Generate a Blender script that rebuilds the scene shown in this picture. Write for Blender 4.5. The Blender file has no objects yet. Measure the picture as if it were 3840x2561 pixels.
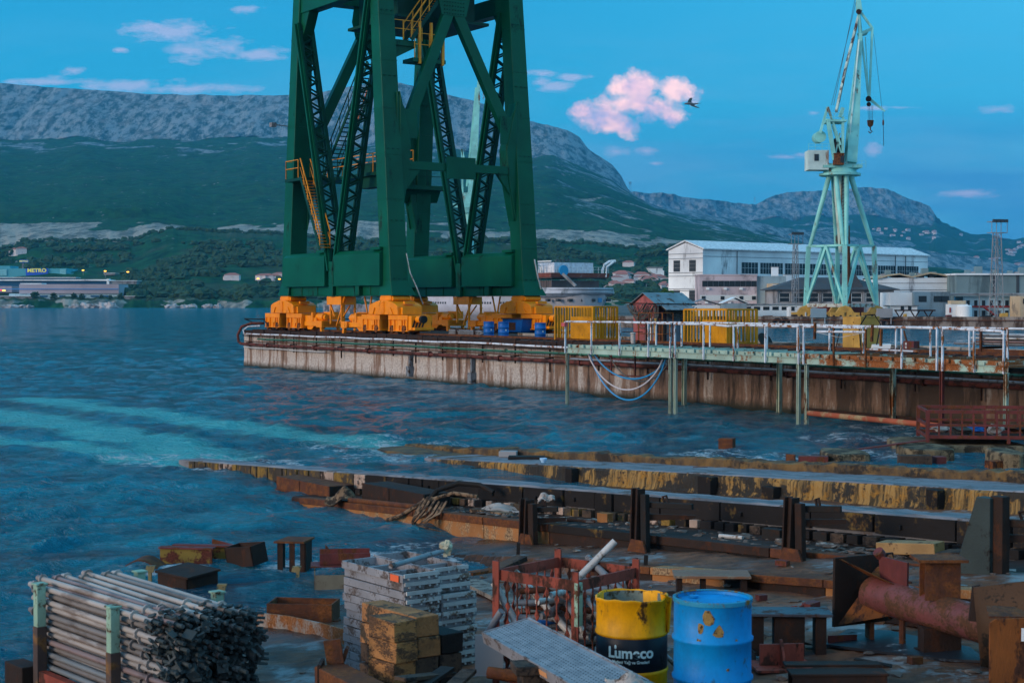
import bpy, math, random
import numpy as np
from mathutils import Vector, Matrix

# ------------------------------------------------------------------ camera, world, sun, exposure
SC = bpy.context.scene
FPX = 5900.0                       # focal length in photo pixels (3840 wide)
CAMH = 3.8
PITCH = math.atan(150.5 / FPX)
cam_d = bpy.data.cameras.new('camera')
cam_d.sensor_width = 36.0
cam_d.lens = FPX / 3840 * 36.0
cam_d.clip_start = 0.1
cam_d.clip_end = 30000
cam = bpy.data.objects.new('camera', cam_d)
SC.collection.objects.link(cam)
cam.location = (0, 0, CAMH)
cam.rotation_euler = (math.pi / 2 - PITCH, 0, 0)
cam_d.dof.use_dof = True
cam_d.dof.focus_distance = 70
cam_d.dof.aperture_fstop = 7.0
SC.camera = cam
SC.view_settings.view_transform = 'Standard'
SC.view_settings.look = 'None'
SC.view_settings.exposure = 0.62
SC.view_settings.gamma = 1.0

SUN_EL, SUN_AZ = math.radians(13), math.radians(-118)     # azimuth from +Y towards +X
world = bpy.data.worlds.new("World")
SC.world = world
world.use_nodes = True
WN, WL = world.node_tree.nodes, world.node_tree.links
WN.clear()

def wn(t, **kw):
    n = WN.new(t)
    for k, v in kw.items():
        if k == 'inp':
            for i, x in v.items(): n.inputs[i].default_value = x
        else: setattr(n, k, v)
    return n
def wmath(op, a, b=None, clamp=False):
    n = wn('ShaderNodeMath', operation=op, use_clamp=clamp)
    for i, x in enumerate((a, b)):
        if x is None: continue
        if isinstance(x, (int, float)): n.inputs[i].default_value = x
        else: WL.new(x, n.inputs[i])
    return n.outputs[0]
def wmix(fac, a, b):
    n = wn('ShaderNodeMix', data_type='RGBA')
    for i, x in ((0, fac), (6, a), (7, b)):
        if isinstance(x, (int, float)): n.inputs[i].default_value = x
        elif isinstance(x, tuple): n.inputs[i].default_value = (*x, 1)
        else: WL.new(x, n.inputs[i])
    return n.outputs[2]
def wramp(src, stops):
    n = wn('ShaderNodeValToRGB')
    cr = n.color_ramp
    while len(cr.elements) < len(stops): cr.elements.new(0.5)
    for e, (p, c) in zip(cr.elements, stops):
        e.position = p; e.color = (*c, 1) if isinstance(c, tuple) else (c, c, c, 1)
    WL.new(src, n.inputs[0])
    return n.outputs[0]
tc = wn('ShaderNodeTexCoord')
sep = wn('ShaderNodeSeparateXYZ'); WL.new(tc.outputs['Generated'], sep.inputs[0])
dx, dy, dz = sep.outputs
ady = wmath('MAXIMUM', wmath('ABSOLUTE', dy), 0.02)
az = wmath('DIVIDE', dx, ady); el = wmath('DIVIDE', dz, ady)
cmb = wn('ShaderNodeCombineXYZ'); WL.new(az, cmb.inputs[0]); WL.new(el, cmb.inputs[1])
DIR = cmb.outputs[0]
def wnoise(scale, sx, sy, detail=5, rough=.55, off=0.0):
    m = wn('ShaderNodeMapping'); m.inputs['Scale'].default_value = (sx, sy, 1); m.inputs['Location'].default_value = (off, off*1.7, 0)
    WL.new(DIR, m.inputs[0])
    n = wn('ShaderNodeTexNoise'); n.inputs['Scale'].default_value = scale; n.inputs['Detail'].default_value = detail; n.inputs['Roughness'].default_value = rough
    WL.new(m.outputs[0], n.inputs['Vector'])
    return n.outputs[0]
# clear evening blue, paler near the hills and on the right, milder overhead
grad = wramp(wmath('MULTIPLY', dz, 1.0), [(0.0, (.02, .19, .35)), (.05, (.012, .20, .37)), (.12, (.0, .22, .385)), (.19, (.0, .19, .36)), (.30, (.005, .23, .46)), (.45, (.01, .24, .48)), (.8, (.10, .25, .38)), (1.0, (.27, .31, .36))])
right = wmath('MULTIPLY', wmath('ADD', az, .05, False), 1.6, True)
rightm = wmath('MULTIPLY', right, wmath('MULTIPLY', wmath('SUBTRACT', el, .03), 6.0, True))
grad = wmix(wmath('MULTIPLY', rightm, .9, True), grad, (.03, .31, .50))
# the sunset side of the sky, behind the camera: brighter and more neutral
back = wmath('MULTIPLY', wmath('ADD', wmath('MULTIPLY', dy, -1.3), -.05, False), 1.0, True)
grad = wmix(wmath('MULTIPLY', back, .5), grad, (.44, .40, .43))
# broad soft streaks of thin cloud
soft = wramp(wnoise(3.2, 1.6, 9.0, 7, .6, 3.1), [(.44, 0.0), (.60, 1.0)])
band = wramp(el, [(0.0, .9), (.07, .8), (.14, .25), (.2, 0.0)])
grad = wmix(wmath('MULTIPLY', wmath('MULTIPLY', soft, band), .8), grad, (.07, .24, .40))
dark = wramp(wnoise(2.6, 1.4, 8.0, 4, .5, 8.3), [(.44, 0.0), (.58, 1.0)])
dband = wmath('MULTIPLY', wramp(el, [(0.0, .8), (.08, .8), (.13, 0.0)]), wmath('MULTIPLY', wmath('ADD', az, .02), 5.0, True))
grad = wmix(wmath('MULTIPLY', wmath('MULTIPLY', dark, dband), .95, True), grad, (.0, .14, .34))
# sunset-lit clouds: lobes (u, v, ru, rv) of the evening cumulus
def lobes(lst):
    out = None
    for (u, v, ru, rv) in lst:
        s = wn('ShaderNodeVectorMath', operation='SUBTRACT'); WL.new(DIR, s.inputs[0]); s.inputs[1].default_value = ((u-1920)/FPX, (1130-v)/FPX, 0)
        m = wn('ShaderNodeVectorMath', operation='MULTIPLY'); WL.new(s.outputs[0], m.inputs[0]); m.inputs[1].default_value = (FPX/ru, FPX/rv, 0)
        l = wn('ShaderNodeVectorMath', operation='LENGTH'); WL.new(m.outputs[0], l.inputs[0])
        o = wmath('SUBTRACT', 1.0, l.outputs['Value'])
        out = o if out is None else wmath('MAXIMUM', out, o)
    return out
front = wmath('GREATER_THAN', dy, 0.0)
main = lobes([(2397,335,85,75),(2330,332,62,45),(2530,345,90,55),(2455,410,110,68),(2268,440,118,70),(2190,425,70,50),(2345,485,60,45),(2515,440,70,40),(2290,478,60,32),(2335,395,75,50),(2400,395,90,60)])
n1 = wnoise(48.0, 1, 1.15, 9, .68)
msk = wramp(wmath('ADD', main, wmath('MULTIPLY', wmath('SUBTRACT', n1, .5), 2.6)), [(.0, 0.0), (.55, .85), (.9, 1.0)])
n2 = wnoise(26.0, 1, 1.5, 6, .62, 5.0)
ccol = wramp(n2, [(.38, (.26, .27, .46)), (.47, (.60, .38, .46)), (.57, (.88, .53, .50))])
grad = wmix(wmath('MULTIPLY', wmath('MULTIPLY', msk, front), .95), grad, ccol)
k = 1.633
small = lobes([(u*k, v*k, a*k*1.6, b*k*1.7) for (u, v, a, b) in [(400,78,95,26),(435,122,62,26),(520,112,75,22),(600,128,70,18),(350,66,55,18),
    (300,197,130,13),(430,207,140,12),(110,190,160,9),(280,119,18,6),(175,165,28,10),(565,25,38,9),
    (1240,187,30,13),(1275,202,36,14),(1410,350,34,13),(1485,347,26,8),(1505,377,20,5),(2000,345,20,17),(1800,361,36,6),(1838,357,24,6),
    (2080,249,56,4),(1995,251,46,6),(1868,262,16,5),(1245,172,40,10),(1310,180,40,8),(2300,250,60,10),(2230,445,70,10)]])
n3 = wnoise(42.0, 1, 2.6, 8, .66, 2.0)
smk = wramp(wmath('ADD', small, wmath('MULTIPLY', wmath('SUBTRACT', n3, .5), 2.6)), [(.32, 0.0), (.95, .6), (1.0, .6)])
grad = wmix(wmath('MULTIPLY', wmath('MULTIPLY', smk, front), .75), grad, (.42, .34, .48))
sky = wn('ShaderNodeTexSky', sky_type='NISHITA'); sky.sun_disc = False
sky.sun_elevation = SUN_EL; sky.sun_rotation = SUN_AZ
bg0 = wn('ShaderNodeBackground'); WL.new(sky.outputs[0], bg0.inputs[0]); bg0.inputs[1].default_value = 0.008
bg = wn('ShaderNodeBackground'); WL.new(grad, bg.inputs[0]); bg.inputs[1].default_value = 1.35
add = wn('ShaderNodeAddShader'); WL.new(bg.outputs[0], add.inputs[0]); WL.new(bg0.outputs[0], add.inputs[1])
out = wn('ShaderNodeOutputWorld'); WL.new(add.outputs[0], out.inputs[0])

sun_d = bpy.data.lights.new('sun', 'SUN'); sun_d.energy = 1.5; sun_d.angle = math.radians(22); sun_d.color = (1.0, .76, .58)
sun = bpy.data.objects.new('sun', sun_d); SC.collection.objects.link(sun)
sv = Vector((math.sin(SUN_AZ)*math.cos(SUN_EL), math.cos(SUN_AZ)*math.cos(SUN_EL), math.sin(SUN_EL)))
sun.rotation_euler = (-sv).to_track_quat('-Z', 'Y').to_euler()

# ------------------------------------------------------------------ helpers
COL = SC.collection
rng = random.Random(7)
def ray(u, v):
    x = (u - 1920) / FPX; y = (1280.5 - v) / FPX
    c, s = math.cos(PITCH), math.sin(PITCH)
    d = Vector((x, c + y*s, -s + y*c))
    return d / d.y
def at(u, v, Y):
    d = ray(u, v); return Vector((d.x*Y, Y, CAMH + d.z*Y))
def onz(u, v, z):
    d = ray(u, v); t = (z - CAMH) / d.z
    return Vector((d.x*t, t, z))
def tag(o, label=None, cat=None, group=None, kind=None):
    if label: o['label'] = label
    if cat: o['category'] = cat
    if group: o['group'] = group
    if kind: o['kind'] = kind
    return o
def thing(name, label, cat, loc=(0, 0, 0), rz=0.0, group=None):
    o = bpy.data.objects.new(name, None); o.empty_display_size = .2
    COL.objects.link(o); o.location = loc; o.rotation_euler = (0, 0, rz)
    return tag(o, label, cat, group)
def kids(o): return [c for c in bpy.data.objects if c.parent is o]
def dup(o, loc=None, rz=None, label=None, parent=None, group=None, scale=None):
    c = o.copy(); COL.objects.link(c); c.parent = parent
    if loc is not None: c.location = loc
    if rz is not None: c.rotation_euler = (0, 0, rz)
    if label: c['label'] = label
    if group: c['group'] = group
    if scale: c.scale = scale if isinstance(scale, tuple) else (scale,)*3
    for ch in kids(o): dup(ch, parent=c)
    return c

class MB:
    def __init__(s): s.v = []; s.f = []
    def add(s, vs, fs):
        n = len(s.v); s.v += [tuple(p) for p in vs]; s.f += [tuple(i+n for i in f) for f in fs]; return s
    def box(s, x0, x1, y0, y1, z0, z1):
        return s.add([(x0,y0,z0),(x1,y0,z0),(x1,y1,z0),(x0,y1,z0),(x0,y0,z1),(x1,y0,z1),(x1,y1,z1),(x0,y1,z1)],
                     [(0,3,2,1),(4,5,6,7),(0,1,5,4),(1,2,6,5),(2,3,7,6),(3,0,4,7)])
    def hexa(s, p):          # 8 corner points, bottom 4 then top 4
        return s.add(p, [(0,3,2,1),(4,5,6,7),(0,1,5,4),(1,2,6,5),(2,3,7,6),(3,0,4,7)])
    def frame(s, p, q, up=(0, 0, 1)):
        p, q = Vector(p), Vector(q); a = (q-p).normalized(); up = Vector(up)
        if abs(a.dot(up)) > .98: up = Vector((1, 0, 0)) if abs(a.x) < .9 else Vector((0, 1, 0))
        b = a.cross(up).normalized(); return p, q, a, b, b.cross(a).normalized()
    def bar(s, p, q, w, h=None, up=(0, 0, 1), w2=None, h2=None):
        h = w if h is None else h; w2 = w if w2 is None else w2; h2 = h if h2 is None else h2
        p, q, a, b, c = s.frame(p, q, up)
        P = [p-b*w/2-c*h/2, p+b*w/2-c*h/2, p+b*w/2+c*h/2, p-b*w/2+c*h/2, q-b*w2/2-c*h2/2, q+b*w2/2-c*h2/2, q+b*w2/2+c*h2/2, q-b*w2/2+c*h2/2]
        return s.add(P, [(0,1,2,3),(7,6,5,4),(0,4,5,1),(1,5,6,2),(2,6,7,3),(3,7,4,0)])
    def tube(s, p, q, r, n=10, r2=None, cap=True):
        r2 = r if r2 is None else r2
        p, q, a, b, c = s.frame(p, q); vs = []
        for o, rr in ((p, r), (q, r2)):
            for i in range(n):
                t = 2*math.pi*i/n; vs.append(o + b*math.cos(t)*rr + c*math.sin(t)*rr)
        fs = [(i, (i+1) % n, n+(i+1) % n, n+i) for i in range(n)]
        if cap: fs += [tuple(range(n-1, -1, -1)), tuple(range(n, 2*n))]
        return s.add(vs, fs)
    def path(s, pts, r, n=8, flat=1.0):
        pts = [Vector(p) for p in pts]; vs = []; m = len(pts); pb = None
        for i, p in enumerate(pts):
            a = (pts[min(i+1, m-1)] - pts[max(i-1, 0)]).normalized()
            up = Vector((0, 0, 1)) if abs(a.z) < .95 else Vector((1, 0, 0))
            b = a.cross(up).normalized()
            if pb is not None and b.dot(pb) < 0: b = -b
            pb = b; c = b.cross(a)
            rr = r[i] if isinstance(r, (list, tuple)) else r
            for j in range(n):
                t = 2*math.pi*j/n; vs.append(p + b*math.cos(t)*rr + c*math.sin(t)*rr*flat)
        fs = [(i*n+j, i*n+(j+1) % n, (i+1)*n+(j+1) % n, (i+1)*n+j) for i in range(m-1) for j in range(n)]
        fs += [tuple(range(n-1, -1, -1)), tuple(range((m-1)*n, m*n))]
        return s.add(vs, fs)
    def lathe(s, prof, n=32, c=(0, 0, 0), close=True):
        vs = []; m = len(prof)
        for r, z in prof:
            for i in range(n):
                t = 2*math.pi*i/n; vs.append((c[0]+r*math.cos(t), c[1]+r*math.sin(t), c[2]+z))
        fs = [(i*n+j, i*n+(j+1) % n, (i+1)*n+(j+1) % n, (i+1)*n+j) for i in range(m-1) for j in range(n)]
        if close: fs += [tuple(range(n-1, -1, -1)), tuple(range((m-1)*n, m*n))]
        return s.add(vs, fs)
    def ext(s, poly, vec):     # extrude a 3-D polygon along a vector
        n = len(poly); vec = Vector(vec); P = [Vector(p) for p in poly]
        nrm = Vector((0, 0, 0))
        for i in range(n): nrm += P[i].cross(P[(i+1) % n])
        if nrm.dot(vec) > 0: P.reverse()
        return s.add(P + [p+vec for p in P], [tuple(range(n)), tuple(range(2*n-1, n-1, -1))] + [(i, n+i, n+(i+1) % n, (i+1) % n) for i in range(n)])
    def blob(s, c, rx, ry, rz, seed=0, rough=.25, nu=10, nv=7):
        r_ = random.Random(seed); vs = [(c[0], c[1], c[2]-rz)]
        for j in range(1, nv):
            ph = math.pi*j/nv
            for i in range(nu):
                t = 2*math.pi*(i+.5*(j % 2))/nu; k = 1+r_.uniform(-rough, rough)
                vs.append((c[0]+rx*math.sin(ph)*math.cos(t)*k, c[1]+ry*math.sin(ph)*math.sin(t)*k, c[2]-rz*math.cos(ph)*k))
        vs.append((c[0], c[1], c[2]+rz)); L = len(vs)-1
        fs = [(0, 1+(i+1) % nu, 1+i) for i in range(nu)]
        for j in range(nv-2):
            a = 1+j*nu; b = a+nu
            fs += [(a+i, a+(i+1) % nu, b+(i+1) % nu, b+i) for i in range(nu)]
        a = 1+(nv-2)*nu; fs += [(a+i, a+(i+1) % nu, L) for i in range(nu)]
        return s.add(vs, fs)
    def ibeam(s, p, q, w, h, t=.02, up=(0, 0, 1)):
        p, q, a, b, c = s.frame(p, q, up)
        s.bar(p+c*(h/2-t/2), q+c*(h/2-t/2), w, t, up); s.bar(p-c*(h/2-t/2), q-c*(h/2-t/2), w, t, up)
        return s.bar(p, q, t, h-2*t-.002, up)
    def rot(s, M, start=0):
        for i in range(start, len(s.v)): s.v[i] = tuple(M @ Vector(s.v[i]))
        return s
    def build(s, name, mat, parent=None, smooth=False, bevel=0, label=None, kind=None, loc=None, angle=40):
        me = bpy.data.meshes.new(name); me.from_pydata(s.v, [], s.f); me.update()
        if mat: me.materials.append(mat)
        if smooth:
            me.polygons.foreach_set('use_smooth', [True]*len(me.polygons)); me.set_sharp_from_angle(angle=math.radians(angle))
        o = bpy.data.objects.new(name, me); COL.objects.link(o); o.parent = parent
        if loc is not None: o.location = loc
        if bevel:
            b = o.modifiers.new('bevel', 'BEVEL'); b.width = bevel; b.segments = 2; b.limit_method = 'ANGLE'; b.angle_limit = math.radians(50)
        if label: o['label'] = label
        if kind: o['kind'] = kind
        return o

# ------------------------------------------------------------------ materials
def _new(name):
    m = bpy.data.materials.new(name); m.use_nodes = True
    nt = m.node_tree; nt.nodes.clear()
    o = nt.nodes.new('ShaderNodeOutputMaterial'); b = nt.nodes.new('ShaderNodeBsdfPrincipled')
    nt.links.new(b.outputs[0], o.inputs[0]); return m, nt, b
class NT:
    def __init__(s, nt): s.nt = nt; s.N = nt.nodes; s.L = nt.links
    def node(s, t, ins=None, **kw):
        n = s.N.new(t)
        for a, b in kw.items(): setattr(n, a, b)
        if ins:
            for i, x in ins.items(): s.put(n.inputs[i], x)
        return n
    def put(s, sock, x):
        if isinstance(x, bpy.types.NodeSocket): s.L.new(x, sock)
        elif isinstance(x, tuple) and len(x) == 3 and sock.type == 'RGBA': sock.default_value = (*x, 1)
        else: sock.default_value = x
    def math(s, op, a, b=None, clamp=False):
        n = s.node('ShaderNodeMath', {0: a}, operation=op, use_clamp=clamp)
        if b is not None: s.put(n.inputs[1], b)
        return n.outputs[0]
    def mix(s, f, a, b, mode='MIX'):
        n = s.node('ShaderNodeMix', {0: f, 6: a, 7: b}, data_type='RGBA', blend_type=mode); return n.outputs[2]
    def ramp(s, src, stops, interp='LINEAR'):
        n = s.node('ShaderNodeValToRGB', {0: src}); cr = n.color_ramp; cr.interpolation = interp
        while len(cr.elements) < len(stops): cr.elements.new(.5)
        for e, (p, c) in zip(cr.elements, stops): e.position = p; e.color = (*c, 1) if isinstance(c, tuple) else (c, c, c, 1)
        return n.outputs[0]
    def coord(s, kind='Object', scale=(1, 1, 1), loc=(0, 0, 0)):
        t = s.node('ShaderNodeTexCoord'); m = s.node('ShaderNodeMapping', {0: t.outputs[kind]}); m.inputs['Scale'].default_value = scale; m.inputs['Location'].default_value = loc
        return m.outputs[0]
    def noise(s, vec, scale, detail=5, rough=.55, dist=0):
        n = s.node('ShaderNodeTexNoise', {'Vector': vec, 'Scale': scale, 'Detail': detail, 'Roughness': rough, 'Distortion': dist}); return n.outputs[0]
    def bump(s, h, strength, dist=.05, nrm=None):
        n = s.node('ShaderNodeBump', {'Height': h, 'Strength': strength, 'Distance': dist})
        if nrm: s.put(n.inputs['Normal'], nrm)
        return n.outputs[0]
MC = {}
def worn(name, base, rust=None, amt=.4, scale=4.0, stretch=1.0, rough=.6, metal=0.0, bump=.25, var=.25, rust2=None, grime=0.0, spec=.22, fine=40.0):
    """painted or bare surface: two-tone variation, patches of rust or dirt (stretched downwards by stretch), fine bump"""
    if name in MC: return MC[name]
    m, nt, b = _new(name); T = NT(nt)
    oi = T.node('ShaderNodeObjectInfo')
    v0 = T.coord('Object'); 
    off = T.node('ShaderNodeVectorMath', {0: v0, 1: oi.outputs['Random']}, operation='ADD')
    vs = T.node('ShaderNodeMapping', {0: off.outputs[0]}); vs.inputs['Scale'].default_value = (1, 1, 1/stretch)
    n1 = T.noise(vs.outputs[0], scale, 6, .62)
    nf = T.noise(vs.outputs[0], fine, 4, .6)
    nl = T.noise(off.outputs[0], scale*.45, 4, .5)
    dk = tuple(c*(1-var) for c in base); lt = tuple(min(1, c*(1+var)) for c in base)
    col = T.mix(T.ramp(nl, [(.3, 0.0), (.7, 1.0)]), dk, lt)
    r_ = rough
    if rust:
        lo = .72 - amt*.45
        mk = T.ramp(T.math('ADD', T.math('MULTIPLY', n1, .8), T.math('MULTIPLY', nf, .2)), [(max(0, lo-.03), 0.0), (lo+.04, 1.0)])
        rc = T.mix(T.ramp(nf, [(.35, 0.0), (.65, 1.0)]), rust, rust2 or tuple(c*.45 for c in rust))
        col = T.mix(mk, col, rc)
        r_ = T.math('ADD', T.math('MULTIPLY', mk, .85-rough), rough)
        if metal: T.put(b.inputs['Metallic'], T.math('MULTIPLY', T.math('SUBTRACT', 1.0, mk), metal))
    elif metal: b.inputs['Metallic'].default_value = metal
    if grime:
        g = T.ramp(T.noise(vs.outputs[0], scale*2.3, 5, .65), [(.42, 0.0), (.68, 1.0)])
        col = T.mix(T.math('MULTIPLY', g, grime), col, (.018, .016, .015))
    T.put(b.inputs['Base Color'], col); T.put(b.inputs['Roughness'], r_)
    b.inputs['Specular IOR Level'].default_value = spec
    if bump: T.put(b.inputs['Normal'], T.bump(T.math('ADD', n1, T.math('MULTIPLY', nf, .5)), bump, .03))
    MC[name] = m; return m
def flat(name, col, rough=.6, metal=0, emit=None, es=1.0):
    if name in MC: return MC[name]
    m, nt, b = _new(name); b.inputs['Roughness'].default_value = rough; b.inputs['Metallic'].default_value = metal
    T = NT(nt); v = T.coord('Object'); n = T.noise(v, 7, 4)
    T.put(b.inputs['Base Color'], T.mix(n, tuple(c*.8 for c in col), tuple(min(1, c*1.15) for c in col)))
    if emit: b.inputs['Emission Color'].default_value = (*emit, 1); b.inputs['Emission Strength'].default_value = es
    MC[name] = m; return m

RUST = (.17, .055, .02); RUSTD = (.045, .018, .012); RUSTO = (.36, .13, .035)
M_green = worn('crane_green', (.0, .078, .038), (.01, .04, .03), .22, 1.2, 3, rough=.42, bump=.06, var=.22, fine=25)
M_greend = worn('crane_green_lattice', (.0, .042, .026), (.05, .03, .01), .1, 2, rough=.5, bump=.05)
M_orange = worn('bogie_orange', (.92, .27, .004), (.42, .13, .012), .2, 2.2, 2, rough=.4, bump=.08, var=.12, fine=20, grime=.12)
M_orail = worn('handrail_orange', (.75, .27, .02), rough=.5, bump=0)
M_wheel = worn('wheel_steel', (.035, .022, .018), RUST, .3, 5, rough=.5, metal=.3)
M_conc = worn('pale_concrete', (.34, .29, .25), (.12, .07, .04), .35, 1.5, 4, rough=.9, bump=.3, grime=.35)
M_rust = worn('rusty_steel', (.10, .035, .018), (.21, .072, .022), .5, 5, 1, rough=.85, bump=.35, grime=.5)
M_rustd = worn('dark_rusty_steel', (.028, .015, .011), (.09, .032, .015), .35, 5, 1.5, rough=.8, bump=.35, grime=.4)
M_rusto = worn('orange_rusty_steel', (.19, .062, .016), (.07, .028, .016), .45, 6, 2, rough=.85, bump=.35)
M_maroon = worn('maroon_paint', (.13, .03, .028), RUST, .4, 6, 2, rough=.6, grime=.3)
M_redp = worn('red_oxide_paint', (.24, .05, .032), (.09, .032, .02), .45, 7, 2, rough=.65, grime=.2)
M_white = worn('white_paint_rusting', (.58, .61, .66), (.30, .10, .03), .38, 5, 2, rough=.5, bump=.1, rust2=(.12, .04, .015))
M_wht2 = worn('white_cladding', (.76, .80, .84), (.50, .52, .55), .22, .25, 5, rough=.7, bump=.03, fine=3)
M_mint = worn('mint_paint_rusting', (.30, .42, .36), (.30, .11, .035), .33, 3, 2, rough=.6, bump=.12, rust2=(.1, .04, .015))
M_cyan = worn('pale_cyan_paint', (.24, .60, .55), (.24, .13, .07), .27, .9, 5, rough=.55, bump=.05, fine=12)
M_alu = worn('dull_aluminium', (.27, .27, .29), (.15, .12, .11), .4, 5, 1, rough=.5, metal=.2, bump=.12, grime=.12, var=.2)
M_galv = worn('galvanised_tube', (.24, .25, .27), (.12, .09, .08), .3, 5, 1, rough=.5, metal=.2, bump=.15, grime=.2)
M_galvr = worn('reddish_tube', (.20, .13, .12), (.08, .05, .045), .3, 5, 1, rough=.6, metal=.1, bump=.15, grime=.2)
M_galvw = worn('whitish_tube', (.50, .50, .49), (.28, .20, .15), .3, 5, 1, rough=.5, metal=.1, bump=.15, grime=.15)
M_black = worn('blackened_steel', (.014, .013, .013), (.04, .022, .015), .3, 4, rough=.75, bump=.35)
M_wood = worn('sawn_timber', (.34, .155, .06), (.10, .07, .045), .45, 5, 1, rough=.85, bump=.4, grime=.4)
M_woodd = worn('dark_wet_timber', (.075, .05, .035), (.03, .023, .02), .45, 5, 1, rough=.8, bump=.4, grime=.4)
M_blue = worn('blue_drum_paint', (.0, .24, .60), (.22, .13, .03), .27, 5, 1.6, rough=.48, bump=.12, var=.18, grime=.22, rust2=(.02, .09, .10))
M_blue2 = worn('deep_blue_drum_paint', (.01, .11, .38), (.05, .05, .05), .15, 4, rough=.4)
M_yel = worn('yellow_drum_paint', (.74, .33, .0), (.12, .055, .012), .24, 5, 1.6, rough=.5, bump=.12, var=.16, grime=.3)
M_navy = worn('navy_band_paint', (.006, .012, .02), (.02, .02, .02), .2, 5, rough=.4, bump=.05)
M_cage = worn('yellow_cage_paint', (.56, .24, .005), (.25, .12, .01), .2, 4, rough=.5, bump=.04)
M_cab = worn('mustard_cabinet_paint', (.50, .29, .065), (.22, .10, .03), .16, 3, 3, rough=.6)
M_rope = worn('yellowed_rope', (.42, .33, .14), (.12, .09, .05), .4, 20, rough=.95, bump=.6)
M_cable = worn('weathered_cable', (.07, .07, .065), (.22, .21, .18), .3, 9, rough=.7, bump=.1)
M_glass = flat('dark_window_glass', (.006, .014, .02), .5)
M_txt = flat('lettering_pale', (.55, .75, .75), .5)
# ------------------------------------------------------------------ slipway frame and terrain
def hsh(ix, iy, seed):
    n = (ix.astype(np.int64)*374761393 + iy.astype(np.int64)*668265263 + seed*974711) & 0xffffffff
    n = ((n ^ (n >> 13))*1274126177) & 0xffffffff
    return ((n ^ (n >> 16)) & 0xffff)/65535.0
def vnoise(x, y, seed=0):
    x0 = np.floor(x); y0 = np.floor(y); fx = x-x0; fy = y-y0
    fx = fx*fx*(3-2*fx); fy = fy*fy*(3-2*fy)
    a = hsh(x0, y0, seed); b = hsh(x0+1, y0, seed); c = hsh(x0, y0+1, seed); d = hsh(x0+1, y0+1, seed)
    return (a*(1-fx)+b*fx)*(1-fy)+(c*(1-fx)+d*fx)*fy
def fbm(x, y, oct=5, seed=0, g=.5):
    s = 0; a = 1; t = 0
    for i in range(oct):
        s = s+a*vnoise(x*2**i, y*2**i, seed+i*17); t += a; a *= g
    return s/t
def gridmesh(name, X, Y, Z, mat, smooth=True, attr=None):
    r, c = X.shape
    me = bpy.data.meshes.new(name)
    co = np.stack([X, Y, Z], -1).reshape(-1, 3)
    i = np.arange(r*c).reshape(r, c)
    f = np.stack([i[:-1, :-1], i[:-1, 1:], i[1:, 1:], i[1:, :-1]], -1).reshape(-1, 4)
    me.vertices.add(len(co)); me.vertices.foreach_set('co', co.ravel())
    me.loops.add(f.size); me.loops.foreach_set('vertex_index', f.ravel())
    me.polygons.add(len(f)); me.polygons.foreach_set('loop_start', np.arange(0, f.size, 4)); me.polygons.foreach_set('loop_total', np.full(len(f), 4))
    me.update(); me.validate()
    if smooth: me.polygons.foreach_set('use_smooth', [True]*len(me.polygons))
    for k_, A in (attr or {}).items():
        at_ = me.color_attributes.new(k_, 'FLOAT_COLOR', 'POINT')
        at_.data.foreach_set('color', np.concatenate([A.reshape(-1, 3), np.ones((r*c, 1))], 1).ravel().astype(np.float32))
    me.materials.append(mat)
    o = bpy.data.objects.new(name, me); COL.objects.link(o); return o

TIP = Vector((-8.12, 37.9, 0)); SD = Vector((.585, -.811, 0)).normalized(); SM = Vector((-SD.y, SD.x, 0))
SRZ = math.atan2(SD.y, SD.x)
def slip(l, m, z=0.0): p = TIP+SD*l+SM*m; return Vector((p.x, p.y, z))
C0 = Vector((-15.9, 93.4, 0)); PE = Vector((.55, -.835, 0)).normalized(); PN = Vector((-PE.y, PE.x, 0)); PRZ = math.atan2(PE.y, PE.x)
def pier(l, m, z=0.0): p = C0+PE*l+PN*m; return Vector((p.x, p.y, z))
def plane3(X, Y): return .0822*(X+3.03) - .0516*(Y-18.1)
def ground_np(X, Y):
    l = (X-TIP.x)*SD.x+(Y-TIP.y)*SD.y; m = (X-TIP.x)*SM.x+(Y-TIP.y)*SM.y
    z = plane3(X, Y); z = np.where(m > -2.6, z+.13, z)
    z = np.where(m > -1.15, np.minimum(.05*l-.75, 9), z)
    z = np.where(m > .4, .05*l-.52, z)
    z = np.where(m > 6.4, .05*l-1.1, z)
    return np.maximum(z, -2.5)
def gz(x, y): return float(ground_np(np.array([x]), np.array([y]))[0])
def gp(u, v):
    d = ray(u, v); lo = 4.0
    for i in range(4000):
        y = lo+i*.01
        if CAMH+d.z*y <= gz(d.x*y, y): return Vector((d.x*y, y, gz(d.x*y, y)))
    return Vector((d.x*lo, lo, 0))

HAZE = .00009
# ---- ground of the slipway
m_, nt, b = _new('slipway_ground_mat'); T = NT(nt); v = T.coord('Object')
n1 = T.noise(v, 1.3, 7, .65); n2 = T.noise(v, 6.0, 6, .7); n3 = T.noise(T.coord('Object', loc=(7, 3, 0)), .9, 5, .6)
c = T.mix(T.ramp(n1, [(.35, 0.0), (.6, 1.0)]), (.05, .022, .014), (.19, .085, .045)); b.inputs['Specular IOR Level'].default_value = .2
c = T.mix(T.ramp(n2, [(.45, 0.0), (.7, .8)]), c, (.022, .017, .016))
c = T.mix(T.ramp(T.math('ADD', T.math('MULTIPLY', n3, .7), T.math('MULTIPLY', n2, .3)), [(.545, 0.0), (.60, .85)]), c, (.23, .25, .26))
s_ = T.node('ShaderNodeSeparateXYZ', {0: T.coord('Object')})
wet = T.ramp(T.math('ADD', s_.outputs[2], T.math('MULTIPLY', n1, .15)), [(.08, 1.0), (.30, 0.0)])
c = T.mix(T.math('MULTIPLY', wet, .8), c, (.022, .016, .012))
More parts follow.
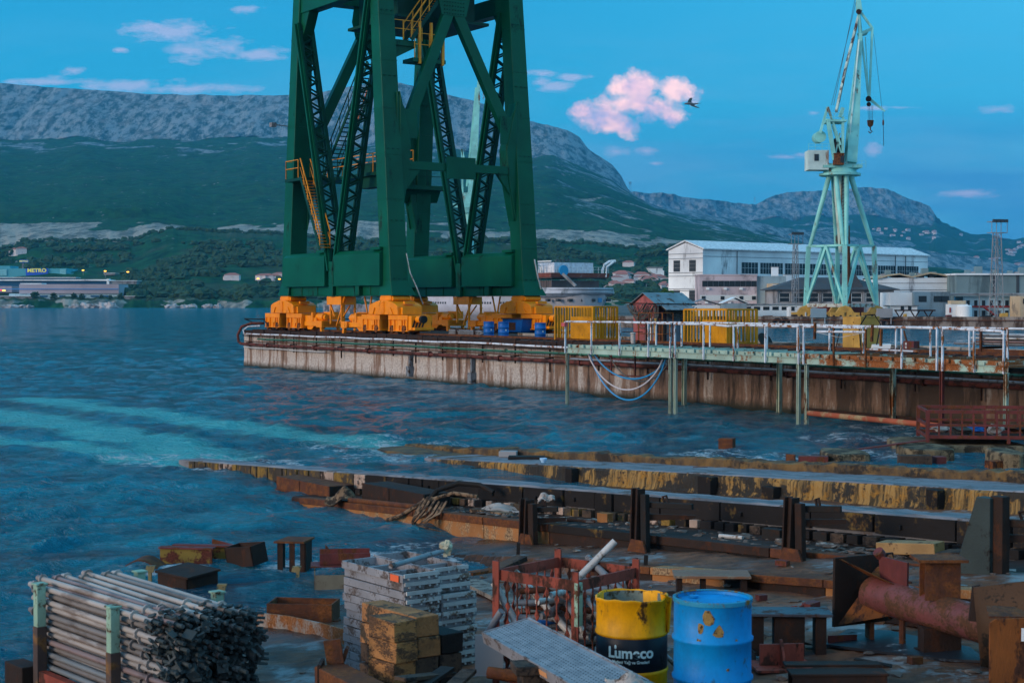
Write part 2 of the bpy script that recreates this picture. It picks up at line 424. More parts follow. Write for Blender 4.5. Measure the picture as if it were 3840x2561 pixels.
T.put(b.inputs['Base Color'], c); T.put(b.inputs['Roughness'], T.mix(T.ramp(n3, [(.45, 0.0), (.6, 1.0)]), T.mix(wet, (.8, .8, .8), (.2, .2, .2)), (.35, .35, .35)))
T.put(b.inputs['Normal'], T.bump(T.math('ADD', n2, n1), .5, .06))
xs = np.arange(-14, 22, .09); ys = np.arange(2.0, 52, .09)
X, Y = np.meshgrid(xs, ys)
Z = ground_np(X, Y)+(fbm(X*1.1, Y*1.1, 4, 3)-.5)*.09+(fbm(X*5, Y*5, 3, 9)-.5)*.03
g_ = gridmesh('slipway_ground', X, Y, Z, m_); tag(g_, kind='structure')

# ---- water: one sheet of modelled waves, finer near the camera
m_, nt, b = _new('sea_water'); T = NT(nt)
v = T.coord('Object')
r = []
rr = 5.0
while rr < 150: r.append(rr); rr *= 1.0052
while rr < 2200: r.append(rr); rr *= 1.02
r = np.array(r); th = np.concatenate([np.linspace(-1.3, -.42, 60)[:-1], np.linspace(-.42, .42, 620), np.linspace(.42, 1.3, 60)[1:]])
TH, R = np.meshgrid(th, r); X = R*np.sin(TH); Y = R*np.cos(TH)
rs = np.random.RandomState(4)
Z = np.zeros_like(X)
WD = -2.2     # waves run in from the bay, towards the slip
warpx = (fbm(X*.15, Y*.15, 3, 5)-.5)*3; warpy = (fbm(X*.15, Y*.15, 3, 6)-.5)*3
for i in range(46):
    L = .55*(1.11**i)*.9
    if L > 9: L = rs.uniform(2, 8)
    a_ = rs.normal(-.55, .55); kx, ky = math.cos(a_)*2*math.pi/L, math.sin(a_)*2*math.pi/L
    A = .0085*L**.85*rs.uniform(.6, 1.3)*(2.4 if L < 1.5 else 1.5 if L < 2.5 else .38)
    fade = np.clip(1.6-R*.0052*2.2/L**.9/1.0, 0, 1)
    ph = (X+warpx)*kx+(Y+warpy)*ky+rs.uniform(0, 6.28)
    Z += A*fade*(1-np.abs(np.sin(ph/2))*2*.55+.1*np.cos(ph))*1.0 - A*fade*.35
amp = .45+1.1*fbm(X*.05, Y*.05, 3, 31)
l = (X-TIP.x)*SD.x+(Y-TIP.y)*SD.y; mm = (X-TIP.x)*SM.x+(Y-TIP.y)*SM.y
shal = np.clip((0.25-ground_np(X, Y))/.9, .16, 1)
Z *= amp*shal*np.clip(1.3-R/400, .25, 1)
shelter = 1-.45*np.clip((mm-1)/3, 0, 1)*np.clip(l/8, 0, 1); Z *= shelter
def pl(u): return np.array(u, float)
wat = gridmesh('water', X, Y, Z, m_); tag(wat, kind='structure')
sp = T.node('ShaderNodeSeparateXYZ', {0: v}); 
nA = T.noise(T.coord('Object', (1, 1, 1)), .35, 6, .6)
nB = T.noise(v, 1.6, 6, .65)
# milky turquoise streaks of stirred-up silt trailing from the slip ends: distance to line segments (u,v -> sea level)
def streak(pts, w):
    out_ = None
    for (a, b_) in zip(pts[:-1], pts[1:]):
        A = onz(*a, 0); B = onz(*b_, 0); d = (B-A); L = d.length; d.normalize()
        s1 = T.node('ShaderNodeVectorMath', {0: v}, operation='SUBTRACT'); s1.inputs[1].default_value = (A.x, A.y, 0)
        fl = T.node('ShaderNodeVectorMath', {0: s1.outputs[0]}, operation='MULTIPLY'); fl.inputs[1].default_value = (1, 1, 0)
        dt = T.node('ShaderNodeVectorMath', {0: fl.outputs[0]}, operation='DOT_PRODUCT'); dt.inputs[1].default_value = d
        t_ = T.math('MINIMUM', T.math('MAXIMUM', dt.outputs['Value'], 0.0), L)
        pr = T.node('ShaderNodeVectorMath', operation='SCALE'); pr.inputs[0].default_value = d; T.put(pr.inputs['Scale'], t_)
        df = T.node('ShaderNodeVectorMath', {0: fl.outputs[0], 1: pr.outputs[0]}, operation='SUBTRACT')
        ln = T.node('ShaderNodeVectorMath', {0: df.outputs[0]}, operation='LENGTH')
        o_ = T.math('SUBTRACT', 1.0, T.math('DIVIDE', ln.outputs['Value'], w))
        out_ = o_ if out_ is None else T.math('MAXIMUM', out_, o_)
    return out_
s1 = streak([(-500, 1500), (0, 1545), (300, 1600), (560, 1645), (760, 1712)], 1.8)
s2 = streak([(100, 1490), (500, 1540), (900, 1598), (1180, 1632), (1420, 1672), (1600, 1690)], 1.45)
s3 = streak([(-300, 1620), (100, 1655), (650, 1722)], 1.0)
nC = T.noise(v, .5, 6, .6)
st = T.math('MAXIMUM', T.math('MAXIMUM', s1, s2), s3)
silt = T.ramp(T.math('ADD', st, T.math('MULTIPLY', T.math('SUBTRACT', nC, .5), 1.5)), [(.08, 0.0), (.6, 1.0)])
deep = T.mix(T.ramp(nA, [(.35, 0.0), (.65, 1.0)]), (.0, .07, .125), (.0, .25, .38))
shore = T.ramp(T.math('ADD', T.math('MULTIPLY', sp.outputs[0], .0822), T.math('MULTIPLY', sp.outputs[1], -.0516)), [(-.0, 0.0), (1.0, 1.0)])
col = T.mix(T.math('MULTIPLY', silt, .95), deep, (.10, .60, .62))
# foam: near slip tips, among the debris and small crests
fz = T.ramp(T.math('ADD', T.math('MULTIPLY', nB, .6), T.math('MULTIPLY', T.noise(v, 7.0, 5, .7), .4)), [(.50, 0.0), (.585, 1.0)])
def spot(u_, v_, rad):
    A = onz(u_, v_, 0)
    s1 = T.node('ShaderNodeVectorMath', {0: v}, operation='SUBTRACT'); s1.inputs[1].default_value = (A.x, A.y, 0)
    ln = T.node('ShaderNodeVectorMath', {0: s1.outputs[0]}, operation='LENGTH')
    return T.math('SUBTRACT', 1.0, T.math('DIVIDE', ln.outputs['Value'], rad), True)
fm = None
for q in [(1440, 1668, 2.6), (1560, 1685, 2.6), (1500, 1700, 2.2), (1350, 1680, 1.6), (640, 1715, 1.8), (760, 1708, 1.8), (1000, 1735, 1.4), (560, 1705, 1.5), (900, 1745, 1.5), (3190, 1635, 1.6), (3300, 1600, 1.4), (3450, 1635, 1.6), (2900, 1715, 1.8), (3250, 1700, 1.5), (3400, 1700, 1.5),
          (1620, 2070, 1.4), (1900, 2080, 1.2), (1100, 2110, .8), (820, 2090, .8), (700, 2120, .9), (2700, 1700, 1.5)]:
    s_ = spot(*q); fm = s_ if fm is None else T.math('MAXIMUM', fm, s_)
foam = T.math('MULTIPLY', T.ramp(fm, [(0.0, 0.0), (.3, 1.0)]), fz)
col = T.mix(T.math('MULTIPLY', foam, 1.0), col, (.75, .80, .84))
T.put(b.inputs['Base Color'], col)
T.put(b.inputs['Roughness'], T.math('ADD', T.math('MULTIPLY', T.math('MAXIMUM', foam, T.math('MULTIPLY', silt, .25)), .5), .08))
b.inputs['IOR'].default_value = 1.33
w1 = T.noise(T.coord('Object', (1.0, 1.5, 1)), 2.1, 6, .66, .5); w2 = T.noise(T.coord('Object', (.6, 1.4, 1)), .30, 5, .6, .3); w3 = T.noise(v, 6.5, 3, .6, .5)
h_ = T.math('ADD', T.math('ADD', T.math('MULTIPLY', w1, .9), T.math('MULTIPLY', w2, .3)), T.math('MULTIPLY', w3, .34))
T.put(b.inputs['Normal'], T.bump(h_, 1.0, 1.0))

# ---- far shore, hill and mountains (heights follow the real ranges behind the bay)
def interp(u, pts): p = np.array(pts, float); return np.interp(u, p[:, 0], p[:, 1])
us = np.arange(-700, 4560, 7.0)
NQ = fbm(us/90, us*0, 4, 2)-.5
NQ2 = fbm(us/25, us*0, 4, 8)-.5
ridge = interp(us, [(u*k, v*k) for u, v in [(-400,215),(0,192),(150,205),(300,216),(450,220),(600,222),(660,222),(740,213),(800,203),(850,195),(905,190),(960,202),(1050,222),(1110,240),(1200,275),(1260,290),(1300,302),(1330,318),(1352,345),(1380,362),(1405,378),(1425,402),(1440,432),(1455,446)]]+[(2450, 775), (4500, 1100)])
NQS = fbm(us/160, us*0, 2, 2)-.5
cliff = interp(us, [(-700,545),(0,530),(300,525),(700,530),(1070,535),(1400,548),(1700,560),(1960,592),(2030,578),(2075,580),(2170,628),(2290,678),(2370,722),(2450,768),(2600,818),(2780,858),(2940,892),(3100,935),(3300,985),(3600,1050),(4500,1110)])+NQS*40*(us < 1950)
qtop = interp(us, [(-700,838),(0,843),(300,840),(520,838),(640,848),(700,855),(800,868),(900,845),(1060,838),(1500,830),(2000,862),(2200,862),(2400,880),(2560,905),(2700,925),(2900,950),(3300,1010),(4500,1115)])+NQ*16
qbot = interp(us, [(-700,950),(0,935),(150,905),(280,905),(500,905),(560,880),(640,860),(800,868),(1060,880),(1400,905),(2000,905),(2200,915),(2400,935),(2560,925),(2700,935),(2900,960),(3300,1020),(4500,1120)])+NQ2*14
qbot = np.maximum(qbot, qtop+1); cliff = np.minimum(cliff, qtop-2); ridge = np.minimum(ridge, cliff)
k2 = interp(us, [(-700,1090),(0,1080),(600,1070),(1000,1060),(1500,1060),(2000,1050),(4500,1125)])
def hz(v, Y): return CAMH+(1130-v)/FPX*Y
U = us; rows = []
shoreY = 905-NQ*60
rows.append((shoreY-12, np.full_like(U, -2.0), 0)); rows.append((shoreY, np.full_like(U, .8), 3))
def span(Y0, z0, Y1, z1, n, zone, jag=0.0):
    for i in range(1, n+1):
        t = i/n; Yv = Y0+(Y1-Y0)*t; zz = z0+(z1-z0)*t
        rows.append((Yv, zz, zone))
    return Y1, z1
cy, cz = span(shoreY, np.full_like(U, .8), shoreY+14, np.full_like(U, 4.0)+NQ2*3, 4, 3)
cy, cz = span(cy, cz, np.full_like(U, 1080.), hz(k2, 1080), 10, 4)
cy, cz = span(cy, cz, np.full_like(U, 1500.), hz(qbot, 1500), 26, 1)
cy, cz = span(cy, cz, np.full_like(U, 1560.), hz(qbot+3, 1560), 3, 1)
cy, cz = span(cy, cz, np.full_like(U, 1640.), hz(qtop+(qbot-qtop)*.45, 1640), 8, 2)
cy, cz = span(cy, cz, np.full_like(U, 1700.), hz(qtop+(qbot-qtop)*.40, 1700), 3, 2)
cy, cz = span(cy, cz, np.full_like(U, 1790.), hz(qtop, 1790), 8, 2)
cy, cz = span(cy, cz, np.full_like(U, 3900.), hz(cliff, 3900), 110, 1)
cy, cz = span(cy, cz, np.full_like(U, 4250.), hz(ridge, 4250), 70, 5)
cy, cz = span(cy, cz, np.full_like(U, 5200.), hz(ridge, 4250)*.8, 6, 1)
RY = np.array([r_[0] for r_ in rows]); RZ = np.array([r_[1] for r_ in rows]); ZN = np.array([r_[2] for r_ in rows])[:, None]*np.ones_like(RY)
AZ = (U-1920)/FPX*np.ones_like(RY); RX = AZ*RY
rel = (fbm(RX/160, RY/200, 5, 12)-.5); rel2 = fbm(RX/38, RZ/55, 5, 21)-.5; gul = np.abs(fbm(RX/70, RY/900, 4, 44)-.5)
inner = np.clip((RY-1000)/300, 0, 1)*(1-np.clip((RY-4230)/20, 0, 1)*.6)
isq = (ZN == 2); isc = (ZN == 5)
fadeq = np.where(isq, .25, 1.0)
RZ = RZ+rel*34*inner*fadeq*np.where((RY > 1400) & (RY < 1850), .1, 1)-gul*0*np.clip((RY-1900)/800, 0, 1)*(RY < 4250)
RY2 = RY+isc*(rel2*60+(gul-.15)*50)+isq*(rel2*36)
RZ = RZ+isc*rel2*14
rocky = np.clip(isc*1.0+np.clip((fbm(RX/60, RY/90, 5, 77)-.56)*9, 0, 1)*(ZN == 1)*np.clip((RY-2400)/1500, 0, 1)*.9, 0, 1)
rocky = np.maximum(rocky, (ZN == 1)*np.clip((AZ-.01)*30, 0, 1)*np.clip((fbm(RX/110, RY/60, 5, 55)-.53)*10, 0, 1)*np.clip((RY-2000)/600, 0, 1)*.8)
qy = np.clip(isq*1.0*np.clip((fbm(RX/45, RZ/14, 5, 91)-.30)*9, 0, 1)+(ZN == 3)*.8*np.clip((fbm(RX/18, RZ/8, 4, 66)-.45)*8, 0, 1), 0, 1)
qy = np.where((qbot-qtop)[None, :] < 10, 0, qy)
qy = np.maximum(qy, (ZN == 1)*(RY > 1850)*(RY < 3700)*np.clip((AZ+.03)*20, 0, 1)*np.clip(1-np.abs(fbm(RX/260, RZ/38+RX/900, 3, 150)-.5)*42, 0, 1)*.75)
scrub = (ZN == 4)*.8+(ZN == 1)*(RY < 1500)*np.clip((fbm(RX/50, RY/50, 4, 5)-.55)*8, 0, 1)*.7
m_, nt, b = _new('hillside'); T = NT(nt)
ca = T.node('ShaderNodeVertexColor', layer_name='zone'); sc_ = T.node('ShaderNodeSeparateColor', {0: ca.outputs[0]})
v = T.coord('Object'); nA = T.noise(v, .06, 8, .7); nB = T.noise(v, .012, 6, .6); nV = T.noise(T.coord('Object', (1, .3, .6)), .05, 9, .78)
forest = T.mix(T.ramp(nA, [(.35, 0.0), (.62, 1.0)]), (.002, .028, .018), (.018, .105, .040))
forest = T.mix(T.ramp(nB, [(.45, 0.0), (.7, .5)]), forest, (.035, .085, .045))
forest = T.mix(T.ramp(T.noise(v, .045, 3, .9), [(.655, 0.0), (.69, .8)]), forest, (.30, .32, .32))
rockc = T.mix(T.ramp(nV, [(.46, 0.0), (.53, 1.0)]), (.04, .09, .10), (.23, .29, .32))
rockc = T.mix(T.ramp(T.noise(v, .02, 5), [(.5, 0.0), (.7, .5)]), rockc, (.33, .33, .34))
quar = T.mix(T.ramp(nV, [(.44, 0.0), (.54, 1.0)]), (.13, .15, .14), (.38, .35, .30)); quar = T.mix(T.ramp(nA, [(.58, 0.0), (.64, .9)]), quar, (.02, .05, .03))
c = T.mix(T.ramp(T.math('ADD', sc_.outputs[0], T.math('MULTIPLY', T.math('SUBTRACT', nA, .5), 1.3)), [(.4, 0.0), (.6, 1.0)]), forest, rockc)
c = T.mix(T.ramp(T.math('ADD', sc_.outputs[1], T.math('MULTIPLY', T.math('SUBTRACT', nA, .5), 1.0)), [(.4, 0.0), (.6, 1.0)]), c, quar)
c = T.mix(T.math('MULTIPLY', sc_.outputs[2], .6), c, T.mix(nA, (.03, .05, .03), (.13, .11, .07)))
T.put(b.inputs['Base Color'], c); b.inputs['Roughness'].default_value = .95; b.inputs['Specular IOR Level'].default_value = .1
T.put(b.inputs['Normal'], T.bump(T.math('ADD', nA, nV), .5, 9))
M_hill = m_
hill = gridmesh('hills', RX, RY2, RZ, m_, attr={'zone': np.stack([rocky, qy, scrub], -1)}); tag(hill, kind='structure')
HU, HY, HZ, HZN = us, RY2, RZ, ZN
def hill_at(u, v):      # point of the near range seen at a pixel
    j = int(np.argmin(np.abs(HU-u))); best = None
    for i in range(2, HY.shape[0]):
        vv = 1130-(HZ[i, j]-CAMH)/HY[i, j]*FPX
        if vv <= v: best = i; break
    if best is None: best = 40
    y = HY[best, j]; return Vector(((u-1920)/FPX*y, y, HZ[best, j]))
# farther range on the right
ridge2 = interp(us, [(-700,1100),(2000,900),(2250,745),(2370,722),(2450,726),(2530,733),(2620,745),(2700,754),(2780,762),(2832,770),(2870,748),(2905,732),(2960,722),(3020,718),(3150,714),(3200,706),(3250,702),(3330,711),(3375,735),(3410,745),(3470,766),(3490,780),(3500,822),(3560,848),(3617,872),(3652,883),(3695,879),(3752,892),(3795,899),(3838,892),(4100,870),(4600,900)])+NQ2*5
base2 = interp(us, [(-700,1100),(2250,900),(2832,830),(2900,822),(3250,812),(3490,850),(3500,830),(4600,910)])+NQ*10
base2 = np.maximum(base2, ridge2+1)
rows = []
rows.append((np.full_like(U, 2300.), np.full_like(U, 5.), 1))
cy, cz = span(np.full_like(U, 2300.), np.full_like(U, 5.), np.full_like(U, 4700.), hz(1010, 4700)*np.ones_like(U)*np.ones(1), 30, 1)
cy, cz = span(cy, cz, np.full_like(U, 6600.), hz(base2, 6600), 60, 1)
cy, cz = span(cy, cz, np.full_like(U, 6900.), hz(ridge2, 6900), 36, 5)
cy, cz = span(cy, cz, np.full_like(U, 8200.), hz(ridge2, 6900)*.7, 4, 1)
RY = np.array([r_[0] for r_ in rows]); RZ = np.array([r_[1] for r_ in rows]); ZN = np.array([r_[2] for r_ in rows])[:, None]*np.ones_like(RY)
AZ = (U-1920)/FPX*np.ones_like(RY); RX = AZ*RY
gul = np.abs(fbm(RX/140, RY/1200, 4, 144)-.5)
RZ = RZ+(fbm(RX/260, RY/300, 5, 112)-.5)*40*(RY < 6700)-gul*60*(RY < 6890)*(RY > 3000)
isc = (ZN == 5); RY2 = RY+isc*((fbm(RX/50, RZ/60, 5, 121)-.5)*160)
rocky = np.clip(isc*1.0*((base2-ridge2)[None, :] > 12)+np.clip((fbm(RX/90, RY/90, 5, 77)-.57)*9, 0, 1)*.7, 0, 1)
sel = us > 1700
h2 = gridmesh('far_hills', RX[:, sel], RY2[:, sel], RZ[:, sel], M_hill, attr={'zone': np.stack([rocky, rocky*0, rocky*0], -1)[:, sel]}); tag(h2, kind='structure')
F2Y, F2Z, F2U = RY2, RZ, us
def far_at(u, v):
    j = int(np.argmin(np.abs(F2U-u))); best = 10
    for i in range(2, F2Y.shape[0]):
        if 1130-(F2Z[i, j]-CAMH)/F2Y[i, j]*FPX <= v: best = i; break
    y = F2Y[best, j]; return Vector(((u-1920)/FPX*y, y, F2Z[best, j]))

# ---- bushes and pines of the shore, hill crest: too many to count
M_leaf = None
m_, nt, b = _new('pine_foliage'); T = NT(nt); v = T.coord('Object'); n = T.noise(v, .5, 6, .7)
T.put(b.inputs['Base Color'], T.mix(T.ramp(n, [(.35, 0.0), (.65, 1.0)]), (.006, .035, .02), (.03, .095, .04))); b.inputs['Roughness'].default_value = .9
T.put(b.inputs['Normal'], T.bump(n, 1.0, 1.0)); M_leaf = m_
w = MB(); r_ = random.Random(5)
for i in range(5200):
    u_ = r_.uniform(-100, 2750)
    t = r_.random()
    if t < .45: vv_ = r_.uniform(915, 1060)
    elif t < .8: vv_ = r_.uniform(1040, 1125)
    else: vv_ = np.interp(u_, us, qbot)+r_.uniform(-1, 5)
    if u_ < 470 and vv_ > 1015: continue
    if vv_ < np.interp(u_, us, qbot)-2: continue
    p = hill_at(u_, vv_)
    if (fbm(np.array([p.x/60]), np.array([p.y/60]), 3, 4)[0] < .47) and t < .9: continue
    s_ = r_.uniform(1.3, 3.0)*(.8+p.y/2500)*(.55 if t >= .8 else 1)
    w.blob((p.x, p.y, p.z+s_*.45), s_*r_.uniform(.9, 1.6), s_*r_.uniform(.8, 1.2), s_*r_.uniform(.6, 1.15), i, .42, 7, 5)
o = w.build('woodland', M_leaf); tag(o, 'dark green pine woodland and scrub covering the shore and low hill', 'woodland', kind='stuff')

# ---- evening haze over the bay
hz_, nt, b = _new('evening_haze'); nt.nodes.remove(b)
pv = nt.nodes.new('ShaderNodeVolumePrincipled'); pv.inputs['Color'].default_value = (.09, .52, .88, 1); pv.inputs['Density'].default_value = HAZE; pv.inputs['Anisotropy'].default_value = .2
nt.links.new(pv.outputs[0], [n for n in nt.nodes if n.type == 'OUTPUT_MATERIAL'][0].inputs['Volume'])
w = MB(); w.box(-6000, 6000, -400, 8400, -60, 760)
tag(w.build('haze', hz_), kind='stuff')
# ================================================================== concrete pier and what stands on it
PZ = 2.06
def wall_mat():
    m, nt, b = _new('quay_wall_concrete'); T = NT(nt); v = T.coord('Object')
    sx = T.node('ShaderNodeSeparateXYZ', {0: v})
    vert = T.noise(T.coord('Object', (1, 1, .12)), 1.6, 7, .68); big = T.noise(T.coord('Object', (1, 1, .35)), .35, 4, .6); fine = T.noise(v, 9, 6, .7)
    base = T.mix(T.ramp(fine, [(.35, 0.0), (.7, 1.0)]), (.30, .26, .23), (.62, .56, .51))
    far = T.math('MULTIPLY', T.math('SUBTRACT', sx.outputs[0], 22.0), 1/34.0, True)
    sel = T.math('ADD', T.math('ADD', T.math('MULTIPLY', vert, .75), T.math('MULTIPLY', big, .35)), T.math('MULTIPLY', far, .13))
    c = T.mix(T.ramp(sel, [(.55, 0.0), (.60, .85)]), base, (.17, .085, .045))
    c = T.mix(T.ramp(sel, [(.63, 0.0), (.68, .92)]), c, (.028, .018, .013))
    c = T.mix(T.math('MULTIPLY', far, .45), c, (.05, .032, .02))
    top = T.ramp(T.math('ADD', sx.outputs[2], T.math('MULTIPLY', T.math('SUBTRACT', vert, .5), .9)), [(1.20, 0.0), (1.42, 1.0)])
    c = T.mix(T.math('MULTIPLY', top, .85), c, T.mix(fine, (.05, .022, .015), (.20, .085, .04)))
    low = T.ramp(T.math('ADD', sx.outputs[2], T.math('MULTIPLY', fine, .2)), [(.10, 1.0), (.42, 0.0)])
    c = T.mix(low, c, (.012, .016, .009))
    T.put(b.inputs['Base Color'], c); b.inputs['Roughness'].default_value = .9; T.put(b.inputs['Normal'], T.bump(T.math('ADD', fine, vert), .6, .05)); return m
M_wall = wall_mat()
M_deckp = worn('stained_deck', (.10, .085, .08), (.05, .03, .022), .5, 1.2, rough=.9, bump=.4, grime=.4)
PL = 62.0
root = thing('pier', 'long stained concrete pier with pipes along its edge, carrying the green crane', 'pier', C0, PRZ)
w = MB()
n = 120; vs = []; fs = []
for i in range(n+1):
    x = PL*i/n
    for (y, z) in [(-.02+rng.uniform(-.04, .04), -1.5), (-.02+rng.uniform(-.04, .04), .1), (0+rng.uniform(-.02, .02), .5), (rng.uniform(-.02, .02), 1.2), (0, PZ-.15), (.15, PZ), (11 if x < 20.2 else 6.2, PZ), (11 if x < 20.2 else 6.2, -1.5)]: vs.append((x, y, z))
for i in range(n):
    for j in range(7): fs.append((i*8+j, (i+1)*8+j, (i+1)*8+j+1, i*8+j+1))
fs += [tuple(range(7, -1, -1)), tuple(range(n*8, n*8+8))]
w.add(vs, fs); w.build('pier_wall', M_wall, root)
w = MB(); w.box(.1, 20, .35, 10.2, PZ+.001, PZ+.02); w.box(20.01, PL, .35, 5.6, PZ+.001, PZ+.02); w.build('deck', M_deckp, root)
w = MB(); w.box(0, 18, 10.3, 11.0, PZ+.001, PZ+.18)
x = 20.8
while x < PL: L = rng.uniform(2.5, 4); w.box(x+.03, min(x+L, PL), 5.65+rng.uniform(-.05, .05), 6.15, PZ+.001, PZ+rng.uniform(.10, .16)); x += L
w.build('kerb', M_conc, root, bevel=.03)
for y in (1.5, 9.64):
    XE = PL if y < 5 else 20; w = MB(); w.bar((.4, y, PZ+.09), (XE, y, PZ+.09), .07, .12); w.bar((.4, y, PZ+.03), (XE, y, PZ+.03), .16, .03); w.build('crane_rail', M_rust, root)
    w = MB()
    for i in range(96 if y < 5 else 31): w.box(.5+i*.62, .72+i*.62, y-.35, y+.35, PZ+.021, PZ+.06)
    w.build('sleepers', M_rustd, root)
# timber fender and ragged edge strip
w = MB(); x = 0.3
while x < PL-1: L = rng.uniform(.8, 2.2); w.box(x, x+L-.05, -.12+rng.uniform(-.03, .03), .16, PZ-.24+rng.uniform(-.02, .02), PZ+.06+rng.uniform(-.03, .06)); x += L
w.build('edge_timber', M_rustd, root, bevel=.02)
def runpipe(name, mt, y, z, r, x0, x1, sag=.02, flange=None, bend=None):
    w = MB(); pts = []; x = x0
    if bend: pts += bend
    while x < x1: pts.append((x, y+rng.uniform(-.01, .01), z+rng.uniform(-sag, sag))); x += rng.uniform(1.8, 3)
    pts.append((x1, y, z)); w.path(pts, r, 10)
    if flange:
        x = x0+flange*.6
        while x < x1: w.tube((x, y, z), (x+.1, y, z), r*1.7, 10); x += flange
    return w.build(name, mt, root, smooth=True)
runpipe('white_pipe', M_white, -.26, 1.90, .045, .6, PL, bend=[(.9, .6, 2.35), (.5, .0, 2.3), (.3, -.2, 2.1)])
runpipe('green_pipe', worn('green_pipe_paint', (.035, .13, .085), (.07, .03, .02), .32, 4, rough=.6), -.30, 1.63, .05, 2.6, PL, flange=5.7)
runpipe('rusty_main_pipe', worn('rusty_pipe', (.13, .035, .026), (.05, .02, .014), .45, 3, rough=.75, grime=.3), -.32, 1.29, .085, .3, PL, .01, 6.1, bend=[(.8, .9, 2.5), (.2, .4, 2.5), (-.15, -.1, 2.3), (-.25, -.3, 1.8), (-.1, -.32, 1.42)])
runpipe('thin_pipe', M_rust, -.24, 1.47, .025, .6, PL); runpipe('thin_pipe', M_rustd, -.24, 1.76, .025, .3, PL)
runpipe('grey_pipe', M_galvw, -.28, 1.10, .035, .6, 11.2)
runpipe('grey_pipe', M_galv, -.45, 1.42, .045, 34, PL)
w = MB(); x = 1.2
while x < PL: w.bar((x, -.18, 2.0), (x, -.18, .95+rng.uniform(-.25, .2)), .06, .05); w.bar((x, 0, 1.4), (x, -.42, 1.4), .05, .05); x += rng.uniform(2.2, 3.6)
w.build('pipe_brackets', M_rustd, root)
w = MB(); w.path([(.2, .6, 2.5), (-.1, .1, 2.75), (.5, -.2, 2.78), (3, -.1, 2.75), (3.4, 0, 2.4)], .03, 8); w.path([(3.4, 9.5, 2.1), (1, 9.5, 2.7), (0, 5, 2.72), (-.1, .1, 2.75)], .03, 8); w.build('end_railing', M_black, root, smooth=True)
w = MB()
for (lx, z0) in ((20.1, .15), (25.8, .05)): w.bar((lx, -.12, z0), (lx, -.12, 1.25), .16, .12); w.box(lx-.14, lx+.14, -.3, -.03, z0, z0+.5)
w.build('fender_ladder', worn('grey_fender', (.16, .18, .20), (.08, .05, .03), .4, 4), root)

# ------------------------------------------------------------------ green portal crane
OA = (3.57, 1.5)
croot = thing('portal_crane', 'huge dark green portal crane on orange bogies at the end of the pier', 'crane', pier(OA[0], OA[1], PZ), PRZ)
WX, WY = 12.1, 8.14
ZL = lambda z: z
def lean(x, z):     # legs close in upwards
    t = max(0, z-2.05)/18.0; return x+(1.6*t if x < WX/2 else -1.6*t)
def leg(x, y, inner_y, sgn):
    w = MB(); ix = 1 if x < WX/2 else -1
    lv = [(2.05, .62, .62), (2.8, .52, .52), (9.0, .52, .50), (19.2, .42, .45)]
    P = []
    for z, hx, hy in lv:
        cx = lean(x, z); ox = .18 if z < 2.1 else 0
        P.append([(cx-hx-(ox if ix > 0 else 0), y-hy, z), (cx+hx+(ox if ix < 0 else 0), y-hy, z), (cx+hx+(ox if ix < 0 else 0), y+hy+ox, z), (cx-hx-(ox if ix > 0 else 0), y+hy+ox, z)])
    for a, b_ in zip(P[:-1], P[1:]): w.add(a+b_, [(0,1,5,4),(1,2,6,5),(2,3,7,6),(3,0,4,7)])
    w.add(P[0], [(3, 2, 1, 0)]); w.add(P[-1], [(0, 1, 2, 3)])
    # haunch plate towards the other leg of the pair across the rails
    fx = lean(x, 11)+(.45*(1 if x > WX/2 else -1)); d = 1 if y < WY/2 else -1
    for xs_ in (fx-.06,):
        w.ext([(xs_, y+d*.3, 5.8), (xs_, y+d*.62, 6.2), (xs_, y+d*.98, 8.4), (xs_, y+d*1.12, 9.9), (xs_, y+d*1.0, 11.3), (xs_, y+d*.3, 12.6)], (.12, 0, 0))
    w.ext([(lean(x, 9)-.4, y+d*.45, 5.8), (lean(x, 9)-.4, y+d*.98, 8.4), (lean(x, 9)-.4, y+d*1.1, 9.9), (lean(x, 9)-.4, y+d*.45, 12.6)], (.8, 0, 0))
    o = w.build('leg', M_green, croot, bevel=.02)
    for zz in (4.6, 7.0, 9.3, 11.7, 14.2, 16.6):
        hh = .52 if zz < 9 else .52-.1*(zz-9)/10.2; hy_ = .51 if zz < 9 else .50-.05*(zz-9)/10.2; cx_ = lean(x, zz); w = MB(); w.box(cx_-hh-.012, cx_+hh+.012, y-hy_-.012, y+hy_+.012, zz-.02, zz+.02); w.build('weld_seam', M_green, o)
    w = MB()
    for zz in (2.9, 5.9, 9.6, 13.4, 16.8):
        for yy in (y-.3, y, y+.3): w.box(lean(x, zz)+.50 if x > WX/2 else lean(x, zz)+.47, (lean(x, zz)+.545 if x > WX/2 else lean(x, zz)+.525), yy-.06, yy+.06, zz-.02, zz+.02)
    w.build('bolted_plates', M_greend, o)
    return o
legs = {}
for nm, (x, y) in dict(A=(0, 0), B=(WX, 0), C=(0, WY), D=(WX, WY)).items(): legs[nm] = leg(x, y, 0, 1)
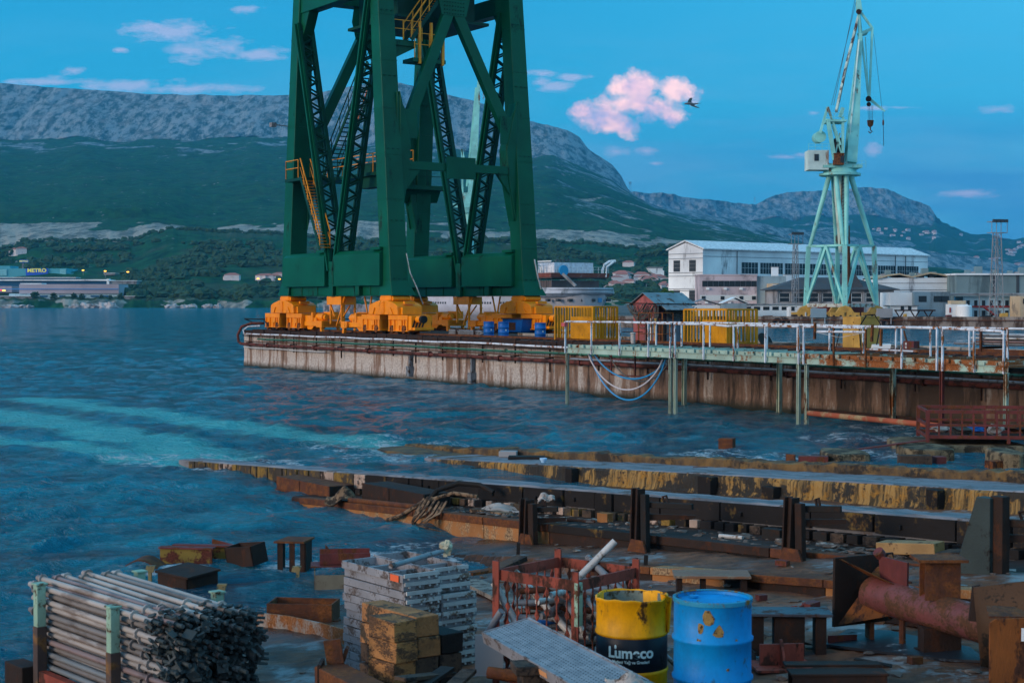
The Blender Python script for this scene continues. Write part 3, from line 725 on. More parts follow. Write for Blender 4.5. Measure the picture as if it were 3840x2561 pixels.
for y in (0, WY):
    w = MB(); w.box(.4, WX-.4, y-.42, y+.42, 2.06, 2.95); w.box(-.62, WX+.62, y-.5, y+.5, 2.02, 2.058)
    for x in (2.0, 4.0, 8.4, 10.2): w.box(x, x+.06, y-.46, y+.46, 2.07, 2.94)
    w.box(5.75, 6.25, y-.62, y+.5, 2.0, 3.9); w.box(8.9, 9.35, y-.66, y-.43, 2.07, 2.9)
    w.build('sill_beam', M_green, croot, bevel=.015)
    for (x0, x1) in ((.25, 5.45), (6.55, 11.75)):
        w = MB(); z0, z1 = 2.62, 4.42; y0, y1 = y-.72, y+.72
        w.ext([(x0, y0, z0), (x0, y0, z1-.2), (x0, y0+.25, z1), (x0, y1-.25, z1+.06), (x0, y1, z1-.2), (x0, y1, z0)], (x1-x0, 0, 0))
        w.box(x0-.03, x1+.03, y0-.04, y1+.04, z0-.06, z0); w.build('ballast_box', M_green, croot, bevel=.04)
        w = MB(); w.box(x1-.95, x1+.03, y0-.02, y1+.02, z1-.02, z1+.12); w.build('box_hatch', M_green, croot)
def lat(x0, z0, x1, z1, y):
    """V brace: solid front chord, laced back"""
    a = Vector((x0, y-.40, z0)); b_ = Vector((x1, y-.40, z1)); a2 = Vector((x0, y+.40, z0)); b2 = Vector((x1, y+.40, z1))
    d = (b_-a).normalized(); nrm = Vector((d.z, 0, -d.x)) if d.z*1 > 0 else Vector((-d.z, 0, d.x))
    o = MB().bar(a, b_, .12, .40, up=(0, 1, 0)).bar(a+nrm*.17, b_+nrm*.17, .2, .06, up=tuple(nrm)).build('lattice_brace', M_green, croot)
    w = MB(); w.bar(a2-nrm*.14, b2-nrm*.14, .14, .14); w.bar(a2+nrm*.16, b2+nrm*.16, .2, .16); w.bar(a+nrm*.16+Vector((0, .08, 0)), b_+nrm*.16+Vector((0, .08, 0)), .12, .1)
    L = (b_-a).length; n_ = int(L/.42)
    for i in range(n_):
        p = a+d*(L*i/n_); q = a+d*(L*(i+1)/n_); p2 = a2+d*(L*i/n_); q2 = a2+d*(L*(i+1)/n_)
        s_, t_ = (p, q2) if i % 2 else (p2, q)
        w.bar(s_+nrm*.16, t_+nrm*.16, .09, .09); w.bar(s_-nrm*.14, t_-nrm*.14, .09, .09)
    w.build('lacing', M_greend, o)
for y in (-.1, WY):
    lat(5.75, 3.4, lean(0, 17.4)+.35, 17.4, y); lat(6.3, 3.4, lean(WX, 17.6)-.5, 17.6, y)
# bracing across the rails: inverted V with gusset, tie beam with blank panel
for xb, s_ in ((WX, 1), (0, -1)):
    xf = lambda z: lean(xb, z)+(.30 if xb else -.0)
    apex = (xf(17.6), WY/2, 17.6)
    for yy in (.95, WY-.95): w = MB(); w.bar((xf(10.9), yy, 10.9), apex, .58, .4, up=(1, 0, 0)); w.build('diagonal_brace', M_green, croot, bevel=.015)
    w = MB(); w.ext([(xf(17)+.19, WY/2-1.0, 17.9), (xf(17)+.19, WY/2-.75, 16.9), (xf(17)+.19, WY/2+.75, 16.9), (xf(17)+.19, WY/2+1.0, 17.9), (xf(17)+.19, WY/2+.8, 19.2), (xf(17)+.19, WY/2-.8, 19.2)], (.04, 0, 0))
    for yy in (1.1, WY-1.1): w.ext([(xf(10.9)+.19, yy-.4, 10.2), (xf(10.9)+.19, yy+.4, 10.2), (xf(10.9)+.19, yy+.4, 11.7), (xf(10.9)+.19, yy-.4, 11.7)], (.03, 0, 0))
    w.build('gusset_plate', M_green, croot)
    w = MB()
    for dy in np.arange(-.6, .61, .17):
        for z in np.arange(17.0, 18.6, .2): w.tube((xf(17)+.23, WY/2+dy, z), (xf(17)+.26, WY/2+dy, z), .035, 6)
    w.build('rivets', M_greend, croot)
    w = MB(); w.bar((xf(8.8)-.1, .5, 8.8), (xf(8.8)-.1, WY-.5, 8.8), .3, .42); 
    for yy, q in ((.6, 1), (WY-.6, -1)): w.ext([(xf(8.8)-.2, yy, 8.6), (xf(8.8)-.2, yy+q*1.1, 8.6), (xf(8.8)-.2, yy, 7.2)], (.2, 0, 0))
    w.build('tie_beam', M_green, croot, bevel=.01)
    if xb: w = MB(); w.box(xf(8.8)+.09, xf(8.8)+.15, 3.2, 5.0, 8.2, 9.35); w.build('blank_panel', M_green, croot)
    w = MB(); w.box(xf(19)-.8, xf(19)+.2, .3, WY-.3, 18.8, 20.0); w.build('portal_beam', M_green, croot)
for y, z0 in ((0, 18.0), (WY, 17.55)):
    w = MB(); w.box(lean(0, 19)-.1, lean(WX, 19)+.1, y-.36, y+.36, z0, z0+.95)
    for xx, q in ((lean(0, 17), 1), (lean(WX, 17), -1)): w.ext([(xx+q*.3, y-.3, z0+.01), (xx+q*1.5, y-.3, z0+.01), (xx+q*1.1, y-.3, z0-.7), (xx+q*.3, y-.3, z0-1.9)], (0, .6, 0))
    w.build('portal_beam', M_green, croot, bevel=.02)
w = MB(); w.box(5.2, 9.6, 1.6, 6.4, 16.9, 21); w.box(4.6, 10.3, 1.2, 6.9, 16.75, 16.9); w.build('machinery_house', M_greend, croot)
w = MB(); w.lathe([(1.7, 0), (1.75, .4), (1.4, 2.0)], 24, (WX/2, WY/2, 18.9)); w.build('slewing_column', M_green, croot)
# landings, stairs and handrails
def rail_run(w, pts, h=1.0, post=1.1):
    pts = [Vector(p) for p in pts]
    for a, b_ in zip(pts[:-1], pts[1:]):
        for hh in (h, h*.55): w.bar(a+Vector((0, 0, hh)), b_+Vector((0, 0, hh)), .035, .035)
        n_ = max(1, int((b_-a).length/post))
        for i in range(n_+1): p = a+(b_-a)*(i/n_); w.bar(p, p+Vector((0, 0, h)), .045, .045)
def stair(a, b_, wd, treadm, railm, n_):
    a, b_ = Vector(a), Vector(b_); d = b_-a; s_ = Vector((-d.y, d.x, 0)).normalized()*wd/2
    o = MB().bar(a+s_, b_+s_, .05, .2).bar(a-s_, b_-s_, .05, .2).build('staircase', M_greend, croot)
    w = MB()
    for i in range(n_): p = a+d*((i+.5)/n_); w.box(p.x-.13, p.x+.13, min((p+s_).y, (p-s_).y), max((p+s_).y, (p-s_).y), p.z-.02, p.z+.02)
    w.build('treads', treadm, o)
    w = MB()
    for q in (s_, -s_):
        w.bar(a+q+Vector((0, 0, 1)), b_+q+Vector((0, 0, 1)), .05, .05); w.bar(a+q+Vector((0, 0, .5)), b_+q+Vector((0, 0, .5)), .03, .03)
        for i in range(0, n_+1, 5): p = a+q+d*(i/n_); w.bar(p, p+Vector((0, 0, 1)), .04, .04)
    w.build('stair_rail', railm, o)
stair((5.6, -.75, 4.6), (3.2, -.75, 8.7), .62, M_orail, M_orail, 24)
stair((2.5, 1.15, 8.8), (7.9, 1.15, 14.6), .9, M_greend, M_greend, 26)
w = MB(); w.bar((2.2, 2.2, 9.6), (7.2, 2.2, 16.6), .06, .06); w.build('salmon_handline', flat('salmon_line', (.6, .2, .1)), croot)
stair((WX-1.3, 1.5, 15.4), (WX-1.3, 3.9, 18.6), .8, M_orail, M_orail, 22)
w = MB(); w.box(.4, 11.3, .75, 1.75, 8.5, 8.68); w.box(.95, 3.5, -.95, .8, 8.5, 8.66); w.build('walkway', M_greend, croot)
w = MB(); rail_run(w, [(2.6, -.9, 8.68), (1.0, -.9, 8.68), (1.0, .6, 8.68)], 1.0, 1.3); rail_run(w, [(2.9, .78, 8.68), (11, .78, 8.68)], 1.0, 2.2); rail_run(w, [(2.9, 1.72, 8.68), (11, 1.72, 8.68)], 1.0, 2.2); w.build('handrail', M_orail, croot)
w = MB(); w.box(6.2, 8.6, 1.0, 1.7, 7.9, 9.2); w.build('cable_box', M_greend, croot)
w = MB(); w.ext([(-.9, WY-1.3, 8.4), (1.2, WY-1.3, 8.4), (.75, WY-1.3, 7.7), (-.4, WY-1.3, 7.7)], (0, 2.4, 0)); w.box(-1.0, 1.6, WY-1.5, WY+1.4, 8.4, 8.65); w.build('leg_landing', M_green, croot)
w = MB(); rail_run(w, [(-.9, WY-1.4, 8.65), (1.5, WY-1.4, 8.65), (1.5, WY+1.3, 8.65)], 1.0, .9); w.build('handrail', M_greend, croot)
w = MB(); w.box(WX-2.3, WX-1.1, .3, 1.9, 15.1, 15.4); w.box(WX-2.0, WX-.9, 1.6, 3.6, 14.3, 14.5); w.ext([(WX-2.2, .4, 15.1), (WX-2.2, 2.0, 15.1), (WX-2.2, .4, 14.3)], (1, 0, 0)); w.build('upper_landing', M_green, croot)
w = MB(); rail_run(w, [(WX-1.0, .5, 15.4), (WX-1.0, 2.2, 15.4)], 1.0, .5); rail_run(w, [(WX-.9, 1.7, 14.5), (WX-.9, 3.5, 14.5)], 1.3, .6)
for yy in (2.0, 2.7, 3.4): w.bar((WX-.9, yy, 14.2), (WX-.9, yy, 16.4), .13, .13)
w.build('handrail', M_orail, croot)
w = MB(); w.path([(WX+.66, .3, 4.2), (WX+.7, .5, 3.2), (WX+.72, .9, 2.4), (WX+.6, 1.3, 1.6)], .03, 8); w.path([(WX+.66, WY+.1, 4.0), (WX+.7, WY+.3, 3.0), (WX+.7, WY+.5, 2.4)], .04, 8); w.build('hanging_hose', M_galvw, croot, smooth=True)
w = MB(); w.tube((-.62, .0, 11.9), (-.62, -.9, 11.95), .03); w.box(-.8, -.45, -1.1, -.8, 11.8, 12.05); w.build('flood_lamp', M_alu, croot)
# orange bogies
def bogie(x, y, inn):
    b0 = thing('bogie', None, None, (x, y, 0)); b0.parent = croot
    for k_ in ('label', 'category'):
        if k_ in b0: del b0[k_]
    w = MB(); w.box(-.55, .55, -.55, .55, 1.80, 2.04); w.tube((-.62, -.5, 1.88), (-.62, .5, 1.88), .12, 12); w.tube((.6, -.5, 1.88), (.6, .5, 1.88), .12, 12); w.build('swivel_head', M_orange, b0, bevel=.02)
    w = MB(); w.ext([(-1.55, -.72, 1.06), (1.55, -.72, 1.06), (1.50, -.72, 1.5), (1.25, -.72, 1.62), (.35, -.72, 1.80), (-.35, -.72, 1.80), (-1.25, -.72, 1.62), (-1.50, -.72, 1.5)], (0, 1.44, 0))
    w.box(-.16, .16, -.77, -.721, 1.1, 1.74)
    for i in range(5): w.box(-.12, .12, -.80, -.771, 1.18+i*.12, 1.21+i*.12)
    for q in (-1, 1): w.ext([(q*1.0, -.78, 1.07), (q*1.12, -.78, 1.07), (q*.86, -.78, 1.42), (q*.80, -.78, 1.42)], (0, .055, 0))
    for q in (-1, 1): w.box(min(q*1.56, q*1.75), max(q*1.56, q*1.75), -.55, .55, 1.07, 1.44); w.box(q*1.45-.1, q*1.45+.1, -.3, .3, 1.6, 1.74)
    w.build('equaliser_beam', M_orange, b0, bevel=.015)
    for q in (-1, 1):
        t_ = MB(); c_ = q*1.45
        t_.box(c_-1.0, c_+1.0, -.66, .66, .80, 1.045); t_.box(c_-.98, c_+.98, -.60, .60, .26, .80)
        for xx in (-.95, -.45, .05, .55, .87): t_.box(c_+xx, c_+xx+.1, -.67, -.602, .28, .79)
        t_.ext([(c_-q*.98, -.5, .3), (c_-q*.75, -.66, .3), (c_-q*.75, -.66, .8), (c_-q*.98, -.5, .8)], (0, 1.1, 0))
        t_.box(c_-1.02, c_+1.02, -.68, .68, .22, .27)
        t_.box(c_+.2, c_+.45, -.70, -.6, .5, .78); t_.build('truck', M_orange, b0, bevel=.012)
        for xx in (-.62, .62):
            wh = MB(); wh.tube((c_+xx, -.16, .33), (c_+xx, .16, .33), .24, 20); wh.tube((c_+xx, -.22, .33), (c_+xx, -.15, .33), .29, 20); wh.tube((c_+xx, -.45, .33), (c_+xx, .45, .33), .08, 10); wh.build('wheel', M_wheel, b0, smooth=True)
            wh = MB(); wh.tube((c_+xx, -.52, .32), (c_+xx, -.68, .32), .2, 16); wh.build('wheel_cover', M_rusto, b0, smooth=True)
    s_ = inn
    w = MB(); w.box(*sorted((s_*2.5, s_*4.9)), -.5, .5, .36, .62); w.box(*sorted((s_*4.2, s_*4.9)), -.62, .62, .3, .66); w.box(*sorted((s_*2.5, s_*3.4)), -.45, .45, .62, .95); w.box(*sorted((s_*3.35, s_*3.55)), -.5, .5, .62, 1.12); w.box(*sorted((s_*3.5, s_*4.6)), .2, .6, .7, 1.15)
    w.ext([(s_*2.6, -.4, .36), (s_*3.5, -.4, .36), (s_*3.2, -.4, .16), (s_*2.7, -.4, .16)], (0, .8, 0)); w.build('drive_frame', M_orange, b0, bevel=.01)
    w = MB(); w.tube((s_*3.6, -.15, .85), (s_*4.4, -.15, .85), .22, 16); w.tube((s_*4.4, -.15, .85), (s_*4.6, -.15, .85), .14, 12); w.box(*sorted((s_*3.5, s_*3.9)), -.45, .25, .62, .82); w.build('drive_motor', M_orange, b0, smooth=True)
    w = MB(); w.bar((s_*4.6, -.5, .62), (s_*4.75, -.5, .02), .16, .2); w.bar((s_*4.6, .5, .62), (s_*4.75, .5, .02), .12, .2); w.build('rail_clamp', M_orange, b0)
    w = MB()
    if s_ < 0:
        for yy in (-.25,): w.tube((2.45, yy, .84), (3.2, yy, .84), .17, 16)
        w.box(2.45, 2.75, -.6, .6, .3, 1.0); w.box(2.5, 3.0, -.55, .55, .3, .42); w.build('buffer_mount', M_orange, b0)
        w = MB(); w.tube((3.2, -.25, .84), (3.42, -.25, .84), .19, 18); w.build('rubber_buffer', M_black, b0, smooth=True)
        w = MB()
        for i in range(4): w.ext([(2.76, -.58+i*.18, .44), (2.76, -.48+i*.18, .44), (2.76, -.28+i*.18, .98), (2.76, -.38+i*.18, .98)], (.006, 0, 0))
        w.build('hazard_stripes', M_black, b0)
    else:
        w.tube((-2.9, -.25, .84), (-2.5, -.25, .84), .17, 16); w.ext([(-2.75, -.3, .75), (-2.6, -.3, .75), (-2.95, -.3, .0), (-3.1, -.3, .0)], (0, .1, 0)); w.ext([(-2.75, -.3, .75), (-2.6, -.3, .75), (-2.4, -.3, .0), (-2.55, -.3, .0)], (0, .1, 0)); w.build('buffer_mount', M_rusto, b0)
    return b0
for (x, y, s_) in ((0, 0, 1), (WX, 0, -1), (0, WY, 1), (WX, WY, -1)): bogie(x, y, s_)
for y in (0, WY):
    w = MB(); w.box(5.2, 6.9, y-.45, y+.45, 1.55, 2.0)
    for q in (5.4, 6.7): w.bar((q, y-.3, .5), (q, y-.3, 1.6), .1, .1); w.bar((q, y+.5, .1), (q, y+.5, 1.9), .1, .1)
    w.bar((5.0, y-.3, 2.0), (5.9, y-.3, .9), .08, .08); w.bar((7.1, y-.3, 2.0), (6.1, y-.3, .4), .08, .08); w.bar((5.4, y+.2, .5), (6.7, y+.2, 1.5), .06, .06)
    for i in range(5): w.box(6.6, 6.9, y+.45, y+.52, .2+i*.28, .24+i*.28)
    w.bar((8.4, y+.2, 2.0), (8.8, y+.2, .9), .07, .07); w.bar((9.2, y+.2, 2.0), (8.85, y+.2, .9), .07, .07)
    w.build('cable_guide_frame', M_orange, croot)

# ------------------------------------------------------------------ things on the pier
def drum(name, label, loc, mat_body, r=.29, h=.88, group=None, patch=False, rz=0):
    root = thing(name, label, 'drum', loc, rz, group)
    pr = [(0, .012), (r-.02, .012), (r-.015, 0), (r+.004, .004), (r+.004, .02), (r, .03)]
    for zc in (h*.335, h*.667): pr += [(r, zc-.022), (r+.014, zc-.009), (r+.014, zc+.009), (r, zc+.022)]
    pr += [(r, h-.03), (r+.005, h-.02), (r+.007, h), (r-.006, h), (r-.012, h-.022), (0, h-.022)]
    w = MB(); w.lathe(pr, 48, close=False); w.build('shell', mat_body, root, smooth=True, angle=60)
    w = MB(); w.lathe([(0, h-.02), (.035, h-.02), (.035, h-.005), (0, h-.005)], 14, (r*.6, 0, 0), close=False); w.build('bung', mat_body, root)
    if patch: w = MB(); w.add([(-.004+0, 0, 0)], []); 
    return root
S85 = .86
dr = drum('oil_drum', 'blue oil drum, leftmost of the pair beside the bundle of rods on the pier', pier(0, 0), M_blue2, group='blue drums on the pier')
def pier_at(u, l_guess=None, m=1.5):
    # point on the pier deck at inset m seen in column u
    a = (u-1920)/FPX; A0 = C0+PN*m; t = (a*A0.y-A0.x)/(PE.x-a*PE.y); p = A0+PE*t; return Vector((p.x, p.y, PZ+.02))
dr.location = pier_at(1833, m=2.3)
dr.scale = (S85,)*3; dr.rotation_euler = (0, 0, 1)
dup(dr, pier_at(1888, m=2.35), 2, label='blue oil drum with a handle bar, right beside the leftmost drum of the pier')
dup(dr, pier_at(2026, m=1.9), 3, label='lone blue oil drum in front of the orange bogie, near the yellow cage')
for o in [o for o in bpy.data.objects if o.name.startswith('oil_drum') and o.parent is None]:
    w = MB(); w.ext([(.292*math.cos(a_), .292*math.sin(a_), .38) for a_ in (-1.2,)]+[(.292*math.cos(-.95), .292*math.sin(-.95), .38), (.292*math.cos(-.95), .292*math.sin(-.95), .47), (.292*math.cos(-1.2), .292*math.sin(-1.2), .47)], (.004, -.006, 0)); p_ = w.build('paper_label', flat('paper', (.5, .6, .65)), o); p_.rotation_euler = (0, 0, -o.rotation_euler.z)
w = MB(); p0 = pier_at(1690, m=2.6); p1 = pier_at(1812, m=2.4)
t_ = thing('rod_bundle', 'low bundle of grey steel rods lying on the pier left of the blue drums', 'rods', p0)
r_ = random.Random(3); d_ = (p1-p0)
for i in range(60): o_ = Vector((r_.uniform(-.1, .1), r_.uniform(-.5, .5), .03+.28*r_.random())); w.tube(o_+Vector((0, 0, 0)), o_+d_*r_.uniform(.9, 1), .02, 6)
w.build('rods', M_galv, t_)
w = MB()
for q in (.2, .75): w.box(d_.x*q-.06, d_.x*q+.06, d_.y*q-.6, d_.y*q+.6, 0, .34)
w.build('bearers', M_rustd, t_)
t_ = thing('skip', 'blue steel skip behind the rod bundle, under the green crane', 'skip', pier(16.2, 8.9, PZ), PRZ)
w = MB(); w.ext([(-.8, -.5, .1), (.8, -.5, .1), (1.0, -.5, .8), (-1.0, -.5, .8)], (0, 1, 0)); w.build('tub', M_blue2, t_); w = MB(); w.box(-.3, .3, -.53, -.501, .2, .6); w.box(-1.05, 1.05, -.55, .55, .78, .84); w.build('rim', M_rust, t_)
# yellow barred cages
def cage(label, l0, l1, m0, m1, h):
    t = thing('barred_cage', label, 'cage', pier(l0, m0, PZ), PRZ, 'yellow cages on the pier')
    L = l1-l0; W = m1-m0
    w = MB()
    for z in (.12, h): w.bar((0, 0, z), (L, 0, z), .07, .07); w.bar((0, W, z), (L, W, z), .07, .07); w.bar((0, 0, z), (0, W, z), .07, .07); w.bar((L, 0, z), (L, W, z), .07, .07)
    for x, y in ((0, 0), (L, 0), (0, W), (L, W)): w.bar((x, y, -.02), (x, y, h), .09, .09)
    w.build('frame', M_cage, t)
    for (a, b_) in (((0, 0), (L, 0)), ((L, 0), (L, W)), ((0, W), (L, W)), ((0, 0), (0, W))):
        w = MB(); a = Vector((*a, 0)); b_ = Vector((*b_, 0)); n_ = int((b_-a).length/.19)
        for i in range(1, n_): p = a+(b_-a)*(i/n_); w.bar(p+Vector((0, 0, .12)), p+Vector((0, 0, h)), .045, .045)
        w.build('bars', M_cage, t)
    w = MB(); n_ = 16; x0 = L*.45
    for i in range(n_): x = x0+(L-x0-.05)*i/n_; w.box(x, x+(L-x0)/n_*.55, -.055, -.04, .14, h*.72); w.box(x+(L-x0)/n_*.55, x+(L-x0)/n_, -.045, -.03, .14, h*.72)
    for i in range(7): y = .04+.09*i; w.box(L+.04, L+.055, y, y+.05, .14, h*.72)
    w.build('corrugated_panel', M_cage, t)
    return t
cage('yellow barred cage left of the red hut, with corrugated lower panel', 30.1, 32.9, 1.5, 2.75, 1.50)
cage('yellow barred cage right of the red hut, the nearer of the two', 38.7, 41.2, 1.7, 3.2, 1.42)
# red hut with draped cables
t = thing('hut', 'small faded red hut with tin roof and draped cables on the pier', 'hut', pier(33.6, 3.1, PZ), PRZ)
w = MB(); L, W, H = 1.55, 1.85, 1.62
w.ext([(0, 0, 0), (L, 0, 0), (L, 0, H), (L/2, 0, H+.42), (0, 0, H)], (0, W, 0)); w.build('walls', worn('hut_walls', (.34, .10, .10), (.42, .38, .42), .38, 1.4, 1.5, rough=.8, rust2=(.05, .025, .03), grime=.5), t)
w = MB()
for q in (-1, 1):
    a = (L/2, -.12, H+.46); b_ = (L/2+q*(L/2+.22), -.12, H-.06)
    w.ext([a, b_, (b_[0], b_[1], b_[2]+.03), (a[0], a[1], a[2]+.03)], (0, W+.3, 0))
w.build('roof', worn('tin_roof', (.17, .22, .25), (.10, .08, .07), .35, 3, rough=.5, metal=.3), t)
w = MB(); w.box(L+.003, L+.012, .02, W-.02, .02, H-.05); w.build('dark_wall_panel', worn('dark_wall_panel', (.055, .025, .032), (.20, .19, .22), .3, 1.6, rough=.8, grime=.5), t); w = MB(); w.box(L+.013, L+.03, .55, 1.25, .02, 1.35); w.build('door', worn('hut_door', (.12, .14, .17), (.3, .25, .22), .3, 3), t)  # separate darker panel laid over the wall on the door side
w = MB(); w.ext([(L+.1, .1, H-.02), (L+.55, .1, H-.25), (L+.55, 1.7, H-.25), (L+.1, 1.7, H-.02)], (0, 0, .03)); w.build('canopy', M_galv, t)
w = MB(); r_ = random.Random(9)
for i in range(30):
    side = r_.random(); z0 = H-.05+r_.uniform(-.1, .1)
    if side < .5: a = Vector((r_.uniform(-.2, .3), -.14-r_.random()*.12, z0)); b_ = Vector((r_.uniform(.9, 1.7), -.14-r_.random()*.12, z0+r_.uniform(-.2, .1))); s_ = r_.uniform(.3, 1.0)
    else: a = Vector((L+.14+r_.random()*.1, r_.uniform(-.1, .4), z0)); b_ = Vector((L+.14+r_.random()*.1, r_.uniform(1.2, 2.0), z0)); s_ = r_.uniform(.1, .55)
    w.path([a+(b_-a)*(j/8)-Vector((0, 0, s_*4*(j/8)*(1-j/8))) for j in range(9)], .022, 5)
for i in range(9): w.path([Vector((1.55+r_.uniform(-.1, .2), -.1+r_.uniform(-.1, .1), H)), Vector((1.75+r_.uniform(-.1, .2), -.2, H-.5)), Vector((1.6+r_.uniform(-.3, .2), -.2, H-.75-r_.random()*.4))], .016, 5)
w.build('draped_cables', M_cable, t, smooth=True)
w = MB(); w.bar((-.6, -.2, H+.05), (2.2, -.2, H+.02), .035, .035); w.bar((L+.18, -.6, H+.02), (L+.18, 2.3, H), .035, .035); w.build('cable_rails', M_rustd, t)
# cylinder rack
t = thing('bottle_rack', 'orange frame rack with valves in front of the red hut', 'rack', pier_at(2395, m=1.7), PRZ)
w = MB()
for x in (0, .85, 1.55):
    for y in (0, .55): w.bar((x, y, 0), (x, y, 1.25), .035, .035)
for z in (.04, .4, .8, 1.25):
    for y in (0, .55): w.bar((0, y, z), (1.55, y, z), .03, .03)
    for x in (0, 1.55): w.bar((x, 0, z), (x, .55, z), .03, .03)
w.build('frame', M_rusto, t); r_ = random.Random(2)
for i in range(5): x = .2+.28*i; w = MB(); w.lathe([(.06, .1), (.06, .75), (.03, .86), (.03, .95), (.05, .97), (.05, 1.02)], 12, (x, .28, 0)); w.build('gas_bottle', [M_black, M_galvw, M_cab, M_rust][i % 4], t, smooth=True)
t = thing('post_cap', 'short pale capped stub standing left of the orange rack', 'post', pier_at(2374, m=1.2)); w = MB(); w.lathe([(.1, 0), (.1, .38), (.12, .4), (.12, .44), (.05, .46)], 14); w.build('stub', M_galvw, t, smooth=True); w = MB(); w.bar((-.45, 0, .47), (.4, .1, .47), .05, .03); w.build('handle', M_rustd, t)
t = thing('tilted_disc', 'dark round lid leaning on edge to the right of the second yellow cage', 'lid', pier_at(2870, m=3.0)); w = MB(); w.lathe([(0, -.02), (.33, -.02), (.35, 0), (.33, .03), (0, .05)], 24, close=False); o = w.build('lid', M_black, t, smooth=True); o.rotation_euler = (.9, .5, .3); o.location = (0, 0, .22)
# mustard cabinet
t = thing('cabinet', 'tall mustard yellow steel cabinet with double doors on the pier', 'cabinet', pier_at(3160, m=3.2), PRZ-.12)
w = MB(); w.box(0, 1.0, 0, .85, .05, 1.15); w.box(-.02, 1.02, -.02, .87, 1.15, 1.18); w.build('body', M_cab, t, bevel=.012)
for x in (.03, .66): w = MB(); w.box(x, x+(.61 if x < .1 else .31), -.012, -.001, .1, 1.12); o = w.build('door', M_cab, t); w = MB(); w.box(x+(.57 if x < .1 else .02), x+(.60 if x < .1 else .05), -.03, -.0125, .6, .68); [w.box(x+.58, x+.62, -.03, -.0125, z_, z_+.03) for z_ in (.35, .95) if x < .1]; w.build('handle', M_rustd, o)
w = MB(); w.path([(1.1, -.05, 0), (1.05, -.1, .8), (1.08, .2, 1.22), (1.15, .5, 1.25), (1.25, .7, .9), (1.5, .3, .1)], .025, 6); w.path([(-.15, -.2, 0), (-.05, 0, .9)], .02, 6); w.build('cable', M_black, t, smooth=True)
# winch, white sheet, bars
t = thing('winch_block', 'dark rusty block with a leaning bar near the right end of the walkway', 'machine part', pier_at(3385, m=3.0), PRZ)
w = MB(); w.ext([(0, 0, 0), (.5, 0, 0), (.5, 0, .36), (.05, 0, .36), (-.05, 0, .25)], (0, .3, 0)); w.build('block', M_maroon, t, bevel=.01); w = MB(); w.bar((.1, .1, .36), (-.05, .1, .72), .05, .04); w.build('bar', M_rust, t); w = MB(); w.box(.12, .2, -.01, -.001, .1, .18); w.box(.12, .2, -.01, -.001, .22, .3); w.build('slots', M_galvw, t)
w = MB(); w.ext([(0, 0, .0), (.6, -.1, .02), (.65, -.1, .2), (.05, 0, .17)], (0, .3, .02)); o = w.build('sheet_offcut', M_wht2, loc=pier_at(3272, m=3.2)); tag(o, 'small bent white sheet lying between the cabinet and the dark block', 'sheet')
t = thing('pipe_stack', 'stack of long grey scaffold tubes in a cradle at the right end of the pier', 'tube stack', pier_at(3655, m=2.6), PRZ); r_ = random.Random(5)
tubes = []
for i in range(30): y = .06+.12*(i % 8)+r_.uniform(-.02, .02); z = .32+.1*(i//8)+r_.uniform(0, .03); x0 = r_.uniform(-.3, .2) if i > 3 else -.9; w = MB(); w.tube((x0, y, z), (x0+4+r_.uniform(0, .6), y+r_.uniform(-.05, .05), z+r_.uniform(-.03, .03)), .035, 8); w.build('tube', [M_galv, M_galvw, M_galvr][i % 3], t, smooth=True)
w = MB()
for x in (.3, 2.4): w.bar((x, -.05, 0), (x, -.05, .85), .07, .07); w.bar((x, 1.1, 0), (x, 1.1, .85), .07, .07); w.bar((x, -.05, .22), (x, 1.1, .22), .08, .08)
w.bar((0, 0, .12), (4, 0, .12), .1, .12); w.build('cradle', M_rust, t)
for i, (u, m_i, s_) in enumerate([(2600, 4, .3), (2930, 3.5, .35), (3010, 3.8, .3), (3080, 4.2, .35), (3300, 4.5, .3), (3480, 3.4, .4)]):
    w = MB(); r_ = random.Random(i+50)
    for j in range(5):
        a0 = r_.uniform(0, 6); w.path([(s_*r_.uniform(.8, 1.4)*math.cos(a0+q*.5)*(1+.1*j), .5*s_*math.sin(a0+q*.5), .03+.02*j+.03*math.sin(q)) for q in range(12)], .018, 5)
    o = w.build('cable_coil', M_cable, loc=pier_at(u, m=m_i), smooth=True); tag(o, ['loose dark cable heap behind the second yellow cage', 'loose dark cable heap beside the tilted round lid', 'tangled cable left of the mustard cabinet, farther one', 'tangled cable close against the left side of the mustard cabinet', 'cable heap right of the mustard cabinet', 'cable heap beneath the right-hand end of the white railing'][i], 'cable', 'cable heaps on the pier')

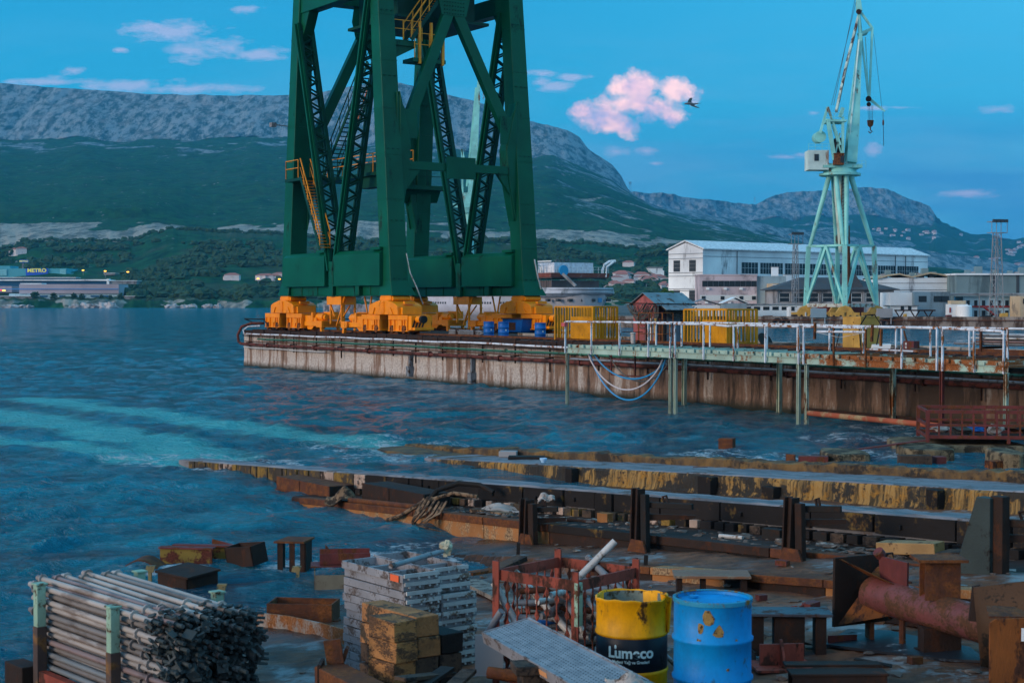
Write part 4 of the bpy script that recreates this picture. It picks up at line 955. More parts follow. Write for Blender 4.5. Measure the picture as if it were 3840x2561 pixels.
# ------------------------------------------------------------------ steel footbridge with white railing
W0 = Vector((2.05, 59, 0)); WDE = PE; BRZ = PRZ
def wk(l, m, z): p = W0+PE*l+PN*m; return Vector((p.x, p.y, z))
root = thing('footbridge', 'pale green steel footbridge with rusting white railings in front of the pier', 'footbridge', (W0.x, W0.y, 0), BRZ)
M_mintr = worn('mint_paint_very_rusty', (.30, .42, .36), (.34, .12, .035), .62, 2.2, 1, rough=.7, bump=.2, rust2=(.12, .04, .015))
M_post = worn('white_post', (.58, .62, .68), (.34, .12, .03), .42, 5, 3, rough=.5, bump=.1, rust2=(.12, .04, .015))
ends = [0, 6.3, 12.6, 20.4]
for i in range(3):
    a, b_ = ends[i]+.03, ends[i+1]-.03; mt = M_mint if i < 1 else M_mintr if i == 2 else M_mint
    w = MB(); 
    w.ibeam((a, 0, 1.97), (b_, 0, 1.97), .12, .20, .018); w.build('edge_girder', M_mintr if i == 2 else M_mint, root)
    w = MB(); w.ibeam((a, 3.0, 1.97), (b_, 3.0, 1.97), .12, .20, .018); w.build('edge_girder', M_mint, root)
    w = MB(); w.box(a, b_, .065, 2.9, 2.03, 2.075); x = a+.2
    while x < b_-.3: w.box(x, x+.05, -.04, 3.04, 2.08, 2.16) if int(x*2) % 2 else w.box(x, x+.1, -.075, -.04, 2.09, 2.2); x += .42
    w.box(a, b_, .02, .06, 2.075, 2.19); w.build('deck', mt, root)
M_col = worn('bridge_column', (.36, .44, .35), (.28, .10, .03), .4, 3, 4, rough=.7, bump=.2, rust2=(.07, .03, .012))
for i, (x, y) in enumerate([(0.05, 0), (6.15, 0), (6.42, 0), (12.4, 0), (12.75, 0), (18.1, 0), (20.3, 0), (2.9, 3.3), (8.0, 3.3), (13.2, 3.3), (18.4, 3.3)]):
    w = MB(); h_ = .10 if y == 0 else .14
    w.ibeam((x, y, -1.6), (x, y, 1.86), h_, h_, .015, up=(1, 0, 0)); w.build('column', M_maroon if i == 5 else M_col, root)
posts = [.05, 1.7, 3.4, 5.05, 6.25, 6.5, 8.0, 9.5, 11.0, 12.5, 12.72, 14.0, 15.3, 16.7, 18.0, 18.2, 19.3, 20.3]
for x in posts:
    w = MB(); w.bar((x, -.1, 1.86), (x, -.1, 3.02), .058, .045, up=(1, 0, 0)); w.build('rail_post', M_post if x not in (14.0, 15.3) else M_rusto, root)
for x in [1.6, 3.1, 4.7, 6.2, 7.7, 9.2, 10.7, 12.2, 13.6, 15.0, 16.5, 17.9, 19.6]:
    w = MB(); w.bar((x, 3.0, 2.08), (x, 3.0, 3.02), .052, .045, up=(1, 0, 0)); w.build('rail_post', M_post, root)
hts = [(0.0, 3.03), (3.4, 3.05), (6.3, 3.05)]
w = MB(); w.path([(-.03, -.1, 2.98), (.1, -.1, 3.04), (3.4, -.1, 3.06), (6.3, -.1, 3.04)], .035, 8); w.build('top_rail', M_post, root, smooth=True)
w = MB(); w.path([(6.45, -.1, 3.03), (8.2, -.1, 3.04), (9.2, -.1, 2.99), (10, -.1, 3.03), (12.5, -.1, 3.02)], .035, 8); w.build('top_rail', M_post, root, smooth=True)
w = MB(); w.path([(12.7, -.1, 3.02), (13.5, -.1, 3.03), (15.2, -.1, 3.02)], .035, 8); w.path([(13.3, -.1, 2.88), (15.3, -.1, 2.90)], .035, 8); w.path([(15.3, -.1, 3.0), (15.4, -.1, 3.06), (18.0, -.1, 3.05)], .035, 8); w.path([(15.3, -.1, 2.40), (17.3, -.1, 2.38)], .025, 8); w.build('top_rail', M_post, root, smooth=True)
w = MB(); w.path([(18.2, -.1, 3.05), (20.2, -.1, 3.0), (20.32, -.1, 2.9)], .035, 8); w.build('top_rail', M_post, root, smooth=True)
w = MB(); w.path([(.2, 3.0, 3.0), (6, 3.0, 3.03), (12, 3.0, 3.0), (20, 3.0, 3.01)], .032, 8); w.build('top_rail', M_post, root, smooth=True)
w = MB()
for (x, z) in ((13.25, 2.65), (15.6, 2.62), (15.95, 2.5)): w.bar((x, -.16, z), (x+.02, -.16, z+.5), .07, .06)
w.build('bent_brackets', M_rusto, root)
w = MB(); w.path([(13.3, -.15, 2.86), (14.3, -.15, 2.72), (15.3, -.15, 2.88)], .008, 5); w.build('slack_wire', M_galvw, root)
w = MB(); w.box(-.1, .12, -.18, -.02, 2.86, 3.0); w.build('red_cap', flat('red_cap_paint', (.5, .08, .08)), root)
# blue and white hoses
def sagl(a, b_, dip, n=24): a, b_ = Vector(a), Vector(b_); return [a+(b_-a)*(i/n)-Vector((0, 0, dip*(1-(2*i/n-1)**2)**.8)) for i in range(n+1)]
M_hb = flat('blue_hose_rubber', (.02, .28, .60), .4); M_hw = flat('white_hose_rubber', (.55, .55, .60), .5); M_hg = flat('grey_hose_rubber', (.12, .13, .13), .6)
for i, (x0, x1, y, dip, m_, lb) in enumerate([(.95, 4.7, .35, 1.62, M_hb, 'thick blue hose hanging lowest of the loops under the footbridge'), (1.1, 4.65, .42, .85, M_hb, 'blue hose hanging in the shallow loop under the footbridge'), (.9, 4.6, .3, 1.25, M_hw, 'white hose hanging between the blue hoses under the footbridge'), (1.5, 4.4, .8, .95, M_hg, 'dark grey hose looped behind the blue hoses')]):
    w = MB(); w.path(sagl(wk(x0, y, 1.95), wk(x1, y+.6, 1.75), dip), .032 if m_ is M_hb else .028, 8); o = w.build('hose', m_, smooth=True); tag(o, lb, 'hose', 'hoses hanging under the footbridge')
t = thing('ladder_cage', 'rusty rectangular boarding frame fixed low beside the left end of the footbridge', 'frame', wk(-.8, 2.7, 0), PRZ); w = MB()
for x in (0, 1.5):
    w.bar((x, 0, .95), (x, 0, 2.1), .05, .05)
for z in (.95, 1.55, 2.1): w.bar((0, 0, z), (1.5, 0, z), .05, .05)
w.bar((1.5, 0, .95), (2.6, -.2, .98), .05, .05); w.build('frame', M_maroon, t)
# rusty boom pipes low over the water
def boom(lb, a, b_, r): w = MB(); w.tube(a, b_, r, 14); o = w.build('boom_pipe', worn('rusty_red_boom', (.28, .07, .035), (.42, .30, .16), .42, 2.5, 1, rough=.8, bump=.3), smooth=True); tag(o, lb, 'pipe')
boom('thick rusty red pipe lying low between two footbridge columns', wk(12.85, 0, .37), wk(18.0, 0, .32), .085)
w = MB(); w.tube(wk(9, 3.5, .15), wk(18, 3.4, .1), .05, 8); tag(w.build('boom_pipe', M_rustd, smooth=True), 'thin dark pipe along the foot of the pier wall', 'pipe')
# ================================================================== far quay, yard buildings, ship, pale cranes
QZ = 1.4
w = MB(); w.ext([(13, 231, -2), (120, 205, -2), (260, 230, -2), (300, 760, -2), (60, 930, -2), (14, 700, -2)], (0, 0, QZ+2)); tag(w.build('quay_ground', worn('quay_ground_mat', (.13, .12, .11), (.06, .05, .045), .4, .3, rough=.9)), kind='structure')
w = MB(); w.ext([(12.9, 230.7, -1.5), (120, 204.7, -1.5), (120, 205.6, -1.5), (13, 231.6, -1.5)], (0, 0, QZ+1.75)); tag(w.build('quay_wall', worn('far_quay_wall', (.30, .26, .23), (.09, .055, .04), .5, .5, 3, rough=.9, grime=.4)), 'long low concrete quay wall of the far yard beneath the pale cyan crane', 'wall')
qd = Vector((107, -26, 0)).normalized(); qn = Vector((-qd.y, qd.x, 0))
for i, zz in enumerate((1.15, 1.5)):
    w = MB(); a = Vector((13, 230.4+i*1.6, zz)); w.bar(a, a+qd*109, .12, .12); tag(w.build('quay_pipe', M_rust), ['rusty pipe fixed along the face of the far quay wall', 'rusty crane rail running along the top edge of the far quay'][i], 'pipe')
def xq(u, off=0):   # point on the quay, `off` metres behind its edge, in column u
    a = (u-1920)/FPX; A0 = Vector((13, 231, 0))+qn*off; t = (a*A0.y-A0.x)/(qd.x-a*qd.y); p = A0+qd*t; return Vector((p.x, p.y, QZ))
M_pink = worn('pinkish_render', (.52, .44, .47), (.38, .33, .36), .4, .4, 2, rough=.85, bump=.05)
M_greyr = worn('grey_render', (.30, .30, .31), (.2, .2, .21), .4, .4, 2, rough=.85, bump=.05)
M_bluer = worn('blue_grey_cladding', (.24, .33, .38), (.19, .26, .30), .4, .3, 5, rough=.7, bump=.05)
M_teal = worn('grey_teal_cladding', (.17, .25, .27), (.12, .18, .2), .35, .3, 6, rough=.7, bump=.05)
M_roofd = worn('dark_slate_roof', (.07, .075, .085), (.11, .10, .10), .4, .6, rough=.8)
M_cream = worn('cream_render', (.50, .40, .27), (.4, .33, .25), .35, .4, rough=.85, bump=.05)
M_line = flat('dark_trim', (.04, .05, .06)); M_redb = worn('red_band', (.30, .05, .05), rough=.6)
def bld(name, label, u0, u1, vt, Y, depth, mat, base=QZ, rz=0, cat='building', part='walls', vb=None):
    a = at(u0, 1130, Y); W_ = (u1-u0)/FPX*Y; H_ = hz(vt, Y)-base
    t = thing(name, label, cat, (a.x, Y, base), rz)
    w = MB(); w.box(0, W_, 0, depth, 0, H_); w.build(part, mat, t); t['W'] = W_; t['H'] = H_; return t, W_, H_
def win(t, x0, x1, z0, z1, y=-.05, mat=None, bars=True):
    f = MB(); f.box(x0, x1, y, y+.046, z0, z1); o = f.build('window', mat or M_glass, t)
    if bars:
        b_ = MB(); n_ = max(1, int((x1-x0)/.9)); th = .05
        for i in range(n_+1): x = x0+(x1-x0)*i/n_; b_.box(x-th/2, x+th/2, y-.04, y-.001, z0, z1)
        b_.box(x0, x1, y-.03, y-.001, (z0+z1)/2-th/2, (z0+z1)/2+th/2); b_.build('window_frame', M_wht2, o)
    return o
def trim(t, W_, zs, y=-.06, th=.1, mat=None):
    w = MB()
    for z in zs: w.box(-.05, W_+.05, y, y+.055, z, z+th)
    w.build('cornice', mat or M_line, t)
# white ship-building hall
t = thing('assembly_hall', 'large white gabled shipyard hall with a dark window band, behind the pale crane', 'hall', (40, 330, QZ), math.radians(40))
w = MB(); H = 13.5
w.ext([(0, 0, 0), (0, 10, 0), (0, 10, H-.3), (0, 5, H+1.3), (0, 0, H-.3)], (79, 0, 0)); w.build('walls', M_wht2, t)
w = MB(); w.ext([(-.3, -.5, H-.25), (-.3, 5, H+1.6), (-.3, 10.5, H-.25), (-.3, 10.5, H), (-.3, 5, H+1.85), (-.3, -.5, H)], (79.6, 0, 0)); w.build('roof', worn('white_metal_roof', (.66, .68, .70), rough=.5, bump=0), t)
trim(t, 79, (4.5, 6.6, 11.8), mat=flat('grey_trim', (.18, .22, .26)))
x = 12.0
for i, L in enumerate((6.0, 8.2, 7.6, 8.4, 8.2, 9.0, 7.5, 9.0)): win(t, x, x+L-.7, 8.35, 10.75); x += L
for y0 in (2.0, 6.6):
    for z0 in (8.7, .9+1.5):
        f = MB(); f.box(-.05, -.005, y0, y0+1.9, z0, z0+2.4); o = f.build('window', M_glass, t); f = MB(); [f.box(-.08, -.051, y0, y0+1.9, z0+q, z0+q+.05) for q in (.8, 1.6)]; f.build('window_frame', M_greyr, o)
w = MB(); [w.box(-.12, -.001, -.05, 10.05, z, z+.12) for z in (5.0, 7.7, 8.4, 11.4, 12.4, 4.6)]; w.build('cornice', flat('grey_trim', (.18, .22, .26)), t)
w = MB(); [w.tube((x, -.15, 0), (x, -.15, H-.4), .08, 6) for x in (10.5, 66, 70)]; w.build('downpipe', M_line, t)
# pink office block
t, W_, H_ = bld('office_block', 'pinkish three-storey office block with white window strips before the white hall', 2623, 2838, 1034, 288, 7, M_pink)
w = MB(); w.box(W_+.01, W_+5.4, .4, 7, 0, H_-.05); w.build('side_wing', M_bluer, t); z = H_-2.1
for i in range(10): win(t, .5+i*1.0, 1.45+i*1.0, H_-2.0, H_-.95, bars=False)
for z0 in (H_-4.6, H_-6.9):
    w = MB(); w.box(.1, W_-.1, -.04, -.005, z0, z0+1.05); w.build('light_panels', flat('panel_white', (.62, .66, .66)), t)
    for i in (0, 3, 6, 8): win(t, .4+i*1.15, 1.1+i*1.15, z0+.2, z0+.85, y=-.1, bars=False)
w = MB(); [w.box(x, x+.55, -.35, -.001, z0, z0+.4) for x, z0 in ((1.2, H_-2.6), (4.4, H_-2.6), (7.3, H_-2.6), (1, H_-5.1), (5.2, H_-5.2), (3.4, H_-7.6), (5, H_-7.6), (9, H_-7.6))]; w.build('air_conditioners', M_wht2, t)
w = MB(); w.box(-.1, W_+.1, -.1, 7.1, H_, H_+.25); w.build('roof', M_pink, t)
for i in (0, 1): tt = thing('chimney', ['slim white square chimney rising beside the pink office', 'shorter white vent stack beside the slim square chimney'][i], 'chimney', at((2905, 2950)[i], 1130, 296+i*3)); tt.location.z = QZ; w = MB(); w.box(-.6, .6+i*.5, -.5, .5, 0, hz((1003, 1030)[i], 296)-QZ); w.build('stack', M_wht2, tt); w = MB(); w.box(-.7, .7+i*.5, -.6, .6, hz((1003, 1030)[i], 296)-QZ, hz((1001, 1028)[i], 296)-QZ); w.build('cap', M_greyr, tt)
# cream building + grey hipped building
t, W_, H_ = bld('cream_building', 'cream flat-roofed building between the pink office and the grey house', 2897, 2985, 1063, 282, 8, M_cream); trim(t, W_, (H_-.3,), mat=M_wht2); [win(t, .3+i*1.35, 1.3+i*1.35, H_-1.9, H_-.9) for i in range(3)]
t, W_, H_ = bld('grey_office', 'grey two-storey building with a wide dark hipped roof behind the crane legs', 2912, 3352, 1085, 268, 12, M_greyr); W_ = float(W_)
w = MB(); z = H_; w.add([(-.8, -.8, z), (W_+.8, -.8, z), (W_+.8, 12.8, z), (-.8, 12.8, z), (5, 6, z+2.1), (W_-6, 6, z+2.1), (-.8, -.8, z-.15), (W_+.8, -.8, z-.15), (W_+.8, 12.8, z-.15), (-.8, 12.8, z-.15)], [(0,1,5,4), (1,2,5), (2,3,4,5), (3,0,4), (6,7,1,0), (7,8,2,1), (8,9,3,2), (9,6,0,3), (9,8,7,6)]); w.build('roof', M_roofd, t)
for i in range(8): win(t, .5+i*2.45, 2.2+i*2.45, H_-2.1, H_-.7)
w = MB(); w.box(-.1, W_+.1, -.25, -.001, H_-2.5, H_-2.3); [w.box(i*2.45-.02, i*2.45+.25, -.2, -.002, 0, H_-.2) for i in range(9)]; w.build('pilasters', M_greyr, t)
w = MB(); w.ext([(11, .5, z+.2), (15, .5, z+.2), (13, .5, z+3.4)], (0, 8, 0)); w.build('cross_gable', M_roofd, t)
# white low shed, blue sheds
t, W_, H_ = bld('low_shed', 'long white low shed with small high windows before the grey building', 2700, 3040, 1142, 255, 5, M_wht2); [win(t, 1+i*1.5, 2+i*1.5, H_-.9, H_-.35, bars=False) for i in range(8)]; w = MB(); w.box(-.2, W_+.2, -.4, 5.2, H_, H_+.12); w.build('roof', M_greyr, t)
for i, (u0, u1, vt, Y, lb) in enumerate([(2715, 2800, 1138, 246, 'light blue tin shed with a low gable, under the pink office'), (2580, 2700, 1145, 250, 'pale open shed with a flat tin roof left of the light blue shed'), (2420, 2520, 1140, 262, 'small open canopy shed beside the ship, behind the red hut')]):
    t, W_, H_ = bld('shed', lb, u0, u1, vt, Y, 4, M_bluer if i != 1 else M_wht2); w = MB(); w.ext([(-.3, -.3, H_), (W_/2, -.3, H_+.9), (W_+.3, -.3, H_), (W_+.3, -.3, H_+.1), (W_/2, -.3, H_+1.0), (-.3, -.3, H_+.1)], (0, 4.6, 0)); w.build('roof', M_alu if i else M_wht2, t)
for i, (u0, u1, vt) in enumerate([(2960, 3000, 1152), (3000, 3035, 1155)]): t, W_, H_ = bld('site_cabin', ['white site cabin left of the crane, farther from it', 'white site cabin nearest the left leg of the pale crane'][i], u0, u1, vt, 246, 2.4, M_wht2); win(t, .3, .8, .9, 1.5, bars=False)
# containers between crane legs
for i, (u0, u1, m_) in enumerate([(3075, 3150, M_redp), (3195, 3240, M_maroon)]):
    t, W_, H_ = bld('container', ['rust red shipping container between the left crane legs', 'dark maroon shipping container between the right crane legs'][i], u0, u1, 1150, 243, 2.4, m_, cat='container'); w = MB(); [w.box(x, x+.08, -.04, -.001, .15, H_-.15) for x in np.arange(.2, W_-.1, .25)]; w.build('ribs', m_, t)
# white block, clad halls, red banded row
t, W_, H_ = bld('concrete_block', 'plain blue-grey block with small dark windows right of the pale crane', 3430, 3562, 1094, 240, 9, M_bluer); [win(t, x0, x0+1.2, 3.2-.9, 3.2, bars=False) for x0 in (.6, 2.9, 4.0)]
w = MB(); w.box(-3.4, -.01, 1.5, 8, 0, H_-.1); w.build('side_wing', M_wht2, t)
t, W_, H_ = bld('lean_to', 'low white lean-to beside the plain blue-grey block', 3340, 3440, 1148, 236, 4, M_wht2); [win(t, x0, x0+.5, 1.0, 1.7, bars=False) for x0 in (1.5, 2.6)]; w = MB(); w.box(-.2, W_+.2, -.3, 4.1, H_, H_+.12); w.build('roof', M_greyr, t)
t, W_, H_ = bld('workshop', 'white workshop with a wavy cream roof edge, right of the crane', 3288, 3586, 1042, 282, 12, M_wht2)
pts = [(0, H_), (2, H_+.55), (4, H_+.8), (6.2, H_+.25), (7.5, H_+.5), (9.5, H_+1.0), (11.5, H_+.7), (W_, H_+.15)]
w = MB(); w.ext([(p[0], -.4, p[1]) for p in pts]+[(p[0], -.4, p[1]-.25) for p in pts[::-1]], (0, 12, 0)); w.build('roof', M_cream, t); trim(t, W_, (H_-1.0, H_-2.2, H_-3.4), th=.07); [win(t, x0, x0+.55, H_-4.9, H_-4.0, bars=False) for x0 in (2, 2.9, 3.8, 8.6, 9.4, 10.2, 11)]
t, W_, H_ = bld('long_hall', 'long grey-teal clad hall at the right edge, with roof vents', 3586, 4100, 1032, 276, 16, M_teal); w = MB(); w.box(-.3, W_+.3, -.4, 16, H_, H_+.3); w.build('roof', M_wht2, t); w = MB(); [w.box(x, x+.5, -.08, -.001, 0, H_) for x in (6.4, 10.5, 15, 19)]; w.build('joints', M_line, t)
for i, u in enumerate((3315, 3410, 3450, 3490, 3615, 3650, 3720, 3775, 3815)):
    s_ = (1.0, .7, 1.2, .8, .9, 1.3, .9, .8, 1.2)[i]; p = at(u, 1130, 284); tt = thing('roof_vent', 'grey roof vent hood on the workshop roofs, '+['first', 'second', 'third', 'fourth', 'fifth', 'sixth', 'seventh', 'eighth', 'ninth'][i]+' from the left', 'vent', (p.x, p.y, hz(1036 if i > 3 else 1040, 284)-.2), 0, 'roof vents'); w = MB(); w.box(-.5*s_, .5*s_, -.5, .5, 0, .8*s_); w.build('duct', M_greyr, tt); w = MB(); w.ext([(.1*s_, -.6, .4*s_), (1.1*s_, -.6, .4*s_), (1.1*s_, -.6, 1.5*s_), (.2*s_, -.6, 1.5*s_)], (0, 1.2, 0)); w.build('hood', M_teal, tt)
t, W_, H_ = bld('staff_building', 'white two-storey building with red floor band and outside stair at the right', 3612, 3822, 1112, 244, 5, worn('pale_blue_render', (.38, .58, .66), (.3, .45, .5), .3, .4, rough=.8))
w = MB(); w.box(-.1, W_+.1, -.12, -.001, H_/2-.15, H_/2+.15); w.build('floor_band', M_redb, t)
for i in range(7): win(t, .5+i*1.2, 1.0+i*1.2, H_-1.5, H_-.6, bars=False); win(t, .5+i*1.2, 1.0+i*1.2, H_/2-1.6, H_/2-.6, bars=False)
w = MB(); w.bar((2.8, -1.0, H_/2), (4.9, -1.0, .1), .9, .2); w.build('outside_stair', M_redb, t)
w = MB(); w.box(-4.3, W_+1, -1.0, 5, H_+.15, H_+.25); [w.tube((-4.3, -.9+q*.4, H_+.4), (W_+1, -.9+q*.4, H_+.4), .12, 8) for q in range(3)]; [w.box(x, x+.12, -.9, -.78, 0, H_+.15) for x in (2.2, 8.2)]; w.build('pipe_gantry', M_greyr, t)
t, W_, H_ = bld('cream_hut', 'cream corner building cut by the right edge of the picture', 3826, 3900, 1110, 238, 5, M_cream); win(t, .4, .8, 2, 2.8, bars=False)
t, W_, H_ = bld('teal_shed', 'dull teal shed between the blue-grey block and the white staff building', 3556, 3612, 1132, 246, 5, M_teal)
p = xq(3592, 4); t = thing('storage_tank', 'white storage tank unit with a cream top near the lattice mast', 'tank', p); w = MB(); w.lathe([(1.05, 0), (1.05, 1.7), (.9, 1.85), (0, 1.9)], 24, (.9, 0, 0)); w.build('tank', M_wht2, t, smooth=True); w = MB(); w.box(-1.2, 1.5, .4, 2, 0, 2.0); w.build('housing', M_wht2, t); w = MB(); w.box(-.9, 1.2, .3, 2, 2.0, 2.5); w.build('top', M_cream, t); w = MB(); w.box(-1.1, -.9, .3, .4, .8, 1.5); w.build('red_panel', M_redb, t)
def lattmast(label, u, vt, Y, wd, headw, s_top=.55):
    p = at(u, 1130, Y); h = hz(vt, Y)-QZ; t = thing('floodlight_mast', label, 'mast', (p.x, Y, QZ), .3)
    w = MB(); c = [(-1, -1), (1, -1), (1, 1), (-1, 1)]; W0_, W1 = wd/2, wd/2*s_top
    for a, b_ in c: w.bar((a*W0_, b_*W0_, 0), (a*W1, b_*W1, h), .1, .1)
    n_ = int(h/1.3)
    for i in range(n_):
        z0, z1 = h*i/n_, h*(i+1)/n_; r0, r1 = W0_+(W1-W0_)*i/n_, W0_+(W1-W0_)*(i+1)/n_
        for j in range(4):
            a, b_ = c[j], c[(j+1) % 4]
            if i % 2: a, b_ = b_, a
            w.bar((a[0]*r0, a[1]*r0, z0), (b_[0]*r1, b_[1]*r1, z1), .05, .05); w.bar((a[0]*r0, a[1]*r0, z0), (b_[0]*r0, b_[1]*r0, z0), .05, .05)
    w.build('lattice', M_greyr, t)
    w = MB()
    for z in (h-.0, h+1.6):
        for q in (-1, 1): w.bar((-headw/2, q*.6, z), (headw/2, q*.6, z), .1, .1)
        for q in (-1, 1): w.bar((q*headw/2, -.6, z), (q*headw/2, .6, z), .08, .08)
    for q in (-1, -.4, .2, 1): w.bar((q*headw/2, -.6, h), (q*headw/2, -.6, h+1.6), .07, .07)
    w.build('head_platform', M_greyr, t)
    for q in (-.8, -.3, .2, .75): w = MB(); w.box(q*headw/2-.25, q*headw/2+.25, -1.0, -.7, h+1.5, h+1.95); w.build('floodlight', M_line, t)
    return t
lattmast('tall lattice mast with a double floodlight platform at the right', 3737, 874, 232, 1.5, 2.6)
lattmast('slim floodlight mast standing in front of the white hall', 2982, 916, 262, 1.0, 2.1)
lattmast('distant floodlight mast rising behind the ship deck', 2108, 1000, 420, 1.2, 4.0)
# trestle, yellow machines, odds on the far quay
p = xq(3400, 5); t = thing('steel_trestle', 'rusty steel trestle table on V legs on the far quay', 'trestle', p); w = MB(); w.box(-1.7, 4, -.5, .5, 1.0, 1.2); w.build('top', M_rustd, t)
for x in (-1, 1.2, 3.1): w = MB(); w.bar((x-.6, 0, 1.0), (x, 0, .05), .15, .15); w.bar((x+.6, 0, 1.0), (x, 0, .05), .15, .15); w.build('leg', M_rustd, t)
for i, (u, sx, sz, m_, lb) in enumerate([(3397, .35, .65, M_cab, 'small yellow box under the rusty trestle'), (3768, 1.1, .8, M_cab, 'mustard yellow box at the foot of the tall lattice mast'), (2600, 1.2, 1.0, M_cab, 'dull yellow machine seen left of the second yellow cage'), (3560, .8, .5, M_maroon, 'low maroon crate left of the white tank'), (3330, 1.0, .7, M_orange, 'orange machine right of the far crane bogies'), (2980, .9, .5, M_rustd, 'dark low crate left of the far crane bogies'), (3700, 1.5, .4, M_black, 'black heap of material beside the tall lattice mast'), (3480, 2.2, .3, M_black, 'black long heap in front of the plain blue-grey block'), (2880, 1.5, .35, M_rust, 'rusty scrap heap on the far quay before the white cabins')]):
    p = xq(u, 2.5); w = MB(); w.ext([(-sx/2, 0, 0), (sx/2, 0, 0), (sx/2*.9, 0, sz), (-sx/2*.8, 0, sz*.9)], (0, 1, 0)); o = w.build('yard_box', m_, loc=p, bevel=.05); tag(o, lb, 'box')
for i, u in enumerate((2915, 2945, 3185, 3325)):
    p = xq(u, -.35); w = MB(); w.tube((0, 0, -.1), (0, 0, .1), .0, 16) if 0 else w.path([(.5*math.cos(a_), 0, .5*math.sin(a_)) for a_ in np.linspace(0, 6.2, 14)], .22, 8); o = w.build('tyre_fender', M_black, loc=(p.x, p.y, .75), smooth=True); tag(o, ['black tyre fender on the far quay wall, farthest left', 'black tyre fender on the quay wall left of the crane, second one', 'black tyre fender below the middle crane bogie', 'black tyre fender below the right crane bogie'][i], 'fender', 'tyre fenders')

# ---- pale cyan level-luffing crane on the far quay
CY = 236.0
o3 = at(3165, 1165, CY); o3.z = QZ
root = thing('pale_crane', 'tall weathered pale cyan dockside crane on the far quay', 'crane', o3)
def P(u, v, dy=0): return at(u, v, CY+dy)-o3
w = MB(); rz_ = math.radians(-53); ex = Vector((math.cos(rz_), math.sin(rz_), 0)); ey = Vector((-ex.y, ex.x, 0))
Lc = P(3039, 923, 0); Lc.y = 1.5; zr = Lc.z
corn = [Lc, Lc+ex*7.1, Lc+ex*7.1+ey*6.5, Lc+ey*6.5]
cen = sum(corn, Vector())/4
def out_(c_, k_): return cen+(c_-cen)*k_
base = [out_(c_, 1.08) for c_ in corn]
for i, c_ in enumerate(corn):
    b_ = base[i].copy(); b_.z = 1.6; w = MB(); w.bar(b_, c_, .62, .62, w2=.55); w.build('portal_leg', M_cyan, root)
for i in range(4):
    a, b_ = corn[i], corn[(i+1) % 4]; w = MB(); w.bar(a, b_, .3, .3); w.build('ring_beam', M_cyan, root)
    m2 = (a+b_)/2; a1 = base[i].copy(); b1 = base[(i+1) % 4].copy(); a1.z = b1.z = 1.7
    w = MB(); w.bar(m2, a1, .38, .38); w.bar(m2, b1, .38, .38); w.build('portal_brace', M_cyan, root)
    w = MB(); a1.z = b1.z = 1.8; w.bar(a1, b1, .35, .5); w.build('tie_beam', worn('whitish_rust_beam', (.42, .46, .42), (.25, .12, .07), .4, 2), root)
tt = P(3153, 655, 0); tt.y = cen.y; zt = tt.z; tcx = tt.x
for i, c_ in enumerate(corn):
    for q in (-1, 1):
        nb = corn[(i+q) % 4]; tp = Vector((tcx, cen.y, 0))+(c_-cen).normalized()*2.4+(nb-c_).normalized()*1.1; tp.z = zt-.3
        w = MB(); w.tube(c_+(nb-c_).normalized()*.3, tp, .30, 12, .36); w.build('upper_leg', M_cyan, root, smooth=True)
w = MB(); w.tube((cen.x, cen.y, zr-1), (tcx, cen.y, zt), .35, 12, 1.1); w.build('centre_column', worn('whitish_cyan_column', (.45, .58, .52), (.28, .16, .09), .33, .8, 6), root, smooth=True)
w = MB(); w.tube((cen.x+.9, cen.y-1.5, 2), (cen.x+.6, cen.y-1.5, zr+3), .35, 8); w.bar((cen.x-.3, cen.y-1, zr+.2), (cen.x-.1, cen.y-1, zt), .15, .15); w.bar((cen.x+.6, cen.y-1, zr+.2), (cen.x+.8, cen.y-1, zt), .15, .15)
for i in range(20): z_ = zr+(zt-zr)*i/20; w.bar((cen.x-.3, cen.y-1, z_), (cen.x+.6, cen.y-1, z_+.5), .06, .06)
w.build('lift_shaft', M_rust, root)
w = MB(); w.lathe([(2.9, -.2), (3.1, -.15), (3.1, .15), (2.5, .3), (2.3, .9)], 28, (tcx, cen.y, zt)); w.build('slewing_ring', M_cyan, root, smooth=True)
w = MB(); w.box(tcx-3.0, tcx+2.9, cen.y-2.2, cen.y+2.2, zt+.9, zt+1.3); w.ext([(tcx-4.8, cen.y-1.8, zt+1.3), (tcx-1, cen.y-1.8, zt+1.0), (tcx+2.7, cen.y-1.8, zt+1.0), (tcx+2.7, cen.y-1.8, zt+1.4), (tcx-4.8, cen.y-1.8, zt+1.7)], (0, 3.6, 0)); w.build('slewing_deck', M_cyan, root)
a = P(3025, 640, 0); w = MB(); w.ext([(a.x, a.y-1.5, a.z), (a.x+3.0, a.y-1.5, a.z+.0), (a.x+3.0, a.y-1.5, a.z+2.9), (a.x, a.y-1.5, a.z+2.9)], (0, 3.2, 0)); w.build('machine_house', worn('whitish_house', (.50, .62, .58), (.28, .14, .08), .26, .9, 4), root)
w = MB(); w.box(a.x+.85, a.x+1.5, a.y-1.56, a.y-1.505, a.z+1.3, a.z+2.3); w.build('window', M_glass, root)
w = MB(); rail_run(w, [(a.x, a.y-1.5, a.z+2.9), (a.x+3.0, a.y-1.5, a.z+2.9)], .95, .8); rail_run(w, [(tcx+.4, cen.y-2.2, zt+.9), (tcx+3.4, cen.y-2.2, zt+.9)], 1.0, .6); w.build('handrail', M_cyan, root)
